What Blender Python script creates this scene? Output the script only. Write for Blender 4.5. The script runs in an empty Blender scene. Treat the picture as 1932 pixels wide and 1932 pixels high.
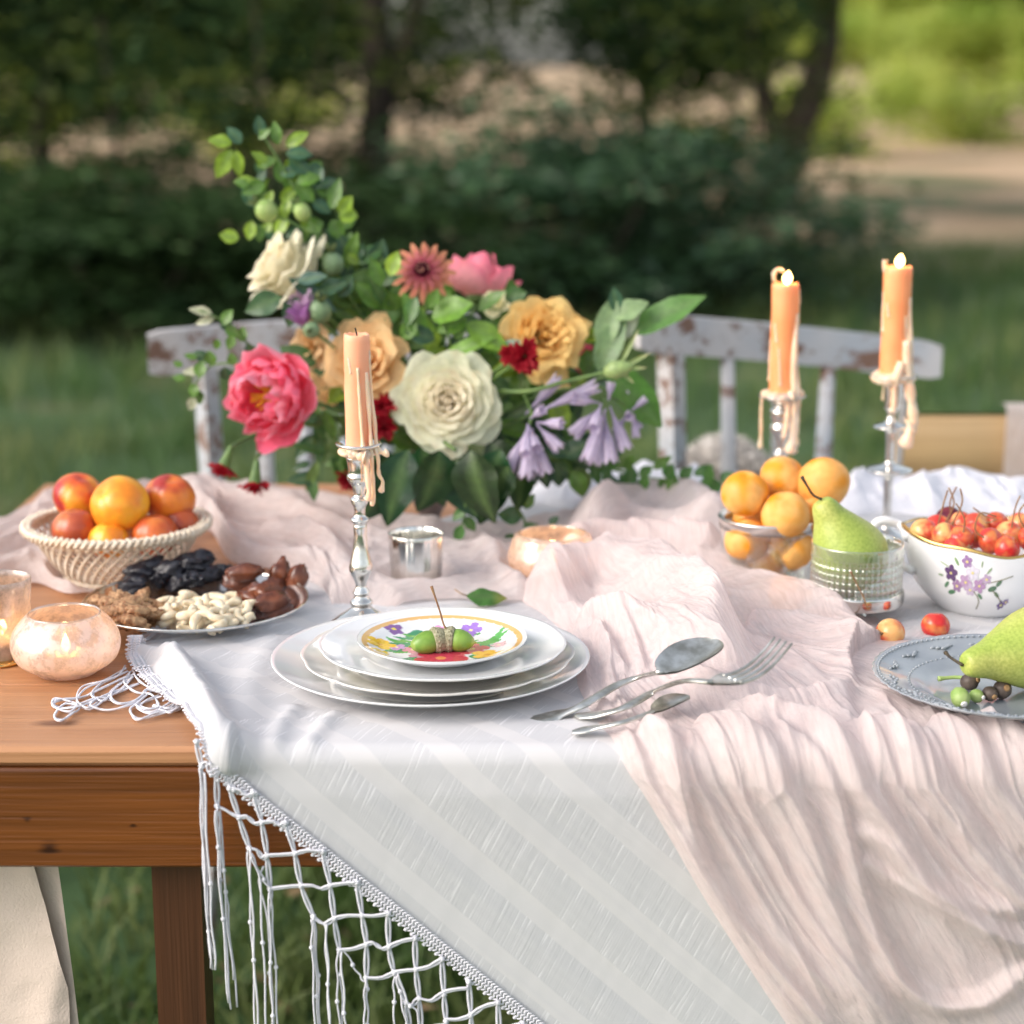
import bpy, math, random
import numpy as np
from mathutils import Vector, Matrix, noise as mn
S = bpy.context.scene
C = S.collection
R = math.radians
random.seed(7)

# ---------------------------------------------------------------- camera
F = 3600.0; CX = 966.0; PITCH = R(13.1); CAMZ = 1.235
ZT = 0.75; YF = 1.318; YB = 2.236            # table top height, front and back edges
cam = bpy.data.objects.new('camera', bpy.data.cameras.new('camera'))
C.objects.link(cam); S.camera = cam
cam.location = (0, 0, CAMZ); cam.rotation_euler = (R(90) - PITCH, 0, 0)
cam.data.sensor_width = 36; cam.data.lens = 36 * F / 1932.0
cam.data.clip_start = 0.05; cam.data.clip_end = 900
cam.data.dof.use_dof = True; cam.data.dof.focus_distance = 1.52
cam.data.dof.aperture_fstop = 4.0
# ---------------------------------------------------------------- sky, sun, exposure
SUN_EL, SUN_AZ = R(32), R(-114)               # azimuth measured from +Y (view direction) towards +X
W = bpy.data.worlds.new('World'); S.world = W; W.use_nodes = True
wn = W.node_tree; sky = wn.nodes.new('ShaderNodeTexSky'); sky.sky_type = 'NISHITA'
sky.sun_disc = False; sky.sun_elevation = SUN_EL; sky.sun_rotation = SUN_AZ
sky.air_density = 1.3; sky.dust_density = 3.0; sky.ozone_density = 1.6
bg = wn.nodes['Background']; hs = wn.nodes.new('ShaderNodeHueSaturation'); hs.inputs['Saturation'].default_value = .38; wn.links.new(sky.outputs[0], hs.inputs['Color']); wn.links.new(hs.outputs[0], bg.inputs[0]); bg.inputs[1].default_value = 0.15
sl = bpy.data.lights.new('sun', 'SUN'); sl.energy = 1.0; sl.angle = R(40); sl.color = (1.0, 0.84, 0.74)
sun = bpy.data.objects.new('sun', sl); C.objects.link(sun)
sd = Vector((math.sin(SUN_AZ) * math.cos(SUN_EL), math.cos(SUN_AZ) * math.cos(SUN_EL), math.sin(SUN_EL)))
sun.rotation_euler = sd.to_track_quat('Z', 'Y').to_euler(); sun.location = (-5, 2, 6)
vs = S.view_settings; vs.view_transform = 'Standard'; vs.look = 'None'; vs.gamma = 1; vs.use_curve_mapping = False
vs.exposure = 0.82

# ---------------------------------------------------------------- pixel to point (camera survey of the photograph)
cp, sp_ = math.cos(PITCH), math.sin(PITCH)
def ray(u, v):
    dx = (u - CX) / F; dy = (CX - v) / F
    return Vector((dx, cp + dy * sp_, -sp_ + dy * cp))
def P(u, v, z=ZT):
    d = ray(u, v); t = (z - CAMZ) / d.z
    return Vector((d.x * t, d.y * t, z))
def PY(u, v, Y):
    d = ray(u, v); t = Y / d.y
    return Vector((d.x * t, Y, CAMZ + d.z * t))
def pxs(p):                                   # metres per pixel at point p
    return (p.y * cp + (CAMZ - p.z) * sp_) / F

# ---------------------------------------------------------------- mesh helpers
ORG = {}
def frame(n, up=None):
    n = Vector(n).normalized()
    a = Vector(up) if up is not None else (Vector((0, 0, 1)) if abs(n.z) < .9 else Vector((0, 1, 0)))
    x = a.cross(n)
    if x.length < 1e-5: x = Vector((1, 0, 0)).cross(n)
    x.normalize(); y = n.cross(x)
    return x, y, n
class MB:
    def __init__(s): s.v = []; s.f = []; s.c = []
    def add(s, p, c=None): s.v.append(tuple(p)); s.c.append(c or (1, 1, 1)); return len(s.v) - 1
    def grid(s, nu, nv, fn, wrap=False):
        b = len(s.v)
        for i in range(nu):
            for j in range(nv):
                r = fn(i / (nu if wrap else nu - 1), j / (nv - 1))
                if len(r) == 2 and not isinstance(r, Vector): s.add(r[0], r[1])
                else: s.add(r)
        for i in range(nu if wrap else nu - 1):
            for j in range(nv - 1):
                i2 = (i + 1) % nu
                s.f.append((b + i * nv + j, b + i2 * nv + j, b + i2 * nv + j + 1, b + i * nv + j + 1))
        return s
    def lathe(s, prof, o=(0, 0, 0), n=32, axis=None, fn=None, col=None, up=None):
        o = Vector(o); x, y, z = frame(axis or (0, 0, 1), up)
        b = len(s.v); m = len(prof)
        for i in range(n):
            a = 2 * math.pi * i / n; ca, sa = math.cos(a), math.sin(a)
            for j, (r, h) in enumerate(prof):
                if fn: r, h = fn(a, r, h, j)
                s.add(o + x * (r * ca) + y * (r * sa) + z * h, col(a, r, h, j) if callable(col) else col)
        for i in range(n):
            k = (i + 1) % n
            for j in range(m - 1):
                s.f.append((b + i * m + j, b + k * m + j, b + k * m + j + 1, b + i * m + j + 1))
        return s
    def tube(s, pts, r, n=8, cap=True, col=None):
        pts = [Vector(p) for p in pts]; m = len(pts)
        if not isinstance(r, (list, tuple)): r = [r] * m
        b = len(s.v); px = None
        for i, p in enumerate(pts):
            t = (pts[min(i + 1, m - 1)] - pts[max(i - 1, 0)])
            if t.length < 1e-9: t = Vector((0, 0, 1))
            t.normalize()
            if px is None: x, y, _ = frame(t)
            else:
                x = px - t * px.dot(t)
                if x.length < 1e-6: x, y, _ = frame(t)
                x.normalize(); y = t.cross(x)
            px = x
            for k in range(n):
                a = 2 * math.pi * k / n
                s.add(p + x * (r[i] * math.cos(a)) + y * (r[i] * math.sin(a)), col)
        for i in range(m - 1):
            for k in range(n):
                q = (k + 1) % n
                s.f.append((b + i * n + k, b + i * n + q, b + (i + 1) * n + q, b + (i + 1) * n + k))
        if cap:
            s.f.append(tuple(b + k for k in reversed(range(n))))
            s.f.append(tuple(b + (m - 1) * n + k for k in range(n)))
        return s
    def ell(s, o, rad, axis=None, nu=20, nv=14, fn=None, col=None, up=None):
        if not isinstance(rad, (tuple, list)): rad = (rad, rad, rad)
        o = Vector(o); x, y, z = frame(axis or (0, 0, 1), up)
        b = len(s.v)
        for i in range(nu):
            a = 2 * math.pi * i / nu
            for j in range(nv):
                t = math.pi * j / (nv - 1)
                d = Vector((math.sin(t) * math.cos(a), math.sin(t) * math.sin(a), math.cos(t)))
                k = fn(d, a, t) if fn else 1.0
                dd = Vector((d.x * rad[0] * k, d.y * rad[1] * k, d.z * rad[2] * k)) if not isinstance(k, Vector) else Vector((k.x * rad[0], k.y * rad[1], k.z * rad[2]))
                s.add(o + x * dd.x + y * dd.y + z * dd.z, col(d) if callable(col) else col)
        for i in range(nu):
            k = (i + 1) % nu
            for j in range(nv - 1):
                s.f.append((b + i * nv + j, b + i * nv + j + 1, b + k * nv + j + 1, b + k * nv + j))
        return s
    def box(s, c, size, ax=None, bev=0.0):
        c = Vector(c); X, Y, Z = ax if ax else (Vector((1, 0, 0)), Vector((0, 1, 0)), Vector((0, 0, 1)))
        hx, hy, hz = size[0] / 2, size[1] / 2, size[2] / 2
        e = min(bev, hx * .9, hy * .9, hz * .9)
        if e <= 0:
            b = len(s.v)
            for sx in (-1, 1):
                for sy in (-1, 1):
                    for sz in (-1, 1): s.add(c + X * hx * sx + Y * hy * sy + Z * hz * sz)
            s.f += [tuple(b + k for k in q) for q in ((0, 1, 3, 2), (4, 6, 7, 5), (0, 4, 5, 1), (2, 3, 7, 6), (0, 2, 6, 4), (1, 5, 7, 3))]
            return s
        rings = [(hx - e, hy - e, -hz), (hx, hy, -hz + e), (hx, hy, hz - e), (hx - e, hy - e, hz)]
        b = len(s.v)
        for (ax_, ay_, az_) in rings:
            for (sx, sy) in ((-1, -1), (1, -1), (1, 1), (-1, 1)):
                for q in ((0,) if False else (0, 1)):
                    px_, py_ = sx * ax_, sy * ay_
                    k = e * .7
                    if (q == 0) == (sx * sy > 0): px_ -= 0; py_ -= sy * k
                    else: px_ -= sx * k
                    s.add(c + X * px_ + Y * py_ + Z * az_)
        n = 8
        for i in range(3):
            for k in range(n):
                q = (k + 1) % n
                s.f.append((b + i * n + k, b + i * n + q, b + (i + 1) * n + q, b + (i + 1) * n + k))
        s.f.append(tuple(b + k for k in reversed(range(n)))); s.f.append(tuple(b + 3 * n + k for k in range(n)))
        return s
    def build(s, name, mat, parent=None, origin=None, smooth=True, uv=None):
        o = ORG.get(parent.name) if parent else Vector(origin or (0, 0, 0))
        if o is None: o = Vector((0, 0, 0))
        me = bpy.data.meshes.new(name)
        a = np.array(s.v, dtype=np.float64) - np.array(tuple(o))
        me.from_pydata(a.tolist(), [], s.f)
        if smooth: me.shade_smooth()
        if any(c != (1, 1, 1) for c in s.c[:4000:3]):
            ca = me.color_attributes.new('Col', 'FLOAT_COLOR', 'POINT')
            arr = np.ones((len(s.v), 4), dtype=np.float32); arr[:, :3] = np.array(s.c)
            ca.data.foreach_set('color', arr.ravel())
        me.materials.append(mat); me.update()
        ob = bpy.data.objects.new(name, me); C.objects.link(ob)
        if parent: ob.parent = parent
        else: ob.location = o
        ORG[ob.name] = o
        return ob
def npmesh(name, V, Fq, mat, parent=None, col=None, uv=None, smooth=True, origin=None):
    o = ORG.get(parent.name) if parent else Vector(origin or (0, 0, 0))
    V = np.asarray(V, dtype=np.float32) - np.array(tuple(o), dtype=np.float32); Fq = np.asarray(Fq, dtype=np.int32)
    me = bpy.data.meshes.new(name); k = Fq.shape[1]
    me.vertices.add(len(V)); me.vertices.foreach_set('co', V.ravel())
    me.loops.add(Fq.size); me.loops.foreach_set('vertex_index', Fq.ravel())
    me.polygons.add(len(Fq)); me.polygons.foreach_set('loop_start', np.arange(0, Fq.size, k, dtype=np.int32))
    me.update(calc_edges=True)
    if smooth: me.shade_smooth()
    if uv is not None:
        l = me.uv_layers.new(name='UVMap'); l.data.foreach_set('uv', np.asarray(uv, dtype=np.float32)[Fq.ravel()].ravel())
    if col is not None:
        ca = me.color_attributes.new('Col', 'FLOAT_COLOR', 'POINT')
        arr = np.ones((len(V), 4), dtype=np.float32); arr[:, :3] = col; ca.data.foreach_set('color', arr.ravel())
    me.materials.append(mat); me.validate()
    ob = bpy.data.objects.new(name, me); C.objects.link(ob)
    if parent: ob.parent = parent
    else: ob.location = o
    ORG[ob.name] = o
    return ob
def gridfaces(nu, nv):
    i, j = np.meshgrid(np.arange(nu - 1), np.arange(nv - 1), indexing='ij'); a = (i * nv + j).ravel()
    return np.stack([a, a + nv, a + nv + 1, a + 1], 1)
def tag(o, label=None, cat=None, group=None, kind=None):
    if label: o['label'] = label
    if cat: o['category'] = cat
    if group: o['group'] = group
    if kind: o['kind'] = kind
    return o
def thing(name, loc, label, cat, group=None):
    o = bpy.data.objects.new(name, None); o.empty_display_size = .01; C.objects.link(o); o.location = loc
    ORG[o.name] = Vector(loc)
    return tag(o, label, cat, group)
def copy_tree(o, loc=None, parent=None, rotz=0, scale=1):
    c = o.copy(); C.objects.link(c); c.parent = parent; ORG[c.name] = ORG.get(o.name, Vector())
    if loc is not None: c.location = loc; c.rotation_euler = (0, 0, rotz); c.scale = (scale,) * 3; ORG[c.name] = Vector(loc)
    for ch in list(o.children): copy_tree(ch, None, c)
    return c
def spline(pts, n):
    pts = [Vector(p) for p in pts]; m = len(pts)
    out = []
    for k in range(n):
        t = k / (n - 1) * (m - 1); i = min(int(t), m - 2); f = t - i
        p0 = pts[max(i - 1, 0)]; p1 = pts[i]; p2 = pts[i + 1]; p3 = pts[min(i + 2, m - 1)]
        out.append(.5 * ((2 * p1) + (p2 - p0) * f + (2 * p0 - 5 * p1 + 4 * p2 - p3) * f * f + (3 * p1 - p0 - 3 * p2 + p3) * f ** 3))
    return out
def interp(t, ts, vs_):
    return float(np.interp(t, ts, vs_))
# vectorised value noise
def vn(x, y, seed=0):
    xi = np.floor(x).astype(np.int64); yi = np.floor(y).astype(np.int64); fx = x - xi; fy = y - yi
    def h(a, b):
        n = (a * 374761393 + b * 668265263 + seed * 974711) & 0xffffffff
        n = ((n ^ (n >> 13)) * 1274126177) & 0xffffffff
        return ((n ^ (n >> 16)) & 0xffff) / 65535.0
    u = fx * fx * (3 - 2 * fx); v = fy * fy * (3 - 2 * fy)
    return (h(xi, yi) * (1 - u) + h(xi + 1, yi) * u) * (1 - v) + (h(xi, yi + 1) * (1 - u) + h(xi + 1, yi + 1) * u) * v
def fbm(x, y, seed=0, o=4):
    r = 0; a = .5
    for k in range(o): r = r + a * vn(x * 2 ** k, y * 2 ** k, seed + k * 17); a *= .5
    return r
def ridged(x, y, seed=0):
    return 1 - np.abs(2 * vn(x, y, seed) - 1)

# ---------------------------------------------------------------- materials
def newmat(name):
    m = bpy.data.materials.new(name); m.use_nodes = True
    nt = m.node_tree; return m, nt, nt.nodes['Principled BSDF']
def nd(nt, t, **k):
    n = nt.nodes.new(t)
    for a, b in k.items():
        if a.startswith('i_'): n.inputs[a[2:].replace('_', ' ')].default_value = b
        else: setattr(n, a, b)
    return n
def ramp(nt, fac, stops):
    r = nt.nodes.new('ShaderNodeValToRGB'); e = r.color_ramp.elements
    while len(e) < len(stops): e.new(.5)
    for el, (p, c) in zip(e, stops): el.position = p; el.color = (*c, 1)
    nt.links.new(fac, r.inputs[0]); return r.outputs[0]
def mat(name, c1, c2=None, scale=30, rough=.5, metal=0, bump=0, bscale=None, spec=.5, vcol=False, trans=0, stretch=(1, 1, 1), sss=0, sheen=0, contrast=(.35, .65), translucent=0, coat=0, detail=4, ior=None, sssr=(1, .5, .3), uvco=False):
    m, nt, b = newmat(name); L = nt.links
    tc = nd(nt, 'ShaderNodeTexCoord'); mp = nd(nt, 'ShaderNodeMapping'); mp.inputs['Scale'].default_value = stretch
    L.new(tc.outputs['UV' if uvco else 'Object'], mp.inputs[0])
    nz = nd(nt, 'ShaderNodeTexNoise'); nz.inputs['Scale'].default_value = scale; nz.inputs['Detail'].default_value = detail
    L.new(mp.outputs[0], nz.inputs['Vector'])
    col = None
    if c2 is not None: col = ramp(nt, nz.outputs['Fac'], [(contrast[0], c1), (contrast[1], c2)])
    if vcol:
        at = nd(nt, 'ShaderNodeVertexColor', layer_name='Col')
        if col is not None:
            mx = nd(nt, 'ShaderNodeMix', data_type='RGBA', blend_type='MULTIPLY'); mx.inputs[0].default_value = 1
            L.new(at.outputs[0], mx.inputs[6]); L.new(col, mx.inputs[7]); col = mx.outputs[2]
        else: col = at.outputs[0]
    if col is not None: L.new(col, b.inputs['Base Color'])
    else: b.inputs['Base Color'].default_value = (*c1, 1)
    b.inputs['Roughness'].default_value = rough; b.inputs['Metallic'].default_value = metal
    b.inputs['Specular IOR Level'].default_value = spec
    b.inputs['Transmission Weight'].default_value = trans
    if ior: b.inputs['IOR'].default_value = ior
    if coat: b.inputs['Coat Weight'].default_value = coat; b.inputs['Coat Roughness'].default_value = .08
    if sss:
        b.inputs['Subsurface Weight'].default_value = sss; b.inputs['Subsurface Scale'].default_value = .01
        b.inputs['Subsurface Radius'].default_value = sssr
    if sheen: b.inputs['Sheen Weight'].default_value = sheen
    if bump:
        n2 = nd(nt, 'ShaderNodeTexNoise'); n2.inputs['Scale'].default_value = bscale or scale * 3; n2.inputs['Detail'].default_value = 5
        L.new(mp.outputs[0], n2.inputs['Vector'])
        bp = nd(nt, 'ShaderNodeBump'); bp.inputs['Strength'].default_value = 1; bp.inputs['Distance'].default_value = bump
        L.new(n2.outputs['Fac'], bp.inputs['Height']); L.new(bp.outputs[0], b.inputs['Normal'])
    if translucent:
        t = nd(nt, 'ShaderNodeBsdfTranslucent'); ms = nd(nt, 'ShaderNodeMixShader'); ms.inputs[0].default_value = translucent
        if col is not None: L.new(col, t.inputs[0])
        else: t.inputs[0].default_value = (*c1, 1)
        out = nt.nodes['Material Output']
        L.new(b.outputs[0], ms.inputs[1]); L.new(t.outputs[0], ms.inputs[2]); L.new(ms.outputs[0], out.inputs[0])
    return m
def emis(name, col, st):
    m, nt, b = newmat(name)
    b.inputs['Base Color'].default_value = (0, 0, 0, 1); b.inputs['Emission Color'].default_value = (*col, 1); b.inputs['Emission Strength'].default_value = st
    return m

def wood(name, dark, light, sc=1.0, axis=0, rough=.38, knots=()):
    m, nt, b = newmat(name); L = nt.links
    tc = nd(nt, 'ShaderNodeTexCoord'); mp = nd(nt, 'ShaderNodeMapping')
    st = [62 * sc, 62 * sc, 62 * sc]; st[axis] = 3.2 * sc; mp.inputs['Scale'].default_value = st
    L.new(tc.outputs['Object'], mp.inputs[0])
    n1 = nd(nt, 'ShaderNodeTexNoise', i_Scale=1.0, i_Detail=6.0, i_Distortion=.6); L.new(mp.outputs[0], n1.inputs['Vector'])
    mp2 = nd(nt, 'ShaderNodeMapping'); st2 = [420 * sc] * 3; st2[axis] = 9 * sc; mp2.inputs['Scale'].default_value = st2
    L.new(tc.outputs['Object'], mp2.inputs[0])
    n2 = nd(nt, 'ShaderNodeTexNoise', i_Scale=1.0, i_Detail=3.0); L.new(mp2.outputs[0], n2.inputs['Vector'])
    ad = nd(nt, 'ShaderNodeMath', operation='MULTIPLY_ADD'); L.new(n2.outputs['Fac'], ad.inputs[0]); ad.inputs[1].default_value = .55
    L.new(n1.outputs['Fac'], ad.inputs[2])
    c = ramp(nt, ad.outputs[0], [(.45, dark), (.62, tuple((a + q) / 2 for a, q in zip(dark, light))), (.95, light)])
    # a few knots
    vo = nd(nt, 'ShaderNodeTexVoronoi', i_Scale=1.0); mp3 = nd(nt, 'ShaderNodeMapping'); st3 = [13.0] * 3; st3[axis] = 6.0
    mp3.inputs['Scale'].default_value = st3; L.new(tc.outputs['Object'], mp3.inputs[0]); L.new(mp3.outputs[0], vo.inputs['Vector'])
    k = ramp(nt, vo.outputs['Distance'], [(.05, (.25, .16, .1)), (.13, (1, 1, 1))])
    mx = nd(nt, 'ShaderNodeMix', data_type='RGBA', blend_type='MULTIPLY'); mx.inputs[0].default_value = .8
    L.new(c, mx.inputs[6]); L.new(k, mx.inputs[7]); L.new(mx.outputs[2], b.inputs['Base Color'])
    last = mx.outputs[2]
    for (kx, ky, kz_, kr) in knots:
        sb = nd(nt, 'ShaderNodeVectorMath', operation='SUBTRACT'); L.new(tc.outputs['Object'], sb.inputs[0]); sb.inputs[1].default_value = (kx, ky, kz_)
        ml = nd(nt, 'ShaderNodeVectorMath', operation='MULTIPLY'); L.new(sb.outputs[0], ml.inputs[0]); ml.inputs[1].default_value = (.62, .0, 1)
        ln = nd(nt, 'ShaderNodeVectorMath', operation='LENGTH'); L.new(ml.outputs[0], ln.inputs[0])
        dv = nd(nt, 'ShaderNodeMath', operation='MULTIPLY_ADD'); L.new(ln.outputs['Value'], dv.inputs[0]); dv.inputs[1].default_value = 1 / kr; L.new(n2.outputs['Fac'], dv.inputs[2])
        kk = ramp(nt, dv.outputs[0], [(.0, (.10, .06, .04)), (.62, (.2, .13, .1)), (.95, (.9, .85, .8))])
        m3 = nd(nt, 'ShaderNodeMix', data_type='RGBA', blend_type='MULTIPLY'); m3.inputs[0].default_value = 1; L.new(last, m3.inputs[6]); L.new(kk, m3.inputs[7]); last = m3.outputs[2]
    L.new(last, b.inputs['Base Color'])
    b.inputs['Roughness'].default_value = rough
    bp = nd(nt, 'ShaderNodeBump'); bp.inputs['Distance'].default_value = .0008; L.new(n2.outputs['Fac'], bp.inputs['Height']); L.new(bp.outputs[0], b.inputs['Normal'])
    return m

M = {}
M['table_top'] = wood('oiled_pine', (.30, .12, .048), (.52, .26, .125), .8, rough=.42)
M['table_dark'] = wood('shaded_pine', (.060, .020, .005), (.27, .098, .020), .8, rough=.36, knots=((-.713, 0, .672, .013), (-.728, 0, .694, .006), (-.650, 0, .690, .005)))  # apron pine, its colour darkened to stand for shade under the top's overhang
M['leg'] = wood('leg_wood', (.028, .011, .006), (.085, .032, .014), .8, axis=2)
M['pale_wood'] = wood('pale_wood', (.42, .26, .12), (.62, .43, .22), .6)
M['porcelain'] = mat('porcelain', (.80, .81, .82), rough=.10, coat=.4)
M['cream_porcelain'] = mat('cream_porcelain', (.80, .78, .74), rough=.12, coat=.4)
M['decal'] = mat('painted_porcelain', (1, 1, 1), vcol=True, rough=.12, coat=.4)
M['grey_glaze'] = mat('grey_glaze', (.27, .30, .34), (.36, .39, .42), scale=25, rough=.14, coat=.5)
M['silver'] = mat('silver', (.66, .64, .60), (.88, .88, .85), scale=60, rough=.14, metal=1)
M['old_silver'] = mat('tarnished_silver', (.42, .41, .36), (.78, .78, .74), scale=70, rough=.36, metal=1, bump=.0003, bscale=400)
M['gold'] = mat('gold_line', (.75, .50, .18), rough=.25, metal=1)
def gauze(name, c1, c2, alpha, tr=.45):
    m, nt, b = newmat(name); L = nt.links; out = nt.nodes['Material Output']
    tc = nd(nt, 'ShaderNodeTexCoord')
    nz = nd(nt, 'ShaderNodeTexNoise', i_Scale=45.0, i_Detail=5.0); L.new(tc.outputs['Object'], nz.inputs['Vector'])
    col = ramp(nt, nz.outputs['Fac'], [(.35, c1), (.7, c2)])
    L.new(col, b.inputs['Base Color']); b.inputs['Roughness'].default_value = .85; b.inputs['Specular IOR Level'].default_value = .15
    b.inputs['Sheen Weight'].default_value = .25; b.inputs['Sheen Roughness'].default_value = .5
    # crinkle along the streamlines (UV u across, v along)
    mp = nd(nt, 'ShaderNodeMapping'); mp.inputs['Scale'].default_value = (95, 40, 1); L.new(tc.outputs['UV'], mp.inputs[0])
    n2 = nd(nt, 'ShaderNodeTexNoise', i_Scale=1.0, i_Detail=4.0, i_Distortion=.8); L.new(mp.outputs[0], n2.inputs['Vector'])
    n3 = nd(nt, 'ShaderNodeTexNoise', i_Scale=700.0, i_Detail=2.0); L.new(tc.outputs['Object'], n3.inputs['Vector'])
    b0_ = nd(nt, 'ShaderNodeBump', i_Distance=.0006, i_Strength=.9); n5 = nd(nt, 'ShaderNodeTexNoise', i_Scale=130.0, i_Detail=4.0, i_Distortion=1.2); L.new(tc.outputs['Object'], n5.inputs['Vector']); L.new(n5.outputs['Fac'], b0_.inputs['Height'])
    b1 = nd(nt, 'ShaderNodeBump', i_Distance=.0012, i_Strength=.8); L.new(n2.outputs['Fac'], b1.inputs['Height']); L.new(b0_.outputs[0], b1.inputs['Normal'])
    b2 = nd(nt, 'ShaderNodeBump', i_Distance=.0005, i_Strength=.7); L.new(n3.outputs['Fac'], b2.inputs['Height']); L.new(b1.outputs[0], b2.inputs['Normal'])
    L.new(b2.outputs[0], b.inputs['Normal'])
    t = nd(nt, 'ShaderNodeBsdfTranslucent'); L.new(col, t.inputs[0]); L.new(b2.outputs[0], t.inputs['Normal'])
    m1 = nd(nt, 'ShaderNodeMixShader'); m1.inputs[0].default_value = tr; L.new(b.outputs[0], m1.inputs[1]); L.new(t.outputs[0], m1.inputs[2])
    tp = nd(nt, 'ShaderNodeBsdfTransparent'); m2 = nd(nt, 'ShaderNodeMixShader')
    am = nd(nt, 'ShaderNodeMapRange', i_To_Min=alpha - .09, i_To_Max=alpha + .09); am.inputs['From Min'].default_value = .3; am.inputs['From Max'].default_value = .7
    L.new(n2.outputs['Fac'], am.inputs['Value']); L.new(am.outputs[0], m2.inputs[0])
    L.new(m1.outputs[0], m2.inputs[1]); L.new(tp.outputs[0], m2.inputs[2]); L.new(m2.outputs[0], out.inputs[0])
    return m
M['gauze'] = gauze('pink_gauze', (.90, .765, .745), (.93, .83, .815), .20)
M['gauze_pale'] = gauze('pale_gauze', (.80, .70, .68), (.84, .77, .76), .12)
def white_cloth():
    m, nt, b = newmat('white_cloth'); L = nt.links; out = nt.nodes['Material Output']
    uv = nd(nt, 'ShaderNodeUVMap'); se = nd(nt, 'ShaderNodeSeparateXYZ'); L.new(uv.outputs[0], se.inputs[0])
    def lin(a, c):
        m1 = nd(nt, 'ShaderNodeMath', operation='MULTIPLY'); L.new(se.outputs[0], m1.inputs[0]); m1.inputs[1].default_value = a
        m2 = nd(nt, 'ShaderNodeMath', operation='MULTIPLY_ADD'); L.new(se.outputs[1], m2.inputs[0]); m2.inputs[1].default_value = c; L.new(m1.outputs[0], m2.inputs[2])
        return m2.outputs[0]
    an = R(42.6); p = lin(math.sin(an), -math.cos(an)); w = lin(.90, .44); q = lin(-.44, .90)
    # bands every 44 mm
    f = nd(nt, 'ShaderNodeMath', operation='MULTIPLY_ADD'); L.new(p, f.inputs[0]); f.inputs[1].default_value = 1 / .0455; f.inputs[2].default_value = 20.05
    fr = nd(nt, 'ShaderNodeMath', operation='FRACT'); L.new(f.outputs[0], fr.inputs[0])
    band = ramp(nt, fr.outputs[0], [(.0, (0, 0, 0)), (.03, (1, 1, 1)), (.34, (1, 1, 1)), (.37, (0, 0, 0))])
    cb = nd(nt, 'ShaderNodeCombineXYZ'); 
    s1 = nd(nt, 'ShaderNodeMath', operation='MULTIPLY'); L.new(w, s1.inputs[0]); s1.inputs[1].default_value = 560
    s2 = nd(nt, 'ShaderNodeMath', operation='MULTIPLY'); L.new(q, s2.inputs[0]); s2.inputs[1].default_value = 20
    L.new(s1.outputs[0], cb.inputs[0]); L.new(s2.outputs[0], cb.inputs[1])
    nz = nd(nt, 'ShaderNodeTexNoise', i_Scale=1.0, i_Detail=1.0); L.new(cb.outputs[0], nz.inputs['Vector'])
    lines = ramp(nt, nz.outputs['Fac'], [(.62, (0, 0, 0)), (.69, (1, 1, 1))])
    iv = nd(nt, 'ShaderNodeMath', operation='SUBTRACT'); iv.inputs[0].default_value = 1; L.new(band, iv.inputs[1])
    ml = nd(nt, 'ShaderNodeMath', operation='MULTIPLY'); L.new(lines, ml.inputs[0]); L.new(iv.outputs[0], ml.inputs[1])
    mx = nd(nt, 'ShaderNodeMix', data_type='RGBA'); L.new(band, mx.inputs[0]); mx.inputs[6].default_value = (.70, .705, .73, 1); mx.inputs[7].default_value = (.77, .765, .78, 1)
    my = nd(nt, 'ShaderNodeMix', data_type='RGBA'); L.new(ml.outputs[0], my.inputs[0]); L.new(mx.outputs[2], my.inputs[6]); my.inputs[7].default_value = (.88, .88, .91, 1)
    L.new(my.outputs[2], b.inputs['Base Color']); b.inputs['Roughness'].default_value = .9; b.inputs['Specular IOR Level'].default_value = .12
    ad = nd(nt, 'ShaderNodeMath', operation='MULTIPLY'); L.new(nz.outputs['Fac'], ad.inputs[0]); L.new(iv.outputs[0], ad.inputs[1])
    a2 = nd(nt, 'ShaderNodeMath', operation='MULTIPLY_ADD'); L.new(band, a2.inputs[0]); a2.inputs[1].default_value = .35; L.new(ad.outputs[0], a2.inputs[2])
    b1 = nd(nt, 'ShaderNodeBump', i_Distance=.00035, i_Strength=.8); L.new(a2.outputs[0], b1.inputs['Height']); L.new(b1.outputs[0], b.inputs['Normal'])
    t = nd(nt, 'ShaderNodeBsdfTranslucent'); L.new(my.outputs[2], t.inputs[0]); m1 = nd(nt, 'ShaderNodeMixShader'); m1.inputs[0].default_value = .22
    L.new(b.outputs[0], m1.inputs[1]); L.new(t.outputs[0], m1.inputs[2]); L.new(m1.outputs[0], out.inputs[0])
    return m
M['white_cloth'] = white_cloth()
M['lace'] = mat('white_lace', (.70, .70, .76), (.78, .78, .83), scale=200, rough=.85, bump=.0004, bscale=1600)
M['beige_cloth'] = mat('beige_canvas', (.66, .54, .46), (.72, .60, .52), scale=8, rough=.9, bump=.0006, bscale=500)
M['dry'] = mat('dry_leaves', (.12, .06, .03), (.32, .22, .12), scale=9, rough=.8)
M['fur'] = mat('fur', (.72, .68, .64), rough=.9)
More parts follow.
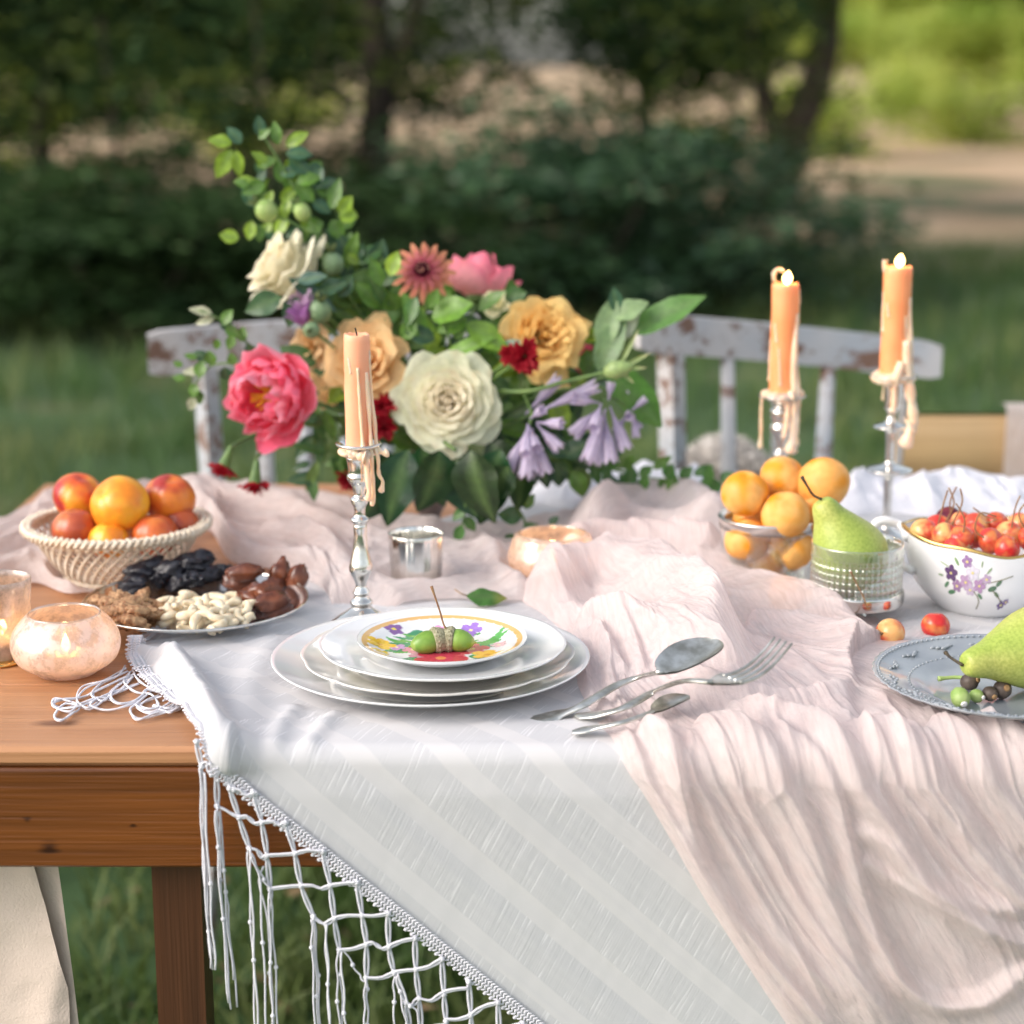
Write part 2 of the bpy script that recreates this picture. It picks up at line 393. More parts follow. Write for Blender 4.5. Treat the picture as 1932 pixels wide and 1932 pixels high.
def paint(name):
    m, nt, b = newmat(name); L = nt.links
    tc = nd(nt, 'ShaderNodeTexCoord'); mp = nd(nt, 'ShaderNodeMapping'); mp.inputs['Scale'].default_value = (.5, 3, 1.6); L.new(tc.outputs['Object'], mp.inputs[0])
    n1 = nd(nt, 'ShaderNodeTexNoise', i_Scale=24.0, i_Detail=8.0, i_Roughness=.7); L.new(mp.outputs[0], n1.inputs['Vector'])
    n2 = nd(nt, 'ShaderNodeTexNoise', i_Scale=7.0, i_Detail=3.0); L.new(tc.outputs['Object'], n2.inputs['Vector'])
    a = ramp(nt, n2.outputs['Fac'], [(.35, (.38, .42, .47)), (.65, (.55, .53, .53))])
    f = ramp(nt, n1.outputs['Fac'], [(.51, (0, 0, 0)), (.58, (1, 1, 1))])
    mx = nd(nt, 'ShaderNodeMix', data_type='RGBA'); L.new(f, mx.inputs[0]); L.new(a, mx.inputs[6]); mx.inputs[7].default_value = (.19, .11, .08, 1)
    L.new(mx.outputs[2], b.inputs['Base Color']); b.inputs['Roughness'].default_value = .6
    return m
M['paint'] = paint('worn_blue_white_paint')
M['grass'] = mat('grass_blades', (.055, .125, .022), (.22, .24, .08), scale=2.2, rough=.6, contrast=(.40, .72), translucent=.3)
M['bark'] = mat('bark', (.030, .022, .017), (.075, .055, .04), scale=9, rough=.9, bump=.01, bscale=20)
M['shrub'] = mat('dark_leaves', (.018, .045, .014), (.060, .115, .035), scale=1.4, rough=.65, translucent=.25, spec=.2)
M['shrub_olive'] = mat('olive_leaves', (.030, .052, .010), (.10, .13, .022), scale=1.4, rough=.6, translucent=.35, spec=.2)
M['light_leaf'] = mat('yellow_green_leaves', (.26, .38, .05), (.55, .62, .14), scale=1.2, rough=.6, translucent=.45)

# ================================================================ SETTING
def ground():
    m, nt, b = newmat('meadow'); L = nt.links
    tc = nd(nt, 'ShaderNodeTexCoord')
    n1 = nd(nt, 'ShaderNodeTexNoise', i_Scale=2.5, i_Detail=8.0); L.new(tc.outputs['Object'], n1.inputs['Vector'])
    near = ramp(nt, n1.outputs['Fac'], [(.35, (.030, .070, .016)), (.58, (.050, .10, .030)), (.76, (.16, .13, .07))])
    n2 = nd(nt, 'ShaderNodeTexNoise', i_Scale=.35, i_Detail=6.0); L.new(tc.outputs['Object'], n2.inputs['Vector'])
    far = ramp(nt, n2.outputs['Fac'], [(.36, (.10, .12, .04)), (.46, (.42, .28, .16)), (.7, (.62, .45, .30))])
    se = nd(nt, 'ShaderNodeSeparateXYZ'); L.new(tc.outputs['Object'], se.inputs[0])
    ad = nd(nt, 'ShaderNodeMath', operation='MULTIPLY_ADD'); L.new(n2.outputs['Fac'], ad.inputs[0]); ad.inputs[1].default_value = 6; L.new(se.outputs[1], ad.inputs[2])
    mr = nd(nt, 'ShaderNodeMapRange'); mr.inputs['From Min'].default_value = 15.0; mr.inputs['From Max'].default_value = 19.0; L.new(ad.outputs[0], mr.inputs['Value'])
    mx = nd(nt, 'ShaderNodeMix', data_type='RGBA'); L.new(mr.outputs[0], mx.inputs[0]); L.new(near, mx.inputs[6]); L.new(far, mx.inputs[7]); L.new(mx.outputs[2], b.inputs['Base Color'])
    b.inputs['Roughness'].default_value = .95
    bp = nd(nt, 'ShaderNodeBump', i_Distance=.03); L.new(n1.outputs['Fac'], bp.inputs['Height']); L.new(bp.outputs[0], b.inputs['Normal'])
    ys = np.concatenate([np.linspace(-30, 40, 71), np.linspace(45, 400, 30)]); xs = np.linspace(-200, 200, 101)
    X, Y = np.meshgrid(xs, ys, indexing='ij')
    Z = .06 * (fbm(X * .15 + 50, Y * .15 + 50, 3) - .5) * np.clip((Y - 3) / 6, 0, 1) + np.clip(Y - 45, 0, 400) * .004
    V = np.stack([X, Y, Z], -1).reshape(-1, 3)
    tag(npmesh('ground', V, gridfaces(len(xs), len(ys)), m), kind='structure')
ground()
def grass():
    rng = np.random.default_rng(3)
    zones = [(-1.4, .7, 1.95, 3.6, 26000, .07), (-2.6, 2.4, 3.4, 6.5, 20000, .12), (-3.6, 4.0, 6.5, 13, 20000, .17)]
    Vs = []; Fs = []; b = 0
    for (x0, x1, y0, y1, n, h) in zones:
        x = rng.uniform(x0, x1, n); y = rng.uniform(y0, y1, n)
        keep = fbm(x * 2.2 + 40, y * 2.2 + 40, 9) + rng.uniform(-.2, .2, n) > .42; x = x[keep]; y = y[keep]; n = len(x)
        a = rng.uniform(0, 6.28, n); hh = h * rng.uniform(.35, 1.15, n); w = .0022 + hh * .012 * rng.uniform(.6, 1.6, n)
        le = hh * rng.uniform(.2, 1.1, n); b2 = rng.uniform(0, 6.28, n)
        cx, sx = np.cos(a) * w, np.sin(a) * w; lx, ly = np.cos(b2) * le, np.sin(b2) * le
        z0 = np.zeros(n)
        p = np.stack([np.stack([x - cx, y - sx, z0], 1), np.stack([x + cx, y + sx, z0], 1),
                      np.stack([x + cx * .8 + lx * .35, y + sx * .8 + ly * .35, hh * .62], 1), np.stack([x - cx * .8 + lx * .35, y - sx * .8 + ly * .35, hh * .62], 1),
                      np.stack([x + cx * .2 + lx, y + sx * .2 + ly, hh], 1), np.stack([x - cx * .2 + lx, y - sx * .2 + ly, hh], 1)], 1)
        Vs.append(p.reshape(-1, 3)); i = b + np.arange(n)[:, None] * 6
        Fs.append(np.concatenate([i + np.array([[0, 1, 2, 3]]), i + np.array([[3, 2, 4, 5]])], 0)); b += 6 * n
    tag(npmesh('grass', np.concatenate(Vs), np.concatenate(Fs), M['grass'], smooth=False), 'short and tufted meadow grass growing under and beyond the table', 'grass', kind='stuff')
grass()
def litter():
    rng = np.random.default_rng(8); n = 600; x = rng.uniform(-1.6, 1.2, n); y = rng.uniform(1.9, 5.5, n); z = rng.uniform(.004, .045, n); a = rng.uniform(0, 6.28, n); l = rng.uniform(.008, .024, n); t1 = rng.uniform(-.4, .4, n)
    dx, dy = np.cos(a) * l, np.sin(a) * l
    V = np.stack([np.stack([x - dx, y - dy, z], 1), np.stack([x + dy * .5, y - dx * .5, z + l * t1], 1), np.stack([x + dx, y + dy, z + l * .3], 1), np.stack([x - dy * .5, y + dx * .5, z - l * t1], 1)], 1).reshape(-1, 3)
    tag(npmesh('fallen_leaves', V, np.arange(4 * n).reshape(n, 4), M['dry'], smooth=False), 'small dry fallen leaves scattered in the grass', 'fallen leaves', kind='stuff')
litter()
def crown_mesh(name, seed, rad, n, size, clumps, flat=.6, drop=.0):
    rng = np.random.default_rng(seed)
    d = rng.normal(size=(clumps, 3)); d /= np.linalg.norm(d, axis=1)[:, None]
    cc = d * (rng.uniform(.25, 1, (clumps, 1)) ** .5) * np.array(rad)
    k = rng.integers(0, clumps, n); sp = min(rad) * .26
    c = cc[k] + rng.normal(size=(n, 3)) * sp * np.array([1, 1, flat])
    a = rng.normal(size=(n, 3)); a /= np.linalg.norm(a, axis=1)[:, None]; a[:, 2] *= .6
    b = np.cross(a, rng.normal(size=(n, 3))); b /= np.linalg.norm(b, axis=1)[:, None]
    s = size * rng.uniform(.6, 1.3, (n, 1))
    V = np.stack([c - a * s, c + b * s * .45, c + a * s, c - b * s * .45], 1).reshape(-1, 3)
    Fq = np.arange(4 * n).reshape(n, 4)
    return V, Fq
CR = {}
def crown(kind, seed, rad, n, size, clumps, m, parent, z):
    key = (kind, seed)
    if key not in CR:
        V, Fq = crown_mesh(kind, seed, rad, n, size, clumps)
        o = npmesh('crown', V + np.array([0, 0, 0]), Fq, m, smooth=False); CR[key] = o.data; C.objects.unlink(o); bpy.data.objects.remove(o)
    o = bpy.data.objects.new('crown', CR[key]); C.objects.link(o); o.parent = parent; o.location = (0, 0, z)
    return o
def trunk(parent, paths):
    mb = MB()
    for pts, r0, r1 in paths:
        q = spline(pts, 10); mb.tube(q, [r0 + (r1 - r0) * i / 9 for i in range(10)], 8)
    o = mb.build('trunk', M['bark']); o.parent = parent; return o
def shrub(x, y, kind, label, sx=1.0, sz=1.0, seed=1, group='bushes behind the table'):
    t = thing('bush', (x, y, 0), label, 'bush', group)
    m = M['shrub'] if kind == 0 else M['shrub_olive'] if kind == 1 else M['light_leaf']
    c = crown('shrub%d' % kind, seed, (1.15, .9, 1.25), 4200, .07, 30, m, t, 1.25 * sz); c.scale = (sx, 1, sz)
    trunk(t, [([(0, 0, 0), (.1, .05, .6 * sz), (.3, .1, 1.5 * sz)], .035, .01), ([(0, .02, 0), (-.2, 0, .7 * sz), (-.35, .1, 1.6 * sz)], .03, .01)])
    return t
sh = [(-2.75, 9.6, 0, 'low dark bush at the left edge of the clearing', 1.1, .34, 1),
      (-1.75, 8.9, 0, 'dark bush behind the upper left white rose', .9, .30, 2),
      (-.65, 9.4, 0, 'dark bush behind the tall leafy twig of the bouquet', .9, .33, 1),
      (.35, 9.3, 3, 'blue green bush behind the pink peony at the back', .8, .42, 2),
      (1.15, 10.2, 3, 'blue green bush between the bouquet and the dark tree trunk', .72, .36, 3),
      (-2.3, 12.5, 1, 'olive green bush behind the dark bush on the left', .9, .28, 3),
      (.9, 13.0, 0, 'dark bush farther back right of the bouquet', .9, .38, 2),
      (-1.1, 13.5, 0, 'dark bush farther back left of the bouquet', .8, .33, 1),
      (-6.5, 24.0, 2, 'sunlit yellow green bush far away at the left', 1.2, .65, 4),
      (-3.6, 27.0, 2, 'sunlit yellow green bush far away behind the left trees', 1.1, .6, 4),
      (4.6, 27.0, 2, 'bright yellow green bush beyond the tree trunk', 1.0, .8, 4),
      (7.6, 32.0, 2, 'bright yellow green bush at the right edge far away', 1.6, .9, 4)]
M['shrub_teal'] = mat('blue_green_leaves', (.022, .062, .028), (.075, .15, .062), scale=1.4, rough=.5, translucent=.20, spec=.5)
for a in sh:
    t_ = shrub(a[0], a[1], a[2] if a[2] != 3 else 0, *a[3:])
    if a[2] == 3: t_.children[0].data = t_.children[0].data.copy(); t_.children[0].data.materials[0] = M['shrub_teal']
SP = [(-2.9, 10.8, .75, 5), (-2.1, 10.2, .62, 6), (-1.35, 10.4, .8, 5), (-.8, 10.8, .66, 6), (1.35, 10.9, .7, 5), (.95, 11.2, .72, 6), (-1.8, 12.2, .85, 6), (-3.0, 12.8, .8, 5)]
for k, (x, y, sz, sd_) in enumerate(SP):
    t_ = thing('sapling', (x, y, 0), 'thin leafy sapling in the thicket behind the table, ' + ['at the far left', 'left of the upper white rose', 'above the left chair', 'behind the tall rose twig', 'left of the forked trunk', 'above the yellow rose', 'deeper behind the left chair', 'deeper at the far left'][k], 'sapling', 'saplings in the thicket')
    c_ = crown('sapling', sd_, (.85, .7, 1.1), 900, .055, 22, M['shrub_olive'] if k % 3 == 1 else M['shrub'], t_, 1.5 * sz); c_.scale = (.95, 1, sz)
    if k % 3 == 1: c_.data = c_.data.copy(); c_.data.materials[0] = M['shrub_olive']
    trunk(t_, [([(0, 0, 0), (.04, 0, .8 * sz), (-.03, 0, 2.4 * sz)], .02, .006), ([(.02, 0, .6 * sz), (.25, 0, 1.2 * sz), (.4, 0, 2.0 * sz)], .01, .004)])
def tree(x, y, label, crowns, paths, kind=0, n=9000, size=.10):
    t = thing('tree', (x, y, 0), label, 'tree', 'trees around the clearing')
    m = [M['shrub'], M['shrub_olive'], M['light_leaf']][kind]
    trunk(t, paths)
    for (cx, cy, cz, s, sd_) in crowns:
        c = crown('tree%d_%d' % (kind, n), sd_, (2.0, 1.8, 1.1), n, size, 26, m, t, cz); c.location = (cx, cy, cz); c.scale = (s, s, s)
    return t
b0 = P(1462, 405, 0.0)
tree(b0.x, b0.y, 'forked dark tree trunk standing in the clearing right of the bouquet',
     [(-2.6, .5, 2.9, .9, 1), (.7, 1.2, 3.1, .9, 2), (-.8, -1.5, 4.2, 1.2, 1)],
     [([(0, 0, -.1), (.10, 0, .6), (.36, 0, 1.25), (.42, 0, 2.2), (.7, 0, 4)], .19, .09), ([(.05, 0, .5), (-.12, 0, 1.0), (-.36, 0, 1.6), (-1.0, 0, 2.8)], .12, .05),
      ([(.38, 0, 1.5), (.1, 0, 2.2), (-.6, .3, 3.2)], .07, .03)], 1, 3600)
b1 = PY(705, 500, 11.2)
tree(b1.x, 11.2, 'dark tree with a thick trunk behind the left half of the bouquet',
     [(-1.3, .6, 1.75, .55, 2), (1.75, .2, 1.65, .42, 1), (-2.6, 0, 1.8, .55, 1), (-.2, -.6, 2.9, 1.0, 2), (.1, .8, 1.35, .40, 1), (1.7, .6, 1.45, .42, 2), (-.9, -.2, 1.25, .38, 1)],
     [([(0, 0, -.1), (.0, 0, .6), (.04, 0, 1.3), (-.1, 0, 3)], .13, .06), ([(.02, 0, .9), (.25, 0, 1.5), (.5, 0, 2.6)], .06, .03)], 0, 2600)
tree(-3.6, 12.5, 'dark tree at the far left edge of the clearing', [(0, 0, 1.8, .55, 2), (.7, .4, 1.7, .55, 1), (.3, -1, 2.9, .9, 1), (1.5, .6, 1.55, .45, 2), (.2, .3, 1.15, .36, 1), (1.1, -.4, 1.2, .36, 2)], [([(0, 0, -.1), (.1, 0, 1.3), (0, 0, 3)], .12, .07), ([(.5, 0, -.1), (.6, 0, 1.3), (.5, 0, 2.6)], .08, .05)], 0, 2600)
tree(4.35, 15.5, 'tree with hanging dark leaves at the right edge of the clearing', [(0, 0, 2.9, .7, 2), (.6, 1, 2.4, .5, 3)], [([(0, 0, -.1), (.03, 0, 1.3), (0, 0, 3)], .07, .05)], 1, 2600)
tree(1.1, 15.5, 'olive tree with low leafy branches behind the centre of the clearing', [(-2.0, 0, 1.8, .50, 3), (.5, 0, 1.9, .45, 1), (0, 1, 3.2, .9, 2), (1.2, .3, 2.2, .45, 3), (.3, .2, 1.35, .32, 1)], [([(0, 0, -.1), (-.05, 0, 1.3), (0, 0, 3)], .08, .05)], 1, 2600)
for k, (x, y, s, kd, lab) in enumerate([(-16, 44, 1.9, 1, 'distant olive tree far behind the left bushes'), (-11.5, 50, 2.0, 0, 'distant dark tree behind the upper left leaves'), (12.0, 60, 1.9, 1, 'distant olive tree seen above the middle bushes'),
                        (11.5, 46, 1.6, 2, 'distant sunlit tree right of the forked trunk'), (11.0, 34, 1.3, 2, 'nearer sunlit tree at the upper right'), (22, 60, 2.4, 0, 'distant dark tree at the far right')]):
    tree(x, y, lab, [(0, 0, 2.2 * s, s, 1 + k % 2), (-2.0 * s, 1, 1.7 * s, s, 2), (1.8 * s, 1, 1.5 * s, s * .9, 1)], [([(0, 0, -.1), (.1, 0, 2), (0, 0, 4)], .2, .12)], kd)

# ================================================================ TABLE
XL, XR = -.56, 1.30
tb = thing('table', ((XL + XR) / 2, (YF + YB) / 2, 0), 'long brown wooden dining table under the cloths', 'table')
nb = 6; bw = (YB - YF) / nb
for i in range(nb):
    y0 = YF + i * bw + (.003 if i == 0 else 0); bo = MB().box(((XL + XR) / 2, y0 + bw / 2, ZT - .0078), (XR - XL, bw - .0006 - (.003 if i == 0 else 0), .0150), bev=.0012 if i else .0035).build('board', M['table_top'], tb, smooth=False)
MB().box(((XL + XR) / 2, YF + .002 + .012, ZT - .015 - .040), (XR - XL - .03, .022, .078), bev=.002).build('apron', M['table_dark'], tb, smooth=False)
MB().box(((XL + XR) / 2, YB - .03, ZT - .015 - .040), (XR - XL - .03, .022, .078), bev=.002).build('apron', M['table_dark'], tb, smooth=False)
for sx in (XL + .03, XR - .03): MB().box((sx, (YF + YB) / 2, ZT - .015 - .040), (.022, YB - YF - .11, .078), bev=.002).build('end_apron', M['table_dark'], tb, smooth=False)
def leg_(xt, xb, y):
    mb = MB(); w = .037 / 2
    for z, x in ((ZT - .0935, xt), (0, xb)):
        for dx, dy in ((-w, -w), (w, -w), (w, w), (-w, w)): mb.add((x + dx, y + dy, z))
    mb.f += [(0, 3, 2, 1), (4, 5, 6, 7)] + [(k, (k + 1) % 4, 4 + (k + 1) % 4, 4 + k) for k in range(4)]
    return mb.build('leg', M['leg'], tb, smooth=False)
lp = PY(343, 1615, 1.37)
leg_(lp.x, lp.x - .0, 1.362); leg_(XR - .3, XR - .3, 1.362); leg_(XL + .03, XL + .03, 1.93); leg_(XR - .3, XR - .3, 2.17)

# ================================================================ CLOTH MACHINERY (cloth lies on the top and rolls over the front edge)
def drape(x, s, h, r):
    q = r * math.pi / 2; th = np.clip(s / r, 0, math.pi / 2)
    y = np.where(s < 0, YF + r - s - 0, np.where(s > q, YF, YF + r - r * np.sin(th)))
    z = np.where(s < 0, ZT, np.where(s > q, ZT - r - (s - q), ZT - r + r * np.cos(th)))
    return np.stack([x, y - np.sin(th) * h, z + np.cos(th) * h], -1)
def to_xs(u, v, h, r):
    p = P(u, v, ZT + h)
    if p.y > YF + r * .3 - h * .2: return (p.x, YF + r - p.y)
    p = PY(u, v, YF - h); return (p.x, r * math.pi / 2 + (ZT - r) - p.z)
def seg_ridge(X, Y, pts, A, w, wob=0, asym=0):
    best = np.full(X.shape, 1e9); T = np.zeros(X.shape); SD = np.zeros(X.shape)
    n = len(pts) - 1
    for i in range(n):
        ax, ay = pts[i]; bx, by = pts[i + 1]; dx, dy = bx - ax, by - ay; L2 = dx * dx + dy * dy + 1e-12
        t = np.clip(((X - ax) * dx + (Y - ay) * dy) / L2, 0, 1)
        ex = X - ax - t * dx; ey = Y - ay - t * dy; d = np.sqrt(ex * ex + ey * ey)
        m = d < best; best = np.where(m, d, best); T = np.where(m, (i + t) / n, T); SD = np.where(m, np.sign(dx * ey - dy * ex), SD)
    ww = w * (1 + asym * SD)
    fade = np.clip(T / .12, 0, 1) * np.clip((1 - T) / .12 + .25, 0, 1)
    return A * np.exp(-(best / ww) ** 2) * (fade ** .5)
def smin_add(h, r, k=.5):
    return np.sqrt(h * h + r * r) * (1 - k) + (h + r) * k
def fine_pts(pl, n=4):
    out = spline([(a, b, 0) for a, b in pl], (len(pl) - 1) * n + 1); return [(p.x, p.y) for p in out]

# ---------------------------------------------------------------- white tablecloth
RW = .012
def table_cloth():
    t = thing('tablecloth', (.3, 1.5, ZT), 'white striped tablecloth with a lace edge hanging over the front of the table', 'tablecloth')
    # left boundary, pixel polyline from the back to beyond the frame bottom
    lb = [(1010, 915), (900, 960), (760, 1005), (640, 1060), (540, 1105), (430, 1150), (330, 1190), (262, 1215), (243, 1255), (300, 1315), (345, 1352), (378, 1402)]
    q = [to_xs(u, v, 0.001, RW) for u, v in lb]
    e0 = to_xs(400, 1440, .001, RW); e1 = to_xs(1010, 1932, .001, RW)
    k = (e1[0] - e0[0]) / (e1[1] - e0[1]); q.append(e0); q.append((e0[0] + k * (.62 - e0[1]), .62))
    ss = np.array([b for a, b in q]); xs = np.array([a for a, b in q]); o = np.argsort(ss); ss = ss[o]; xs = xs[o]
    nv = 420; nu = 420
    s = np.concatenate([np.linspace(-.885, -.02, 250), np.linspace(-.017, .03, 24), np.linspace(.033, .52, 146)]); nv = len(s)
    sm = np.interp(s, ss, xs); g = np.ones(9) / 9; sm2 = np.convolve(np.pad(sm, 4, 'edge'), g, 'valid')
    u = np.linspace(0, 1, nu) ** 1.25
    Xg = sm2[None, :] + u[:, None] * (XR + .0 - sm2[None, :]); Sg = np.broadcast_to(s[None, :], Xg.shape)
    # wrinkles fanning over the top in front of the plates
    on = np.clip(-Sg / .03, 0, 1)
    a = .96; w = Xg * math.cos(a) + Sg * math.sin(a); l = -Xg * math.sin(a) + Sg * math.cos(a)
    wr = ridged(w * 62 + fbm(Xg * 6 + 9, Sg * 6 + 9, 2) * 3, l * 9, 5) ** 2 * .0034 + ridged(w * 120 + 7, l * 14 + 3, 6) ** 2 * .0012
    near = np.clip((Sg + .42) / .12, 0, 1) * on
    h = wr * (near * .85 + .15 * on) * (1 - .6 * np.exp(-(((Xg + .06) / .12) ** 2 + ((Sg + .21) / .10) ** 2)))
    h += .004 * (fbm(Xg * 9 + 3, Sg * 9 + 30, 11) - .3) * on * .5
    an = R(42.6); p = Xg * math.sin(an) - Sg * math.cos(an); qq = -.44 * Xg + .90 * Sg; w2 = .9 * Xg + .44 * Sg
    hang = np.clip(Sg / .04, 0, 1)
    h += hang * (.006 * (fbm(p * 24 + 4, qq * 3 + 4, 21) - .45) + .0004 * ridged(w2 * 150, qq * 8, 22)) + hang * .0042
    def px(u_, v_, hh=0): return to_xs(u_, v_, hh, RW)
    # the standing fold at the left and its valley
    h = h + seg_ridge(Xg, Sg, fine_pts([px(318, 1205, .024), px(345, 1250, .02), px(380, 1320, .012), px(410, 1390, .006), px(450, 1420, .004)]), .022, .013)
    h = h + seg_ridge(Xg, Sg, fine_pts([px(235, 1215, .010), px(300, 1235, .01), px(320, 1230, .01)]), .010, .012)
    h = h + seg_ridge(Xg, Sg, fine_pts([px(520, 1200, .004), px(470, 1290, .005), px(455, 1380, .005)]), .005, .016)
    h = h + seg_ridge(Xg, Sg, fine_pts([px(560, 1330, .004), px(530, 1370, .005), px(515, 1420, .003)]), .0045, .008)
    h = h + seg_ridge(Xg, Sg, fine_pts([px(640, 1345, .004), px(600, 1380, .005), px(580, 1420, .003)]), .004, .007)
    h = np.maximum(h, 0) + .0022
    V = drape(Xg, Sg, h, RW); uv = np.stack([Xg, Sg], -1).reshape(-1, 2)
    npmesh('cloth', V.reshape(-1, 3), gridfaces(nu, nv), M['white_cloth'], t, uv=uv)
    E = V[0]                                   # left border curve
    # braided lace trim: two rows of slanted stitches, scalloped outside
    mb = MB(); acc = 0; last = Vector(E[60]); d = .0030; k = 0
    lp_ = [Vector(x) for x in E[np.argmin(abs(s + .30)):]]
    cur = []; 
    for i in range(len(lp_) - 1):
        a_, b_ = lp_[i], lp_[i + 1]; L_ = (b_ - a_).length
        while acc < L_: cur.append((a_.lerp(b_, acc / max(L_, 1e-9)), (b_ - a_).normalized())); acc += d
        acc -= L_
    for i, (p_, td) in enumerate(cur):
        hangn = Vector((0, -1, 0)) if p_.z < ZT - .01 else Vector((0, 0, 1))
        sd_ = td.cross(hangn).normalized()
        if sd_.x > 0: sd_ = -sd_
        for row in (-2, -1, 0, 1, 2):
            c_ = p_ - sd_ * (row * .0021 + .003) + hangn * .003
            ax = (td + sd_ * (.9 if int(row + 2) % 2 else -.9)).normalized()
            mb.ell(c_, (.0008, .0008, .0021), axis=ax, nu=6, nv=5)
        if i % 2 == 0:
            mb.ell(p_ + sd_ * .0030 + hangn * .0025, (.0016, .0016, .0010), axis=hangn, nu=6, nv=5)
    mb.build('lace_trim', M['lace'], t)
    # ---- knotted net: crop pixels, plane just in front of the table
    def N(cx, cy, off=.010): return PY(283 + cx * .3906, 1302 + cy * .3906, YF - off)
    cols = [[(225, 250), (250, 370)], [(300, 270), (320, 410), (325, 560)], [(345, 360), (385, 475), (430, 615), (480, 765)], [(360, 400), (405, 480)],
            [(500, 495), (540, 640), (565, 800), (580, 960)], [(655, 640), (700, 790), (730, 945), (790, 1095)],
            [(835, 780), (870, 945), (890, 1105), (915, 1255)], [(1000, 930), (1025, 1090), (1045, 1230), (1045, 1390)],
            [(1150, 1080), (1155, 1240), (1180, 1365), (1235, 1510), (1255, 1640)], [(1280, 1200), (1285, 1350), (1300, 1490), (1310, 1640)],
            [(1410, 1300), (1420, 1470), (1430, 1600), (1440, 1700)], [(1540, 1410), (1550, 1570), (1560, 1720)], [(1680, 1510), (1690, 1700)], [(1800, 1610), (1810, 1760)]]
    rows = [[(250, 370), (280, 350), (290, 405), (320, 410)], [(385, 475), (440, 485), (470, 510), (520, 495)], [(325, 560), (375, 585), (430, 615), (470, 610), (505, 645), (540, 640), (600, 635), (630, 655), (655, 640)],
            [(480, 765), (520, 775), (545, 815), (565, 800), (640, 795), (700, 790), (760, 775), (835, 780)], [(580, 960), (660, 950), (730, 945), (790, 945), (830, 960), (870, 945), (930, 935), (1000, 930)],
            [(790, 1095), (840, 1130), (890, 1105), (950, 1090), (1025, 1090), (1090, 1090), (1150, 1080)], [(915, 1255), (980, 1250), (1045, 1230), (1080, 1220), (1120, 1250), (1155, 1240), (1210, 1215), (1280, 1200)],
            [(1045, 1390), (1120, 1390), (1180, 1365), (1230, 1355), (1285, 1350), (1350, 1335), (1410, 1300)], [(1235, 1510), (1270, 1520), (1300, 1490), (1360, 1500), (1420, 1460), (1480, 1445), (1540, 1440)],
            [(1430, 1590), (1490, 1590), (1550, 1570), (1610, 1530), (1680, 1510)], [(1310, 1640), (1440, 1620), (1560, 1700), (1700, 1640), (1800, 1610)]]
    net = MB(); rr = .0010
    def cord(pl, mb_, off=.010, r_=rr, twin=True):
        for sgn in ((-1, 1) if twin else (0,)):
            pts = [N(a, b, off) + Vector((0, sgn * .0004, 0)) for a, b in pl]
            q_ = spline(pts, max(5, len(pts) * 4))
            q_ = [p_ + Vector((sgn * .0011 * math.sin(math.pi * ((i * 1.0 / (len(q_) - 1)) * (len(pts) - 1) % 1)) + sgn * .0003, 0, -sgn * .0006)) for i, p_ in enumerate(q_)]
            mb_.tube(q_, r_, 6)
    for c_ in cols: cord(c_, net)
    for r_ in rows: cord(r_, net, .0115)
    net.build('fringe_net', M['lace'], t)
    kn = set()
    for c_ in cols:
        for p_ in c_[1:]: kn.add(p_)
    for c_ in cols: kn.add(c_[0])
    proto = None
    for (a, b_) in sorted(kn):
        c_ = N(a, b_, .0112)
        if proto is None:
            proto = MB().ell(c_, (.0023, .0020, .0025), nu=8, nv=6, fn=lambda d_, a_, t_: 1 + .18 * math.sin(3 * a_ + 4 * t_)).build('knot', M['lace'], t); base = c_
        else:
            o_ = proto.copy(); C.objects.link(o_); o_.parent = t; o_.location = c_ - base; o_.rotation_euler = (0, 0, 0)
    strands = [((250, 370), [(262, 900), (300, 1350)]), ((240, 380), [(258, 800), (295, 1345)]), ((262, 400), [(290, 970), (318, 1352)]), ((255, 390), [(262, 560), (282, 1100), (310, 1300)]),
               ((325, 560), [(345, 950), (392, 1540)]), ((315, 580), [(335, 900), (380, 1510)]), ((335, 580), [(368, 960), (378, 1080), (398, 1300), (425, 1530)]), ((332, 590), [(342, 740), (372, 1100), (404, 1400)]),
               ((480, 765), [(500, 1200), (525, 1700)]), ((472, 780), [(490, 1150), (512, 1690)]), ((490, 790), [(540, 900), (580, 960)]), ((486, 800), [(530, 930), (548, 1300), (566, 1700)]),
               ((545, 850), [(530, 950), (575, 1160), (590, 1500), (606, 1720)]), ((580, 960), [(600, 1250), (622, 1720)]), ((575, 980), [(585, 1400), (595, 1720)]), ((588, 970), [(575, 1160), (583, 1420), (600, 1700)]),
               ((790, 1095), [(800, 1350), (820, 1720)]), ((782, 1110), [(785, 1300), (803, 1720)]), ((795, 1110), [(812, 1400), (826, 1720)]), ((845, 1130), [(855, 1350), (872, 1720)]), ((850, 1130), [(862, 1400), (868, 1720)]),
               ((915, 1255), [(925, 1450), (935, 1720)]), ((905, 1265), [(905, 1450), (922, 1720)]), ((922, 1265), [(940, 1545), (950, 1720)]), ((940, 1260), [(1000, 1360), (1035, 1410)]),
               ((1045, 1390), [(1050, 1515), (1055, 1720)]), ((1040, 1400), [(1036, 1550), (1042, 1720)]), ((1180, 1365), [(1178, 1495), (1185, 1720)]), ((1190, 1380), [(1210, 1480), (1235, 1600), (1250, 1720)]), ((1200, 1370), [(1240, 1500), (1290, 1560), (1310, 1700)]), ((1235, 1510), [(1238, 1600), (1240, 1720)])]
    rnd = random.Random(5)
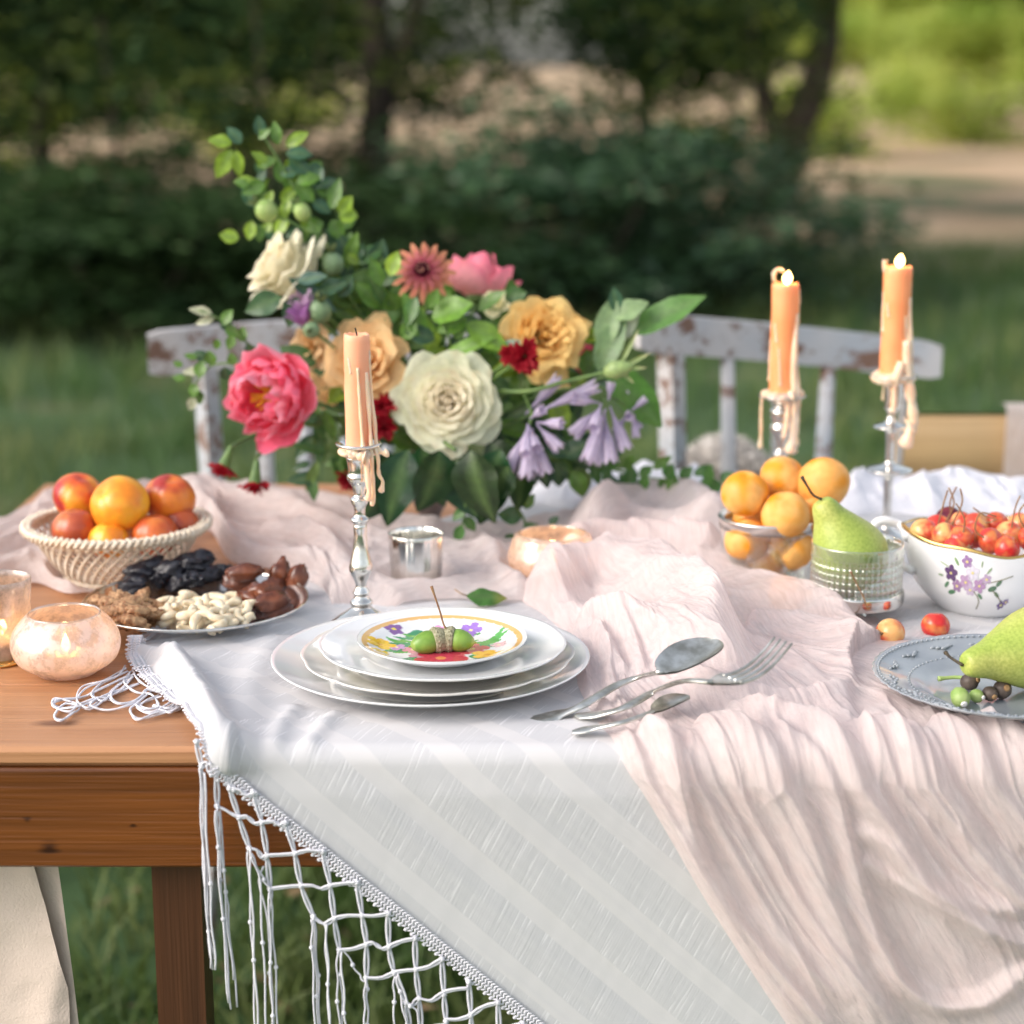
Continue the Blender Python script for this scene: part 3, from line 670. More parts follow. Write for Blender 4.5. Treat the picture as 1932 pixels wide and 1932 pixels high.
    for k, (a, pl) in enumerate(strands):
        mb2 = MB(); pts = [N(x_, y_, .011 + .0018 * (k % 3)) for x_, y_ in [a] + pl]
        q_ = spline(pts, 16); ph = rnd.uniform(0, 6)
        q_ = [p_ + Vector((.0006 * math.sin(ph + i * 1.1), .0004 * math.cos(ph + i * .9), 0)) for i, p_ in enumerate(q_)]
        mb2.tube(q_, .00075, 6)
        for j in (1, 2):
            if rnd.random() < .6: i = rnd.randrange(4, 15); mb2.ell(q_[i], (.0018, .0018, .0021), nu=8, nv=6)
        mb2.build('fringe_strand', M['lace'], t)
    # fringe loops lying on the bare wood
    rnd = random.Random(11)
    def T(u_, v_, h_=.002): return P(u_, v_, ZT + h_)
    loops = [[(235, 1262), (200, 1282), (160, 1300), (145, 1325), (170, 1338), (200, 1318), (228, 1300), (250, 1275)],
             [(240, 1275), (190, 1300), (150, 1318), (112, 1322), (100, 1332), (135, 1345), (150, 1334), (122, 1328), (102, 1350), (118, 1358), (142, 1342)],
             [(262, 1290), (215, 1310), (180, 1322), (172, 1332), (205, 1340), (240, 1330), (270, 1310), (285, 1292)],
             [(285, 1305), (260, 1325), (245, 1340), (262, 1356), (300, 1348), (338, 1335), (342, 1322)],
             [(300, 1312), (275, 1322), (262, 1338), (290, 1342), (320, 1326), (335, 1318)],
             [(255, 1270), (225, 1290), (205, 1312), (225, 1328), (262, 1318), (280, 1300), (300, 1305)],
             [(250, 1262), (262, 1285), (290, 1300), (310, 1305), (330, 1322), (318, 1336), (290, 1330)],
             [(236, 1256), (222, 1275), (190, 1292), (176, 1312), (196, 1322), (215, 1302)],
             [(245, 1268), (238, 1290), (255, 1306), (285, 1310), (296, 1328), (276, 1340), (256, 1330)],
             [(130, 1322), (108, 1318), (98, 1328), (120, 1336), (150, 1328), (185, 1316), (210, 1322)],
             [(310, 1318), (335, 1312), (343, 1328), (320, 1342), (300, 1338)]]
    for li, lp2 in enumerate(loops):
        for dd in (0, 1):
            pts = [T(a + dd * rnd.uniform(-6, 6), b_ + dd * rnd.uniform(-5, 5), .0013 + .0016 * ((i + li + dd) % 3)) for i, (a, b_) in enumerate(lp2)]
            MB().tube(spline(pts, 40), .00085, 6).build('fringe_loop', M['lace'], t)
    return t
table_cloth()

# ---------------------------------------------------------------- white lace cloth piece at the back edge
def lace_back():
    rnd = random.Random(3); t = thing('lace_runner', P(1290, 935), 'white lace cloth bunched along the back edge of the table behind the fruit', 'cloth')
    for (x0, x1, base, seed) in ((1000, 1360, 938, 1), (1560, 2080, 955, 4)):
        nu, nv = 200, 50
        U, Vv = np.meshgrid(np.linspace(0, 1, nu), np.linspace(0, 1, nv), indexing='ij')
        a = np.array(P(x0, base)); b_ = np.array(P(x1, base)); X = a[0] + (b_[0] - a[0]) * U
        yb = a[1] - .05 + .16 * Vv + .01 * np.sin(U * 20 + seed); 
        env = np.sin(np.pi * Vv) ** .6 * np.clip(np.minimum(U, 1 - U) / .12, 0, 1)
        h = .003 + env * (.020 * ridged(X * 16 + seed, yb * 9 + seed, seed) ** 1.5 + .008 * ridged(X * 60, yb * 40, seed + 2) + .005)
        h = np.where(env < .01, .002, h); yb = np.minimum(yb, YB + .02)
        V = np.stack([X, yb, ZT + h], -1); npmesh('cloth', V.reshape(-1, 3), gridfaces(nu, nv), M['lace'], t)
    return t
lace_back()

# ---------------------------------------------------------------- pink gauze
RG = .018
def gauze_cloth():
    t = thing('gauze_runner', (.15, 1.6, ZT), 'crinkled pale pink gauze runner bunched across the table and spilling over the front', 'table runner')
    px = lambda u, v, h=0: to_xs(u, v, h, RG)
    # ---- front patch
    lb = [(1085, 1015), (1040, 1060), (1000, 1105), (980, 1135), (1030, 1170), (1075, 1215), (1083, 1260), (1092, 1305), (1128, 1370), (1165, 1425), (1205, 1478), (1255, 1560), (1330, 1690), (1420, 1830), (1490, 1935)]
    rb = [(1370, 1012), (1400, 1060), (1460, 1100), (1555, 1128), (1650, 1170), (1700, 1215), (1800, 1225), (1960, 1235), (2120, 1260), (2280, 1330), (2400, 1420), (2480, 1560), (2560, 1700), (2620, 1830), (2680, 1935)]
    L_ = [px(*a, h=.002) for a in lb]; R_ = [px(*a, h=.002) for a in rb]
    nn = 400; nu = 470
    Lc = spline([(a, b, 0) for a, b in L_], nn); Rc = spline([(a, b, 0) for a, b in R_], nn)
    Lc = np.array([tuple(p)[:2] for p in Lc]); Rc = np.array([tuple(p)[:2] for p in Rc])
    u = np.linspace(0, 1, nu)
    Xg = Lc[None, :, 0] * (1 - u[:, None]) + Rc[None, :, 0] * u[:, None]; Sg = Lc[None, :, 1] * (1 - u[:, None]) + Rc[None, :, 1] * u[:, None]
    Ug = np.broadcast_to(u[:, None], Xg.shape); Tg = np.broadcast_to(np.linspace(0, 1, nn)[None, :], Xg.shape)
    wid = np.abs(Rc[:, 0] - Lc[:, 0])[None, :]
    Wm = Ug * 1.25
    wob = fbm(Ug * 5 + 1, Tg * 5 + 2, 41) * .16 + fbm(Ug * 16 + 1, Tg * 9 + 2, 42) * .035
    q = Wm + wob
    h1 = .0042 * ridged(q * 8, Tg * 1.7 + 3, 31) ** 1.5 + .0040 * ridged(q * 15 + 5, Tg * 2.4 + 1, 32) ** 5 + .0038 * ridged(q * 27 + 1, Tg * 3.4 + 7, 36) ** 6 + .0021 * ridged(q * 44 + 2, Tg * 8, 33) ** 1.3 + .0010 * ridged(q * 88 + 2, Tg * 15, 35)
    w1 = fbm(Xg * 9 + 3, Sg * 6 + 3, 61) * 1.6; al = Xg * .80 + Sg * .60; ac = -Xg * .60 + Sg * .80
    h2 = .0090 * ridged(ac * 17 + w1, al * 5 + 3, 62) ** 1.5 + .0055 * ridged(ac * 30 + w1 * 1.6, al * 7 + 5, 66) ** 5 + .0050 * ridged(ac * 42 + w1 * 2, al * 10, 63) ** 1.8 + .0030 * ridged(ac * 95 + w1 * 3, al * 22, 64) ** 1.5 + .0014 * ridged(ac * 190 + w1 * 5, al * 50, 65)
    bl = np.clip((Tg - .30) / .18, 0, 1); bl = bl * bl * (3 - 2 * bl); h = h1 * bl + h2 * (1 - bl)
    on = np.clip(-Sg / .05, 0, 1)
    h *= (1 - .35 * np.clip(Sg / .1, 0, 1))
    cr = lambda x, y: (1040 * .9434 + x * .4921, 1180 * .9434 + y * .4921)
    def rid(pl, A, w, asym=.35, crop=True, hh=None):
        nonlocal h
        if crop and pl[-1][1] > 480: A *= .95
        pts = [px(*(cr(*p) if crop else p), h=(A * .8 if hh is None else hh)) for p in pl]
        h = smin_add(h, seg_ridge(Xg, Sg, fine_pts(pts), A, w, asym=asym), .75)
    rid([(310, 530), (380, 660), (470, 810), (650, 1120), (850, 1430), (1050, 1680)], .014, .010, .42)
    rid([(370, 520), (440, 640), (560, 830), (720, 1110), (900, 1400), (1120, 1680)], .010, .006)
    rid([(450, 520), (560, 620), (610, 730), (670, 950), (800, 1200), (1000, 1450), (1200, 1680)], .015, .007, .42)
    rid([(700, 540), (900, 640), (1020, 760), (1100, 920), (1180, 1150), (1290, 1430), (1440, 1680)], .018, .014, .42)
    rid([(1000, 600), (1180, 720), (1240, 900), (1300, 1130), (1370, 1320), (1460, 1480), (1600, 1560), (1760, 1545), (1932, 1440)], .015, .008, .42)
    rid([(800, 440), (1020, 480), (1170, 590), (1300, 740), (1420, 900), (1560, 1090), (1760, 1250), (1950, 1350)], .020, .010, .42)
    rid([(1270, 880), (1400, 950), (1520, 1080), (1700, 1150), (1850, 1200)], .010, .008, .2)
    rid([(1300, 1000), (1420, 1080), (1620, 1180), (1800, 1260)], .008, .007)
    rid([(1300, 520), (1500, 640), (1660, 820), (1800, 1020), (1960, 1220)], .015, .012, .42)
    rid([(1560, 520), (1720, 620), (1850, 780), (1980, 960)], .013, .010, .42)
    rid([(1760, 500), (1900, 600), (2020, 760)], .012, .010)
    rid([(600, 900), (760, 1130), (1000, 1330), (1250, 1560)], .006, .012)
    rid([(620, 370), (760, 430), (950, 440), (1110, 430), (1230, 400)], .012, .010, .42)
    rid([(870, 120), (1000, 130), (1180, 170), (1370, 240)], .020, .018, .42)
    rid([(1390, 245), (1290, 320), (1240, 420), (1260, 500)], .009, .012, .42)
    rid([(1000, 240), (1150, 270), (1250, 300), (1300, 310)], .010, .014)
    rid([(640, 150), (780, 230), (960, 250), (1150, 350)], .011, .012)
    rid([(70, 90), (230, 110), (380, 160), (520, 250), (560, 300)], .014, .011, .42)
    rid([(290, 180), (350, 250), (400, 330)], .012, .007); rid([(360, 170), (430, 240), (470, 330)], .012, .007); rid([(230, 200), (240, 300), (260, 400), (330, 440)], .012, .010)
    rid([(1400, 400), (1500, 480), (1650, 520), (1800, 560)], .007, .014)
    for off_, A_ in ((0, .006), (70, .005), (150, .006), (260, .004), (330, .005)):
        rid([(560 + off_, 560), (700 + off_, 760), (830 + off_, 1000), (980 + off_, 1250), (1180 + off_, 1500)], A_, .0045, .42)
    for off_, A_ in ((0, .006), (90, .006), (200, .005), (300, .006)):
        rid([(1180 + off_, 540), (1330 + off_, 700), (1480 + off_, 900), (1640 + off_, 1080), (1800 + off_, 1200)], A_, .0045, .42)
    # the big puffs behind the plates
    rid([(1010, 1100), (1060, 1062), (1160, 1060), (1250, 1100), (1330, 1180), (1370, 1240)], .046, .030, 0, False, .040)
    rid([(1110, 1062), (1200, 1068), (1280, 1100), (1330, 1150), (1360, 1210)], .030, .016, 0, False, .030)
    rid([(1270, 1085), (1340, 1075), (1430, 1105), (1540, 1150), (1640, 1210)], .016, .020, 0, False, .014)
    rid([(1060, 1025), (1150, 1015), (1260, 1020), (1360, 1030)], .038, .026, 0, False, .030)
    rid([(1085, 1170), (1180, 1180), (1260, 1220), (1290, 1260)], .022, .013, 0, False, .018)
    edge = np.clip(np.minimum(Ug, 1 - Ug) / .02, 0, 1) * np.clip(Tg / .02, 0, 1)
    re_ = np.clip((1 - Ug) / .16, 0, 1); re_ = re_ * re_ * (3 - 2 * re_); edge = edge * np.where(Tg < .5, re_ + (1 - re_) * np.clip((Tg - .38) / .12, 0, 1), 1)
    h = h * (.15 + .85 * edge)
    h = .0052 + .0055 * np.clip(Sg / .03, 0, 1) + h * (.25 + .75 * edge) * (.45 + .55 * np.clip(np.minimum(Ug, 1) / .06, 0, 1))
    # flatten where the cutlery and the grey plate rest
    c = px(1880, 1290); h = np.where(((Xg - c[0]) / .118) ** 2 + ((Sg - c[1]) / .118) ** 2 < 1, np.minimum(h, .0105), h)
    global GH; GH = (Xg, Sg, h)
    V = drape(Xg, Sg, h, RG); uv = np.stack([Ug, Tg], -1).reshape(-1, 2)
    npmesh('front_fall', V.reshape(-1, 3), gridfaces(nu, nn), M['gauze'], t, uv=uv)
    # ---- back sash from the left end of the table to the jar
    top = [(-260, 1040), (-60, 1010), (40, 975), (120, 935), (240, 920), (370, 905), (430, 925), (520, 932), (610, 935), (700, 972), (780, 990), (900, 1000), (1000, 990), (1090, 975), (1140, 940), (1220, 925), (1300, 930), (1362, 950)]
    bot = [(-260, 1240), (-60, 1140), (60, 1105), (140, 1128), (260, 1090), (385, 1010), (435, 1068), (520, 1085), (600, 1110), (640, 1158), (700, 1155), (800, 1140), (900, 1138), (1000, 1140), (1060, 1120), (1200, 1070), (1300, 1060), (1375, 1060)]
    nn = 520; nu = 150
    tc = np.array([tuple(P(a, b, ZT + .004))[:2] for a, b in top]); bc = np.array([tuple(P(a, b, ZT + .002))[:2] for a, b in bot])
    Tc = np.array([tuple(p)[:2] for p in spline([(a, b, 0) for a, b in tc], nn)]); Bc = np.array([tuple(p)[:2] for p in spline([(a, b, 0) for a, b in bc], nn)])
    u = np.linspace(0, 1, nu)
    X = Tc[None, :, 0] * (1 - u[:, None]) + Bc[None, :, 0] * u[:, None]; Y = Tc[None, :, 1] * (1 - u[:, None]) + Bc[None, :, 1] * u[:, None]
    Ug = np.broadcast_to(u[:, None], X.shape); Tg = np.broadcast_to(np.linspace(0, 1, nn)[None, :], X.shape)
    q = Ug + fbm(Ug * 4, Tg * 9, 51) * .35
    h = .014 * ridged(q * 4.2, Tg * 9 + 3, 52) ** 1.6 + .007 * ridged(q * 9 + 3, Tg * 17, 53) ** 1.5 + .003 * ridged(q * 20, Tg * 30, 54) ** 1.3
    def rid2(pl, A, w):
        nonlocal h
        pts = [tuple(P(a, b, ZT + A * .8))[:2] for a, b in pl]; h = smin_add(h, seg_ridge(X, Y, fine_pts(pts), A, w), .42)
    rid2([(365, 905), (385, 960), (430, 1030), (520, 1050), (600, 1060)], .024, .016)
    rid2([(390, 925), (470, 945), (560, 965), (640, 1000), (700, 1020), (760, 1030)], .018, .018)
    rid2([(500, 1000), (580, 1010), (640, 1060), (680, 1110), (760, 1130)], .020, .013)
    rid2([(600, 950), (650, 975), (720, 1000), (840, 1010)], .016, .018)
    rid2([(900, 1010), (930, 1050), (960, 1100), (1000, 1120)], .014, .012)
    rid2([(1110, 985), (1150, 950), (1230, 935), (1310, 945), (1370, 990)], .046, .030)
    rid2([(1100, 1010), (1180, 985), (1280, 990), (1350, 1010)], .034, .024)
    rid2([(-60, 1030), (60, 1000), (160, 960), (300, 930)], .020, .02)
    edge = np.clip(np.minimum(Ug, 1 - Ug) / .06, 0, 1) ** .7
    h = .0045 + h * (.12 + .88 * edge)
    for (cu, cv, rr_, mx_) in ((226, 1095, .058, .004), (675, 1172, .045, .003), (786, 1112, .030, .004), (1042, 1100, .040, .004), (815, 992, .04, .005)):
        c = P(cu, cv); d2 = np.sqrt((X - c.x) ** 2 + (Y - c.y) ** 2); k = np.clip((d2 - rr_) / .012, 0, 1); h = h * k + np.minimum(h, mx_ + .0) * (1 - k)
    Z = ZT + h; off = np.clip(XL - X, 0, 1)
    Z = Z - off * 1.0
    V = np.stack([np.where(off > 0, XL - off * .25, X), Y, Z], -1)
    npmesh('back_sash', V.reshape(-1, 3), gridfaces(nu, nn), M['gauze_pale'], t, uv=np.stack([Ug, Tg * 1.6], -1).reshape(-1, 2))
    return t
gauze_cloth()
def cloth_h(p, rad=.012):
    X, S_, h = GH; s = YF + RG - p.y
    d = (X - p.x) ** 2 + (S_ - s) ** 2; m = d < rad * rad
    return float(h[m].max()) if m.any() else .004
# ================================================================ TABLEWARE
M['wax'] = mat('peach_wax', (.98, .34, .13), (1.0, .40, .18), scale=20, rough=.4, sss=.25, sssr=(1, .45, .2))
M['wax_peach'] = mat('light_peach_wax', (.98, .42, .24), (1.0, .50, .31), scale=20, rough=.4, sss=.25)
M['wax_pale'] = mat('pale_drip_wax', (.93, .56, .38), (.96, .68, .50), scale=60, rough=.35, sss=.5, sssr=(1, .5, .25))
M['flame'] = emis('flame', (1.0, .66, .22), 9)
M['votive_flame'] = emis('votive_flame', (1.0, .62, .25), 60)
M['wick'] = mat('wick', (.02, .015, .01), rough=.9)
def mercury(name, base, clear):
    m, nt, b = newmat(name); L = nt.links; out = nt.nodes['Material Output']
    tc = nd(nt, 'ShaderNodeTexCoord')
    n1 = nd(nt, 'ShaderNodeTexNoise', i_Scale=95.0, i_Detail=8.0, i_Roughness=.7); L.new(tc.outputs['Object'], n1.inputs['Vector'])
    n2 = nd(nt, 'ShaderNodeTexNoise', i_Scale=22.0, i_Detail=3.0); L.new(tc.outputs['Object'], n2.inputs['Vector'])
    c = ramp(nt, n1.outputs['Fac'], [(.38, tuple(x * .55 for x in base)), (.55, base), (.8, (.92, .86, .84))])
    L.new(c, b.inputs['Base Color']); b.inputs['Metallic'].default_value = .45; b.inputs['Roughness'].default_value = .28
    b.inputs['Coat Weight'].default_value = .5
    t = nd(nt, 'ShaderNodeBsdfTranslucent'); t.inputs[0].default_value = (1.0, .88, .82, 1)
    tp = nd(nt, 'ShaderNodeBsdfTransparent'); tp.inputs[0].default_value = (1, .92, .88, 1)
    m1 = nd(nt, 'ShaderNodeMixShader'); f = ramp(nt, n2.outputs['Fac'], [(.35, (.22,) * 3), (.7, (.45,) * 3)]); L.new(f, m1.inputs[0]); L.new(b.outputs[0], m1.inputs[1]); L.new(t.outputs[0], m1.inputs[2])
    m2 = nd(nt, 'ShaderNodeMixShader'); f2 = ramp(nt, n1.outputs['Fac'], [(.40, (clear + .25,) * 3), (.52, (clear,) * 3)]); L.new(f2, m2.inputs[0])
    L.new(m1.outputs[0], m2.inputs[1]); L.new(tp.outputs[0], m2.inputs[2]); L.new(m2.outputs[0], out.inputs[0])
    return m
M['merc_pink'] = mercury('pink_mercury_glass', (.88, .79, .77), .06)
M['merc_gold'] = mercury('gold_mercury_glass', (.76, .67, .62), .22)
M['merc_in'] = mercury('inner_mercury_glass', (.56, .44, .36), .25)
def glassy(name, tint, mixg=.35, rough=.03):
    m, nt, b = newmat(name); L = nt.links; out = nt.nodes['Material Output']
    g = nd(nt, 'ShaderNodeBsdfGlossy'); g.inputs['Roughness'].default_value = rough; g.inputs[0].default_value = (1, 1, 1, 1)
    tp = nd(nt, 'ShaderNodeBsdfTransparent'); tp.inputs[0].default_value = (*tint, 1)
    fr = nd(nt, 'ShaderNodeLayerWeight', i_Blend=mixg); m1 = nd(nt, 'ShaderNodeMixShader')
    mr = nd(nt, 'ShaderNodeMapRange', i_To_Min=.12, i_To_Max=.95); L.new(fr.outputs['Facing'], mr.inputs['Value']); L.new(mr.outputs[0], m1.inputs[0])
    L.new(tp.outputs[0], m1.inputs[1]); L.new(g.outputs[0], m1.inputs[2]); L.new(m1.outputs[0], out.inputs[0])
    return m
M['glass'] = glassy('clear_glass', (.95, .97, .96), .30)
M['cut_glass'] = glassy('cut_glass', (.93, .96, .93), .42)
M['plate_glass'] = glassy('smoky_glass', (.80, .84, .87), .45)

def lathe_thing(name, loc, prof, mat_, label, cat, n=48, fn=None, group=None, col=None, part=None):
    if part:
        t = thing(name, loc, label, cat, group); MB().lathe(prof, loc, n, fn=fn, col=col).build(part, mat_, t); return t
    return tag(MB().lathe(prof, loc, n, fn=fn, col=col).build(name, mat_, origin=loc), label, cat, group)
def sp2(prof, k=5):
    q = spline([(a, b, 0) for a, b in prof], (len(prof) - 1) * k + 1); return [(max(p.x, 0), p.y) for p in q]

# ---------------------------------------------------------------- stacked plates
def plate_prof(Rr, hh, foot, th=.0022, well=.62, flat=True):
    w = Rr * well; f = Rr * foot
    return [(0, .0035), (w * .9, .0035), (w, .0048), (w * 1.08, .0075), (Rr * .82, hh * .62), (Rr * .97, hh * .93), (Rr * .995, hh), (Rr, hh - .0006), (Rr * .985, hh - th), (Rr * .82, hh * .62 - th), (w * 1.05, .0045), (f * 1.03, .0018), (f * 1.02, 0), (f * .97, 0), (f * .95, .0014), (0, .0016)]
STK = P(813, 1245, ZT + .018); BASE = Vector((STK.x, STK.y, ZT + .0035))
u0 = pxs(STK)
r1 = 300 * u0
def scal(k, amp, R0):
    def fn(a, r, h, j):
        e = max(0, (r / R0 - .7) / .3); s = abs(math.cos(a * k / 2)) ** .7
        return r * (1 + amp * e * (s - .6)), h + amp * .05 * R0 * e * s * 0
    return fn
def emboss(a, r, h, j):
    return r, h
lathe_thing('plate', BASE, plate_prof(r1, .020, .60), M['porcelain'], 'largest white dinner plate at the bottom of the stack of four', 'plate', 96, group='stacked plates of the place setting')
p2 = P(826, 1232, ZT + .027); r2 = 256 * pxs(p2)
lathe_thing('plate', Vector((p2.x, p2.y, ZT + .0035 + .0085)), plate_prof(r2, .017, .58), M['cream_porcelain'], 'cream white scalloped plate second from the bottom of the stack', 'plate', 128, scal(12, .022, r2), group='stacked plates of the place setting')
p3 = P(835, 1215, ZT + .034); r3 = 233 * pxs(p3)
lathe_thing('plate', Vector((p3.x, p3.y, ZT + .0035 + .0185)), plate_prof(r3, .0145, .60), M['porcelain'], 'white plate with a slightly wavy rim directly under the flowered plate', 'plate', 128, scal(10, .012, r3), group='stacked plates of the place setting')
# little plate with painted flowers (printed decoration as colours on a fine disc)
p4 = P(834, 1196, ZT + .044); r4 = 160 * pxs(p4)
B4 = Vector((p4.x, p4.y, ZT + .0035 + .0185 + .007))
def petal_paint(X, Y, col):
    rnd = random.Random(4)
    def blob(cx, cy, rx, ry, an, c, pw=1.0):
        dx = X - cx; dy = Y - cy; a_ = dx * math.cos(an) + dy * math.sin(an); b_ = -dx * math.sin(an) + dy * math.cos(an)
        taper = np.clip(1 - pw * .35 * a_ / rx, .25, 1.6)
        m = (a_ / rx) ** 2 + (b_ / (ry * taper)) ** 2 < 1
        sh = .82 + .30 * vn(X * 60 + 3, Y * 60 + 9, 77)[m][:, None]
        col[m] = np.array(c) * sh
    G1, G2 = (.05, .30, .15), (.12, .42, .10)
    for (x_, y_, rx, ry, an, c) in [(-.40, .05, .24, .10, 2.9, G1), (-.42, -.12, .22, .09, 3.5, G1), (-.28, .42, .17, .14, 1.7, G1), (-.12, .40, .12, .09, 1.0, G2), (.45, .12, .22, .07, .4, G2), (.55, .22, .26, .05, .75, G2), (.50, .02, .2, .06, .1, G1), (.60, .34, .2, .035, 1.0, G2), (-.30, -.45, .2, .07, 3.7, G1), (.42, -.42, .14, .06, 5.6, G1), (-.52, .20, .14, .05, 2.5, G2), (.08, .3, .1, .06, 1.3, G1)]: blob(x_, y_, rx, ry, an, c)
    for k in range(26):
        a = k * 2.4; q = .30 + .42 * ((k * 7) % 10) / 10; blob(q * math.cos(a), q * math.sin(a) * .8 - .02, .13, .035, a + .5 * math.sin(k), G1 if k % 2 else G2)
    for (x_, y_, s, c, cc) in [(-.22, -.30, .12, (.66, .30, .42), (.9, .7, .3)), (.18, -.22, .13, (.72, .12, .16), (.9, .6, .2)), (-.50, -.02, .10, (.55, .35, .62), (.9, .8, .4)), (.62, .04, .08, (.80, .5, .55), (.9, .8, .4)), (-.18, .22, .08, (.78, .5, .2), (.6, .3, .1)), (.0, -.42, .26, (.62, .05, .10), (.8, .3, .1)), (.33, -.08, .17, (.70, .10, .12), (.8, .5, .1)), (.50, -.30, .15, (.85, .48, .03), (.7, .3, .02)), (-.68, .02, .15, (.88, .55, .04), (.7, .35, .02)), (-.66, -.30, .09, (.88, .60, .004), (.7, .4, .02)), (.20, .42, .13, (.30, .16, .55), (.9, .8, .3)), (.30, .58, .12, (.33, .18, .58), (.9, .8, .3)), (.12, .28, .10, (.38, .22, .60), (.9, .8, .3)), (-.05, .62, .08, (.75, .35, .60), (.8, .6, .7)), (-.02, .45, .07, (.78, .40, .62), (.8, .6, .7)), (-.56, .50, .10, (.25, .12, .35), (.9, .75, .1)), (-.32, -.12, .10, (.75, .30, .40), (.9, .7, .3))]:
        for k in range(5):
            a = k * 2 * math.pi / 5 + s * 9; blob(x_ + .62 * s * math.cos(a), y_ + .62 * s * math.sin(a), s * .55, s * .42, a, c, -1)
        blob(x_, y_, s * .22, s * .22, 0, cc, 0)
    return col
def painted_plate():
    t = thing('plate', B4, 'smallest plate on top of the stack with painted flowers and a gold rim', 'plate', 'stacked plates of the place setting')
    prof = [(0, .0045), (r4 * .60, .0045), (r4 * .72, .0055), (r4 * .84, .0095), (r4 * .97, .0125), (r4, .0130), (r4 * 1.0, .0118), (r4 * .84, .0065), (r4 * .62, .0022), (r4 * .60, 0), (r4 * .56, 0), (0, .001)]
    nr, na = 90, 200
    rr = np.linspace(.002, 1, nr); pr = np.array(prof[:6]); z = np.interp(rr * r4, pr[:, 0], pr[:, 1]); z = np.convolve(np.pad(z, 3, 'edge'), np.ones(7) / 7, 'valid')
    A = np.linspace(0, 2 * math.pi, na); RR, AA = np.meshgrid(rr, A, indexing='ij'); ZZ = np.broadcast_to(z[:, None], RR.shape)
    X = (RR * np.cos(AA)); Y = (RR * np.sin(AA)); col = np.ones((RR.size, 3)) * np.array([.80, .81, .82])
    col = petal_paint(X.ravel() * .93, Y.ravel() * .93, col)
    rf = RR.ravel(); w = .004 * np.sin(AA.ravel() * 40)
    g = (rf > .885 + w) & (rf < .955 - w * .5); col[g] = (.72, .44, .16)
    col[rf >= .955] = (.80, .81, .82)
    V = np.stack([B4.x + X.ravel() * r4, B4.y + Y.ravel() * r4, B4.z + ZZ.ravel() + .0], 1)
    npmesh('painted_face', V, gridfaces(nr, na), M['decal'], t, col=col)
    MB().lathe(prof[5:], B4, 96).build('body', M['porcelain'], t)
painted_plate()
# ---------------------------------------------------------------- acorns on the flowered plate
M['acorn'] = mat('green_acorn', (.12, .25, .025), (.24, .40, .07), scale=60, rough=.35, vcol=True)
M['acorn_cap'] = mat('acorn_cap', (.22, .21, .12), (.42, .40, .27), scale=500, rough=.8, bump=.0006, bscale=900)
M['twig'] = mat('twig', (.20, .09, .04), (.33, .20, .09), scale=90, rough=.7)
AZ = B4.z + .0045
def acorn(c, d, L_, r_, label, stem=None, capless=False):
    c = Vector(c); d = Vector(d).normalized()
    t = thing('acorn', c, label, 'acorn')
    colf = lambda a, r, h, j: (1, 1, 1) if h < L_ * .8 else (.9, .85, .7)
    MB().lathe(sp2([(r_ * .8, 0), (r_ * .98, L_ * .25), (r_, L_ * .45), (r_ * .80, L_ * .70), (r_ * .42, L_ * .90), (r_ * .12, L_ * .97), (r_ * .08, L_ * 1.04), (0, L_ * 1.06)], 3), c, 24, axis=d, col=lambda a, r, h, j: (1, 1, 1) if h < L_ * .85 else (1.6, 1.2, 1.6)).build('nut', M['acorn'], t)
    if not capless:
        mb = MB().lathe(sp2([(0, -r_ * .95), (r_ * .5, -r_ * .9), (r_ * .95, -r_ * .5), (r_ * 1.13, 0), (r_ * 1.10, L_ * .16), (r_ * .96, L_ * .20)], 3), c, 28, axis=d)
        X_, Y_, Z_ = frame(d)
        for i in range(6):
            for k in range(16):
                a = (k + .5 * (i % 2)) * 2 * math.pi / 16; q = i / 6; rr_ = r_ * (1.13 * math.sin(.35 + q * 1.2)); h_ = -r_ * .95 + q * (r_ * .95 + L_ * .16)
                mb.ell(c + X_ * rr_ * math.cos(a) + Y_ * rr_ * math.sin(a) + Z_ * h_, r_ * .13, nu=5, nv=4)
        mb.build('cap', M['acorn_cap'], t)
    if stem: MB().tube(spline(stem, 14), [.0010, .0009, .0009, .0008, .0008, .0008, .0008, .0008, .0008, .0008, .0008, .0008, .0011, .0013], 7).build('stem', M['twig'], t)
    return t
rA = .0092
a1 = P(812, 1207, AZ + rA); a2 = P(856, 1207, AZ + rA)
acorn(a1 + Vector((.006, 0, 0)), (-1, -.38, -.14), .0235, rA, 'left green acorn on the flowered plate with a long thin twig', [a1 + Vector((.016, .002, .004)), PY(838, 1180, a1.y), PY(829, 1150, a1.y + .004), PY(814, 1106, a1.y + .006)])
acorn(a2 + Vector((-.004, .002, 0)), (1, -.12, -.10), .0215, rA * .98, 'right green acorn on the flowered plate with its cap towards the left')

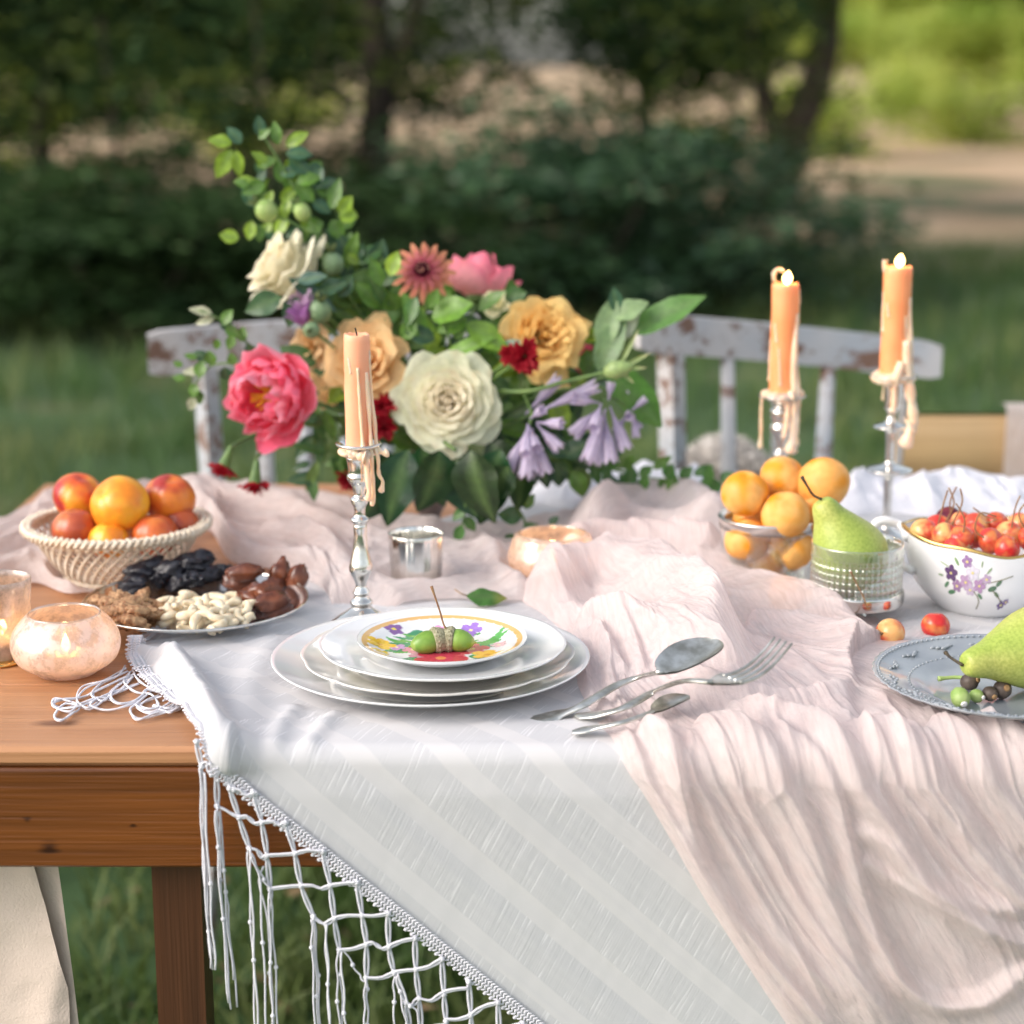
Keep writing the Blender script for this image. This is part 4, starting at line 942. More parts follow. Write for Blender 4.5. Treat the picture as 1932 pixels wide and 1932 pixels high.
# ---------------------------------------------------------------- silver candlesticks and candles
def drip(mb, path, r0, r1, bulb=1.6, n=9):
    k = 18; pts = spline(path, k); rad = [r0 + (r1 - r0) * i / (k - 1) for i in range(k)]
    rad = [r * (1 + .45 * mn.noise(Vector((i * .55, r0 * 9e3, pts[0].x * 90)))) for i, r in enumerate(rad)]
    rad[-3] *= bulb * .85; rad[-2] *= bulb; rad[-1] *= bulb * .5
    mb.tube(pts, rad, n)
def candle_set(u, vb, prof, cr, vrim, vtop, labs, lit, drips, seed):
    b = P(u + (0, 8, -13, -16)[seed], vb); s = pxs(b) ; kz = s / .972
    t = thing('candlestick', b, labs[0], 'candlestick')
    zf = lambda v_: PY(u, v_, b.y).z - b.z
    MB().lathe(sp2([(r * s, zf(vb - h)) for r, h in prof], 4), b, 40).build('body', M['silver'], t)
    zr = zf(vrim); zt = zf(vtop)
    c = thing('candle', b + Vector((0, 0, zr)), labs[1], 'candle')
    rc = cr * s; rnd = random.Random(seed)
    def fn(a, r, h, j):
        k = 1 + .05 * mn.noise(Vector((math.cos(a) * 1.5, math.sin(a) * 1.5, h * 40 + seed)))
        hh = h + (0.0022 * (mn.noise(Vector((math.cos(a) * 2.2, math.sin(a) * 2.2, seed))) + .2) if h > zt - .004 and r > rc * .6 else 0)
        return r * k, hh
    pr = [(rc * .9, zr - .001)] + [(rc, zr + (zt - zr) * i / 24) for i in range(25)] + [(rc * .93, zt + .0012), (rc * .8, zt + .0008), (rc * .6, zt - .003), (rc * .25, zt - .0045), (0, zt - .005)]
    MB().lathe(pr, b, 28, fn=fn).build('wax', M['wax'] if lit else M['wax_peach'], c)
    mb = MB()
    for (path, r0, r1) in drips:
        pts = []
        for (uu, vv, dy) in path: pts.append(b + Vector(((uu - u) * s, -rc * dy, zf(vv))))
        drip(mb, pts, r0 * s, r1 * s)
    # runs and beads round the candle
    for k in range(4 if seed == 1 else 9):
        a = rnd.uniform(0, 6.28); z0 = zr + rnd.uniform(.2, 1) * (zt - zr); ln = rnd.uniform(.1, .5) * (zt - zr)
        pts = [b + Vector((rc * 1.0 * math.cos(a + .05 * q), rc * 1.0 * math.sin(a + .05 * q), z0 - ln * q / 4)) for q in range(5)]
        drip(mb, pts, rc * .06, rc * .10, 1.4, 6)
    for k in range(9):
        a = k * .7 + seed; mb.ell(b + Vector((rc * 1.1 * math.cos(a), rc * 1.1 * math.sin(a), zr + .0015)), (rc * .55, rc * .55, rc * rnd.uniform(.2, .45)), nu=10, nv=7)
    mb.build('wax_drips', M['wax_pale'], c)
    w0 = b + Vector((0, 0, zt - .005))
    MB().tube(spline([w0, w0 + Vector((.0004, 0, .005)), w0 + Vector((-.001, 0, .009 if lit else .012))], 6), .0007, 6).build('wick', M['wick'], c)
    if lit:
        f0 = w0 + Vector((.0006, 0, .007))
        MB().lathe(sp2([(0, -.002), (.0032, .001), (.0046, .0040), (.0040, .0075), (.0020, .0105), (0, .0128)], 4), f0, 16, axis=(.16, 0, 1)).build('flame', M['flame'], c)
        l = bpy.data.lights.new('flame_light', 'POINT'); l.energy = .04; l.color = (1, .62, .28); l.shadow_soft_size = .005
        lo = bpy.data.objects.new('flame_light', l); C.objects.link(lo); lo.location = f0 + Vector((0, 0, .022))
    return t
cs1 = [(0, 0), (62, 0), (66, 4), (62, 14), (44, 28), (28, 38), (18, 46), (21, 50), (21, 56), (15, 62), (13, 68), (16, 72), (13, 78), (10, 86), (14, 98), (21, 112), (22, 122), (18, 140), (14, 160), (12, 182), (13, 196), (12, 202), (17, 208), (17, 212), (11, 218), (11, 232), (15, 240), (17, 246), (17, 250), (11, 256), (12, 266), (15, 276), (21, 284), (23, 292), (20, 300), (22, 320), (24, 326), (22, 332), (30, 342), (41, 350), (42, 354), (38, 355), (28, 350), (24, 345)]
candle_set(675, 1190, cs1, 24, 856, 634,
           ('ornate silver candlestick standing left of the stacked plates', 'unlit peach candle in the candlestick left of the plates'), False,
           [([(678, 690, 1.02), (680, 740, 1.05), (683, 800, 1.08), (686, 850, 1.15)], 2.2, 3.2),
            ([(697, 660, .2), (700, 740, .3), (706, 800, .4), (710, 842, .5), (722, 852, .6), (731, 850, .6)], 3, 5.5),
            ([(692, 700, .6), (697, 780, .7), (700, 845, .9), (702, 900, 1.2), (703, 925, 1.2), (700, 948, 1.2)], 4, 4.0),
            ([(690, 840, 1.0), (693, 880, 1.6), (696, 920, 1.7), (692, 935, 1.7)], 6, 5.0),
            ([(706, 840, .7), (712, 860, .8), (713, 890, .8), (720, 905, .8), (716, 925, .8)], 3.4, 3.6),
            ([(658, 845, 1.0), (675, 852, 1.5), (690, 856, 1.6)], 7, 8)], 1)
cs2 = [(0, 0), (56, 0), (58, 4), (40, 14), (18, 30), (12, 46), (16, 52), (12, 60), (9, 90), (12, 130), (15, 150), (10, 160), (16, 168), (9, 176), (14, 200), (22, 214), (18, 228), (22, 240), (22, 250), (16, 258), (24, 268), (42, 276), (43, 279), (30, 276), (22, 270)]
cs2 = [(r, h * .985) for r, h in cs2]
candle_set(1480, 1020, cs2, 25, 746, 538,
           ('silver candlestick behind the bowl of apricots', 'shorter lit orange candle with a hooked wax tip behind the apricots'), True,
           [([(1458, 530, .3), (1456, 518, .3), (1460, 509, .3), (1468, 508, .3), (1473, 512, .3)], 3.5, 2.6),
            ([(1500, 590, .5), (1497, 650, .8), (1497, 710, .9), (1500, 770, 1.1), (1498, 820, 1.2), (1494, 850, 1.2)], 5, 7.5),
            ([(1498, 680, .8), (1504, 730, .9), (1503, 790, 1.2), (1500, 840, 1.2)], 6, 6.5),
            ([(1442, 745, .2), (1441, 780, .2), (1442, 815, .2), (1441, 845, .2)], 2.6, 3.0),
            ([(1484, 740, 1.1), (1486, 770, 1.3), (1484, 800, 1.3), (1480, 820, 1.3)], 5, 4),
            ([(1455, 745, 1.0), (1475, 748, 1.3), (1495, 742, 1.2)], 7, 9)], 2)
cs3 = [(0, 0), (56, 0), (58, 4), (36, 14), (14, 24), (9, 34), (8, 60), (9, 110), (12, 122), (30, 128), (42, 134), (42, 138), (26, 143), (10, 148), (8, 165), (9, 200), (12, 210), (30, 215), (32, 219), (14, 224), (10, 232), (9, 246), (14, 252), (15, 262), (16, 290), (18, 300), (24, 304), (42, 312), (42, 315), (26, 312), (18, 306)]
candle_set(1687, 1022, cs3, 26, 714, 506,
           ('tall silver candlestick with round collars behind the cherries', 'taller lit orange candle dripping a long run of wax on its right side'), True,
           [([(1662, 512, .3), (1660, 498, .3), (1661, 490, .3)], 4, 4),
            ([(1706, 560, .5), (1710, 620, .6), (1712, 690, .8), (1716, 740, .9), (1722, 780, 1.0), (1716, 815, 1.0), (1708, 840, 1.0)], 5, 8),
            ([(1704, 640, .8), (1708, 700, 1.0), (1718, 760, 1.1), (1722, 790, 1.1), (1714, 800, 1.1)], 8, 11),
            ([(1695, 680, 1.1), (1688, 700, 1.3), (1682, 715, 1.4)], 7, 11),
            ([(1682, 715, 1.2), (1684, 740, 1.2), (1683, 765, 1.2), (1682, 772, 1.2)], 4, 5),
            ([(1648, 712, .4), (1664, 716, 1.0), (1690, 716, 1.2)], 6, 9)], 3)

# ---------------------------------------------------------------- votives and tumblers
def tealight(parent, c, r, power, lit=True):
    MB().lathe([(0, 0), (r, 0), (r, .012), (r * .93, .012), (r * .92, .010), (0, .0098)], c, 24).build('tealight', M['cream_porcelain'], parent)
    f = Vector(c) + Vector((0, 0, .014))
    MB().lathe(sp2([(0, -.002), (.0028, .001), (.0036, .004), (.0024, .009), (0, .0145)], 3), f, 12).build('flame', M['votive_flame'], parent)
    l = bpy.data.lights.new('tealight_light', 'POINT'); l.energy = power; l.color = (1, .80, .62); l.shadow_soft_size = .004
    lo = bpy.data.objects.new('tealight_light', l); C.objects.link(lo); lo.location = f + Vector((0, 0, .019))
def bowl_votive(u, vb, rpx, open_, hpx, m, label, power):
    b = P(u, vb); s = pxs(b); r = rpx * s; H = hpx * s / .97; o = open_ * s
    t = thing('candle_holder', b, label, 'candle holder')
    pr = sp2([(0, .0015), (r * .48, .0008), (r * .62, .004), (r * .90, H * .25), (r, H * .50), (r * .93, H * .74), (o * 1.12, H * .95), (o, H * .995)], 5)
    inn = sp2([(o * .96, H * .99), (o * 1.05, H * .93), (r * .90, H * .73), (r * .965, H * .50), (r * .86, H * .25), (r * .58, .006), (0, .005)], 5)
    MB().lathe(pr, b, 56).build('glass', m, t); MB().lathe([pr[-1]] + inn, b, 56).build('inside', M['merc_in'], t)
    MB().lathe([(o * 1.01, H - .0008), (o * 1.015, H + .0003), (o * .99, H + .0009), (o * .955, H + .0002), (o * .96, H - .0012)], b, 56).build('rim', M['glass'], t)
    tealight(t, b + Vector((0, 0, .006)), .017, power)
    return t
bowl_votive(127, 1270, 102, 67, 114, M['merc_pink'], 'round pink frosted candle bowl glowing on the bare wood at the front left', .007)
bowl_votive(1042, 1096, 85, 64, 90, M['merc_gold'], 'round gold mercury glass candle bowl glowing behind the stacked plates', .010)
def tumbler(u, vb, rt, rb, hpx, m, label, ribs=0, light=0):
    b = P(u, vb); s = pxs(b); H = hpx * s / .97; rt *= s; rb *= s
    t = thing('tumbler', b, label, 'tumbler')
    fn = (lambda a, r, h, j: (r * (1 + .022 * (abs(math.cos(a * ribs / 2)) - .5)), h)) if ribs else None
    n = 12
    pr = [(0, .0006), (rb * .96, .0004), (rb, .002)] + [(rb + (rt - rb) * i / n, .002 + (H - .002) * i / n) for i in range(1, n + 1)] + [(rt * .985, H + .0006), (rt * .96, H)] + [(rt * .955 + (rb - rt) * i / n * .98, H - (H - .006) * i / n) for i in range(1, n + 1)] + [(0, .006)]
    MB().lathe(pr, b, 96, fn=fn).build('cup', m, t)
    if light: tealight(t, b + Vector((0, 0, .008)), .015, light)
    return t
tumbler(786, 1118, 52, 46, 112, M['silver'], 'shiny silver tumbler standing behind the stacked plates', 20)
M['merc_silver'] = mercury('smoked_mercury_glass', (.48, .40, .36), .03)
cst = P(-2, 1246); tag(MB().lathe([(0, 0), (.0235, 0), (.0245, .0015), (.0235, .003), (0, .003)], cst, 40).build('coaster', M['gold'], origin=cst), 'pale gold coaster under the smoky tumbler at the left edge', 'coaster')
tumbler(8, 1240, 58, 48, 150, M['merc_silver'], 'smoky mercury glass tumbler with a candle inside at the left edge', 0, .004)

# ---------------------------------------------------------------- cutlery
M_s = M['old_silver']
def cutlery(name, pts, z, widths, thick, label, cat, tip, parts):
    P3 = [P(u, v, z_) for (u, v), z_ in zip(pts, z)]; base = P3[0]
    t = thing(name, base, label, cat)
    q = spline(P3, 40); m = len(q); mb = MB(); n = 10
    for i, p in enumerate(q):
        tn = (q[min(i + 1, m - 1)] - q[max(i - 1, 0)]).normalized(); sd_ = tn.cross(Vector((0, 0, 1))).normalized(); up = sd_.cross(tn)
        w = interp(i / (m - 1), *widths); th = interp(i / (m - 1), *thick)
        for k in range(n):
            a = 2 * math.pi * k / n
            bead = 1 + (.10 * math.sin(k * 2.3 + i * 1.7) if i < 8 else 0)
            mb.add(p + sd_ * (w * math.cos(a)) + up * (th * math.sin(a) * bead))
    for i in range(m - 1):
        for k in range(n):
            kk = (k + 1) % n; mb.f.append((i * n + k, i * n + kk, (i + 1) * n + kk, (i + 1) * n + k))
    mb.f.append(tuple(reversed(range(n)))); mb.f.append(tuple((m - 1) * n + k for k in range(n)))
    mb.build('handle', M_s, t)
    e = q[-1]; tp_ = PY(tip[0], tip[1], e.y + tip[2]); tn = (tp_ - e); HL = tn.length; tn.normalize(); sd_ = tn.cross(Vector((0, 0, 1))).normalized()
    parts(t, e, tn, sd_, HL)
    return t
def spoon_bowl(L_, Wd, dep):
    def f(t, o, tn, sd_, HL):
        L_ = HL
        up = sd_.cross(tn).normalized(); mb = MB(); nu, nv = 25, 15
        for lay in (0, 1):
            b = len(mb.v)
            for i in range(nu):
                x = i / (nu - 1)
                wd = Wd * math.sqrt(max(0, 1 - (2 * x ** 1.12 - 1) ** 2)) if 0 < x < 1 else .0018
                if x < .12: wd = max(wd * .8, .002)
                wd = max(wd, .0016)
                for j in range(nv):
                    y = -1 + 2 * j / (nv - 1)
                    d = -dep * (1 - y * y) * math.sin(math.pi * x) ** .7 if 0 < x < 1 else 0
                    mb.add(o + tn * (x * L_ - .002) + sd_ * (y * wd) + up * (d + .0035 * math.sin(x * math.pi * .9) - lay * .0011))
            for i in range(nu - 1):
                for j in range(nv - 1): mb.f.append((b + i * nv + j, b + (i + 1) * nv + j, b + (i + 1) * nv + j + 1, b + i * nv + j + 1))
        mb.build('bowl', M_s, t)
    return f
def fork_head(t, o, tn, sd_, HL):
    up = sd_.cross(tn).normalized(); mb = MB()
    Lb, Lt, Wd = HL * .28, HL * .72, .0125
    def curve(x): return up * (-.010 * math.sin(x * 2.3) + .012 * max(0, x - .55) * 1.6)
    tot = Lb + Lt
    nb_, nj = 8, 9
    for lay in (0, 1):
        b = len(mb.v)
        for i in range(nb_):
            x = i / (nb_ - 1); w = .0028 + (Wd - .0028) * math.sin(x * math.pi / 2)
            for j in range(nj):
                y = -1 + 2 * j / (nj - 1); mb.add(o + tn * (x * Lb) + sd_ * (y * w) + curve(x * Lb / tot) - up * (lay * .0016) - up * (.0012 * (1 - y * y)))
        for i in range(nb_ - 1):
            for j in range(nj - 1): mb.f.append((b + i * nj + j, b + (i + 1) * nj + j, b + (i + 1) * nj + j + 1, b + i * nj + j + 1))
    mb.build('head', M_s, t)
    for k in range(4):
        y = (-1 + 2 * (k + .5) / 4) * (Wd - .0002)
        pts = [o + tn * (Lb - .002 + x * Lt) + sd_ * y + curve((Lb + x * Lt) / tot) - up * .001 for x in (0, .25, .5, .75, 1)]
        q = spline(pts, 14); MB().tube(q, [.0017 - .0009 * i / 13 for i in range(14)], 8).build('tine', M_s, t)
def hz(u, v, add): return ZT + add + cloth_h(P(u, v, ZT + .01), .012)
zz = lambda pts, adds: [hz(u, v, a) for (u, v), a in zip(pts, adds)]
sp = [(1002, 1361), (1050, 1350), (1100, 1330), (1165, 1292), (1215, 1275), (1246, 1268)]
cutlery('tablespoon', sp, zz(sp, [-.001, .0, .004, .007, .007, .004]), ([0, .08, .22, .35, .6, 1], [.0045, .0105, .0100, .0052, .0050, .0032]), ([0, .2, .5, 1], [.0016, .0022, .0016, .0020]), 'large old silver tablespoon lying at the back of the cutlery by the plates', 'spoon', (1357, 1206, .040), spoon_bowl(.068, .0205, .0075))
fk = [(1086, 1350), (1130, 1348), (1180, 1334), (1240, 1302), (1290, 1285), (1340, 1287)]
cutlery('fork', fk, zz(fk, [.002, .003, .006, .007, .008, .003]), ([0, .1, .24, .38, 1], [.0035, .0095, .0090, .0046, .0036]), ([0, .2, .5, 1], [.0014, .0020, .0016, .0018]), 'old silver fork with four tines lying between the two spoons', 'fork', (1482, 1206, .040), fork_head)
ts_ = [(1080, 1382), (1120, 1374), (1170, 1364), (1208, 1352), (1232, 1342)]
cutlery('teaspoon', ts_, zz(ts_, [.002, .004, .005, .005, .004]), ([0, .15, .3, .5, 1], [.0036, .0068, .0055, .0030, .0022]), ([0, 1], [.0015, .0015]), 'small tarnished teaspoon lying nearest to the table edge', 'spoon', (1302, 1312, .022), spoon_bowl(.036, .0100, .0035))

# ---------------------------------------------------------------- grey plate with pear, figs and acorns
gp = P(1905, 1292, ZT + .020); gr = 256 * pxs(gp); GB = Vector((gp.x, gp.y, ZT + .0112))
def gfn(a, r, h, j):
    e = max(0, (r / gr - .93) / .07); return r * (1 + .006 * e * math.sin(a * 44)), h
tg = thing('plate', GB, 'blue grey embossed plate holding a pear at the right edge', 'plate')
MB().lathe(plate_prof(gr, .0185, .60), GB, 176, fn=gfn).build('body', M['grey_glaze'], tg)
mb = MB()
for k in range(120):
    a = k * 2 * math.pi / 120; mb.ell(GB + Vector((gr * .955 * math.cos(a), gr * .955 * math.sin(a), .0178)), (.0013, .0013, .0009), nu=6, nv=4)
for k in range(84):
    a = k * 2 * math.pi / 84; mb.ell(GB + Vector((gr * .73 * math.cos(a), gr * .73 * math.sin(a), .0092)), (.0013, .0013, .0009), nu=6, nv=4)
for k in range(16):
    a = k * 2 * math.pi / 16
    for q in range(5):
        a2 = a + (q - 2) * .045; mb.ell(GB + Vector((gr * (.85 + .02 * math.cos(q * 1.6)) * math.cos(a2), gr * (.85 + .02 * math.cos(q * 1.6)) * math.sin(a2), .0137)), (.0030, .0014, .0012), axis=(0, 0, 1), up=(math.cos(a2), math.sin(a2), 0), nu=8, nv=5)
mb.build('embossed_rim', M['grey_glaze'], tg)
def fruitcol(name, rough=.35, bump=.0002, bs=900, sss=.15):
    return mat(name, (.93, .93, .93), (1.05, 1.05, 1.05), scale=150, rough=rough, vcol=True, bump=bump, bscale=bs, sss=sss, contrast=(.3, .7))
M['pear'] = mat('pear_skin', (.80, .84, .7), (1.12, 1.1, 1.1), scale=420, rough=.42, vcol=True, bump=.0001, bscale=1200, sss=.1)
M['peach'] = fruitcol('nectarine_skin', .28, .00005)
M['apricot'] = fruitcol('apricot_skin', .55, .0002)
M['cherry'] = fruitcol('cherry_skin', .12, 0)
M['stemdark'] = mat('dark_stem', (.03, .022, .015), (.08, .06, .03), scale=200, rough=.7)
def pear(name_label, top, bottom, rmax, stem, blush=None):
    top = Vector(top); bottom = Vector(bottom); ax = (top - bottom); L_ = ax.length; t = thing('pear', bottom, name_label, 'pear')
    pr = sp2([(0, .02), (rmax * .35, 0), (rmax * .78, L_ * .09), (rmax, L_ * .28), (rmax * .93, L_ * .46), (rmax * .66, L_ * .66), (rmax * .45, L_ * .80), (rmax * .36, L_ * .90), (rmax * .24, L_ * .975), (0, L_ * .985)], 5)
    pr = [(r, h if h > 0 else 0) for r, h in pr]; pr[0] = (0, .004)
    def col(a, r, h, j):
        g = Vector((.34, .43, .085)); y = Vector((.52, .52, .15)); k = min(1, max(0, .5 + 1.3 * mn.noise(Vector((math.cos(a), math.sin(a), h * 15)))))
        c = g.lerp(y, k * .7)
        if blush: b_ = max(0, math.cos(a - blush)) ** 2; c = c.lerp(Vector((.42, .20, .04)), b_ * .85)
        return tuple(c)
    def fn(a, r, h, j): k = 1 + .035 * mn.noise(Vector((math.cos(a) * .9, math.sin(a) * .9, h * 14 + 5))); return r * k, h
    MB().lathe(pr, bottom, 40, axis=ax.normalized(), fn=fn, col=col).build('flesh', M['pear'], t)
    MB().tube(spline(stem, 8), [.0014, .0012, .0011, .0011, .0011, .0012, .0015, .0019], 7).build('stem', M['stemdark'], t)
    return t
pt = P(1816, 1255, ZT + .045); pb = P(2035, 1205, ZT + .052); 
pear('green pear lying on its side on the blue grey plate', pt, pb, .033, [pt, pt + Vector((-.006, .012, .002)), pt + Vector((-.008, .022, .003))])
M['fig'] = mat('dark_fig', (.045, .03, .028), (.12, .09, .07), scale=80, rough=.55)
M['green_fig'] = mat('green_fig', (.22, .36, .08), (.36, .46, .16), scale=70, rough=.5)
PZ = GB.z + .004
def fig(u, v, r, m, label, ax, stem=None, name='fig', sl_=1.15):
    c = P(u, v, PZ + r); t = thing(name, c, label, name)
    MB().ell(c, (r, r, r * sl_), axis=ax, nu=20, nv=14, fn=lambda d, a, q: 1 - .12 * max(0, d.z) ** 2 + .03 * math.sin(7 * a) * math.sin(q)).build('body', m, t)
    a_ = Vector(ax).normalized(); e = c + a_ * r * sl_ * .93
    MB().lathe([(0, -.0004), (r * .32, -.0006), (r * .38, .0003), (r * .2, .0012), (0, .0008)], e, 12, axis=a_).build('tip', M['cream_porcelain'] if m is M['green_fig'] else M['twig'], t)
    if stem: MB().tube(spline(stem, 10), [.0015] * 8 + [.002, .0022], 7).build('stem', M['green_fig'], t)
fig(1830, 1286, .0068, M['fig'], 'brown fig with a green stem lying in front of the lying pear', (.5, -.4, .3), [P(1824, 1279, PZ + .007), P(1800, 1278, PZ + .006), P(1770, 1281, PZ + .005)])
fig(1812, 1316, .0072, M['green_fig'], 'pale green fig standing nearest the rim of the grey plate', (.1, -.9, -.25), sl_=1.35)
fig(1843, 1313, .0052, M['green_fig'], 'small round green fig between the brown figs', (.6, -.6, 0))
fig(1868, 1309, .0058, M['fig'], 'small split brown fig in the middle of the row on the plate', (.3, -.9, -.1))
fig(1891, 1301, .0072, M['fig'], 'dark round fig under the belly of the lying pear', (.2, -.8, .4))

# ---------------------------------------------------------------- compote glass with a standing pear
cg = P(1612, 1172); s = pxs(cg); 
tcg = thing('compote_glass', cg, 'low cut glass on a silver foot holding an upright pear', 'glass')
kz = s / .97; zb = (1172 - 1128) * kz
MB().lathe(sp2([(0, 0), (36 * s, 0), (38 * s, .002), (24 * s, .005), (12 * s, .010), (16 * s, .014), (50 * s, zb - .006), (84 * s, zb - .003), (89 * s, zb - .001), (90 * s, zb + .006), (89 * s, zb + .009), (85 * s, zb + .009), (84 * s, zb + .002), (0, zb)], 3), cg, 56).build('foot', M['silver'], tcg)
gz0 = zb + .0025; gz1 = gz0 + 100 * kz
def cut(a, r, h, j):
    z = (h - gz0) / (gz1 - gz0)
    if 0.03 < z < .80 and r > 80 * s: return r - .0016 * (1 - abs(math.cos(a * 22)) ** .6) - .0014 * (1 - abs(math.cos(z * math.pi * 8)) ** .5), h
    return r, h
pr = [(0, gz0), (78 * s, gz0), (84 * s, gz0 + .003)] + [(86 * s, gz0 + .003 + (gz1 - gz0 - .003) * i / 48) for i in range(49)] + [(84.5 * s, gz1 + .0007)] + [(81 * s, gz1 - (gz1 - gz0 - .007) * i / 8) for i in range(9)] + [(60 * s, gz0 + .005), (0, gz0 + .005)]
MB().lathe(pr, cg, 264, fn=cut).build('glass_bowl', M['cut_glass'], tcg)
pb2 = Vector((cg.x + .004, cg.y, cg.z + gz0 + .0065)); pt2 = PY(1548, 942, cg.y - .004)
pb2 = PY(1632, 1098, cg.y)
pear('green pear with a dark stem standing tilted in the cut glass', pt2, pb2, .0335, [pt2 + Vector((.001, 0, 0)), PY(1534, 934, pt2.y), PY(1522, 915, pt2.y - .003), PY(1513, 900, pt2.y - .005)], blush=0.0)
# ---------------------------------------------------------------- glass fruit bowl with apricots
jb = P(1447, 1102); s = pxs(jb); kz = s / .97; jr = 93 * s; jh = 128 * kz
tj = thing('fruit_bowl', jb, 'cut glass bowl with a silver band filled with apricots', 'bowl')
def cut2(a, r, h, j):
    z = h / jh
    if .1 < z < .82 and r > jr * .85: return r - .0022 * max(0, math.sin(a * 7 + z * 9)) ** 3 - .0022 * max(0, math.sin(a * 7 - z * 9 + 1)) ** 3, h
    return r, h
pr = [(0, .002), (jr * .84, 0), (jr * .90, .002)] + [(jr * (.92 + .06 * i / 30), .002 + (jh - .002) * i / 30) for i in range(31)] + [(jr * .95, jh)] + [(jr * (.94 - .05 * i / 8), jh - (jh - .007) * i / 8) for i in range(9)] + [(0, .006)]
MB().lathe(pr, jb, 140, fn=cut2).build('glass', M['cut_glass'], tj)
MB().lathe([(jr * .985, jh - 36 * kz * .5), (jr * 1.0, jh - 36 * kz * .5), (jr * 1.01, jh - .002), (jr * 1.03, jh), (jr * 1.0, jh + .0015), (jr * .97, jh), (jr * .965, jh - .01)], jb, 72).build('silver_band', M['silver'], tj)
def round_fruit(name, c, r, m, cols, label, group=None, seam=(0, -1, 0), axis=(0, .2, 1), seed=0, sq=.93, stem=None):
    c = Vector(c); x_, y_, z_ = frame(axis, seam)
    def fn(d, a, t_):
        s_ = 1 - .05 * math.exp(-((a - math.pi / 2 if a < math.pi * 1.5 else a - 2.5 * math.pi) / .16) ** 2) * math.sin(t_)
        dim = 1 - .13 * math.exp(-(t_ / .28) ** 2) - .03 * math.exp(-((math.pi - t_) / .2) ** 2)
        return s_ * dim * (1 + .03 * mn.noise(d * 1.2 + Vector((seed, 0, 0))))
    def col(d):
        n = mn.noise(d * 1.1 + Vector((seed * 3.1, seed, 0))) + .35 * mn.noise(d * 4 + Vector((seed, 9, 0))); k = min(1, max(0, .5 + n * 1.5))
        a_ = Vector(cols[0]).lerp(Vector(cols[1]), k)
        if len(cols) > 2: k2 = min(1, max(0, (mn.noise(d * 1.3 + Vector((5, seed * 2, 1))) + .0) * 2.6)); a_ = a_.lerp(Vector(cols[2]), k2)
        return tuple(a_)
    o = MB().ell(c, (r, r, r * sq), axis=axis, up=seam, nu=44, nv=30, fn=fn, col=col)
    if stem is None: return tag(o.build(name, m, origin=c), label, name.replace('_', ' '), group)
    t = thing(name, c, label, name.replace('_', ' '), group); o.build('flesh', m, t)
    MB().tube(spline(stem, 12), [.00075] * 11 + [.0016], 6).build('stem', M['twig'], t); return t
AP = [(.78, .36, .08), (.86, .46, .13), (.80, .30, .004)]
def fz(u, v, Y): return PY(u, v, Y)
Yj = jb.y
ap = [(1405, 931, 45, -.012, 'pale apricot at the left of the heap in the glass bowl'), (1478, 905, 46, .020, 'apricot at the back of the heap between two others'), (1553, 912, 51, .004, 'largest apricot at the upper right of the heap'), (1482, 972, 47, -.030, 'apricot at the front of the heap half hidden by the silver band'),
      (1545, 975, 44, -.008, 'apricot behind the neck of the standing pear'),
      (1410, 1018, 44, -.018, 'apricot seen through the glass at the upper left of the bowl'), (1490, 1035, 46, -.022, 'apricot seen through the glass in the middle of the bowl'), (1445, 1065, 42, -.012, 'apricot seen through the glass at the bottom of the bowl'), (1425, 985, 44, .02, 'apricot buried under the left and back apricots')]
for i, (u, v, r, dy, lab) in enumerate(ap):
    c = fz(u, v, Yj + dy); round_fruit('apricot', c, r * pxs(c), M['apricot'], AP, lab, 'apricots', seed=i * 2.3, axis=(math.sin(i * 2), -.4, 1), seam=(math.cos(i * 1.3), -1, .2))
c = P(1487, 1122, ZT + .017); round_fruit('apricot', c, 38 * pxs(c), M['apricot'], AP[:2], 'single apricot lying on the cloth below the glass bowl', 'apricots', seed=4.4)

# ---------------------------------------------------------------- porcelain bowl with cherries
bb = P(1850, 1150); s = pxs(bb); kz = s / .965; BR = 148 * s; BH = 146 * kz
tbw = thing('porcelain_bowl', bb, 'white porcelain bowl with a gold edge and violet flower decals', 'bowl')
def wav(a, r, h, j):
    e = max(0, (h / BH - .45) / .55); w = math.cos(2 * (a - .1)); 
    return r * (1 + .06 * e * math.cos(2 * a) + .012 * e * math.sin(6 * a)), h + e * e * (.0055 * w + .0018 * math.sin(6 * a + 1))
def dec(a, r, h, j):
    return (.80, .81, .82)
outer = sp2([(BR * .50, 0), (BR * .52, .003), (BR * .60, BH * .10), (BR * .84, BH * .36), (BR * .95, BH * .66), (BR * .99, BH * .9), (BR, BH)], 8)
na = 220
mb = MB().lathe(outer, bb, na, fn=wav, col=(.80, .81, .82))
X_ = np.array(mb.v); cc = np.array(mb.c)
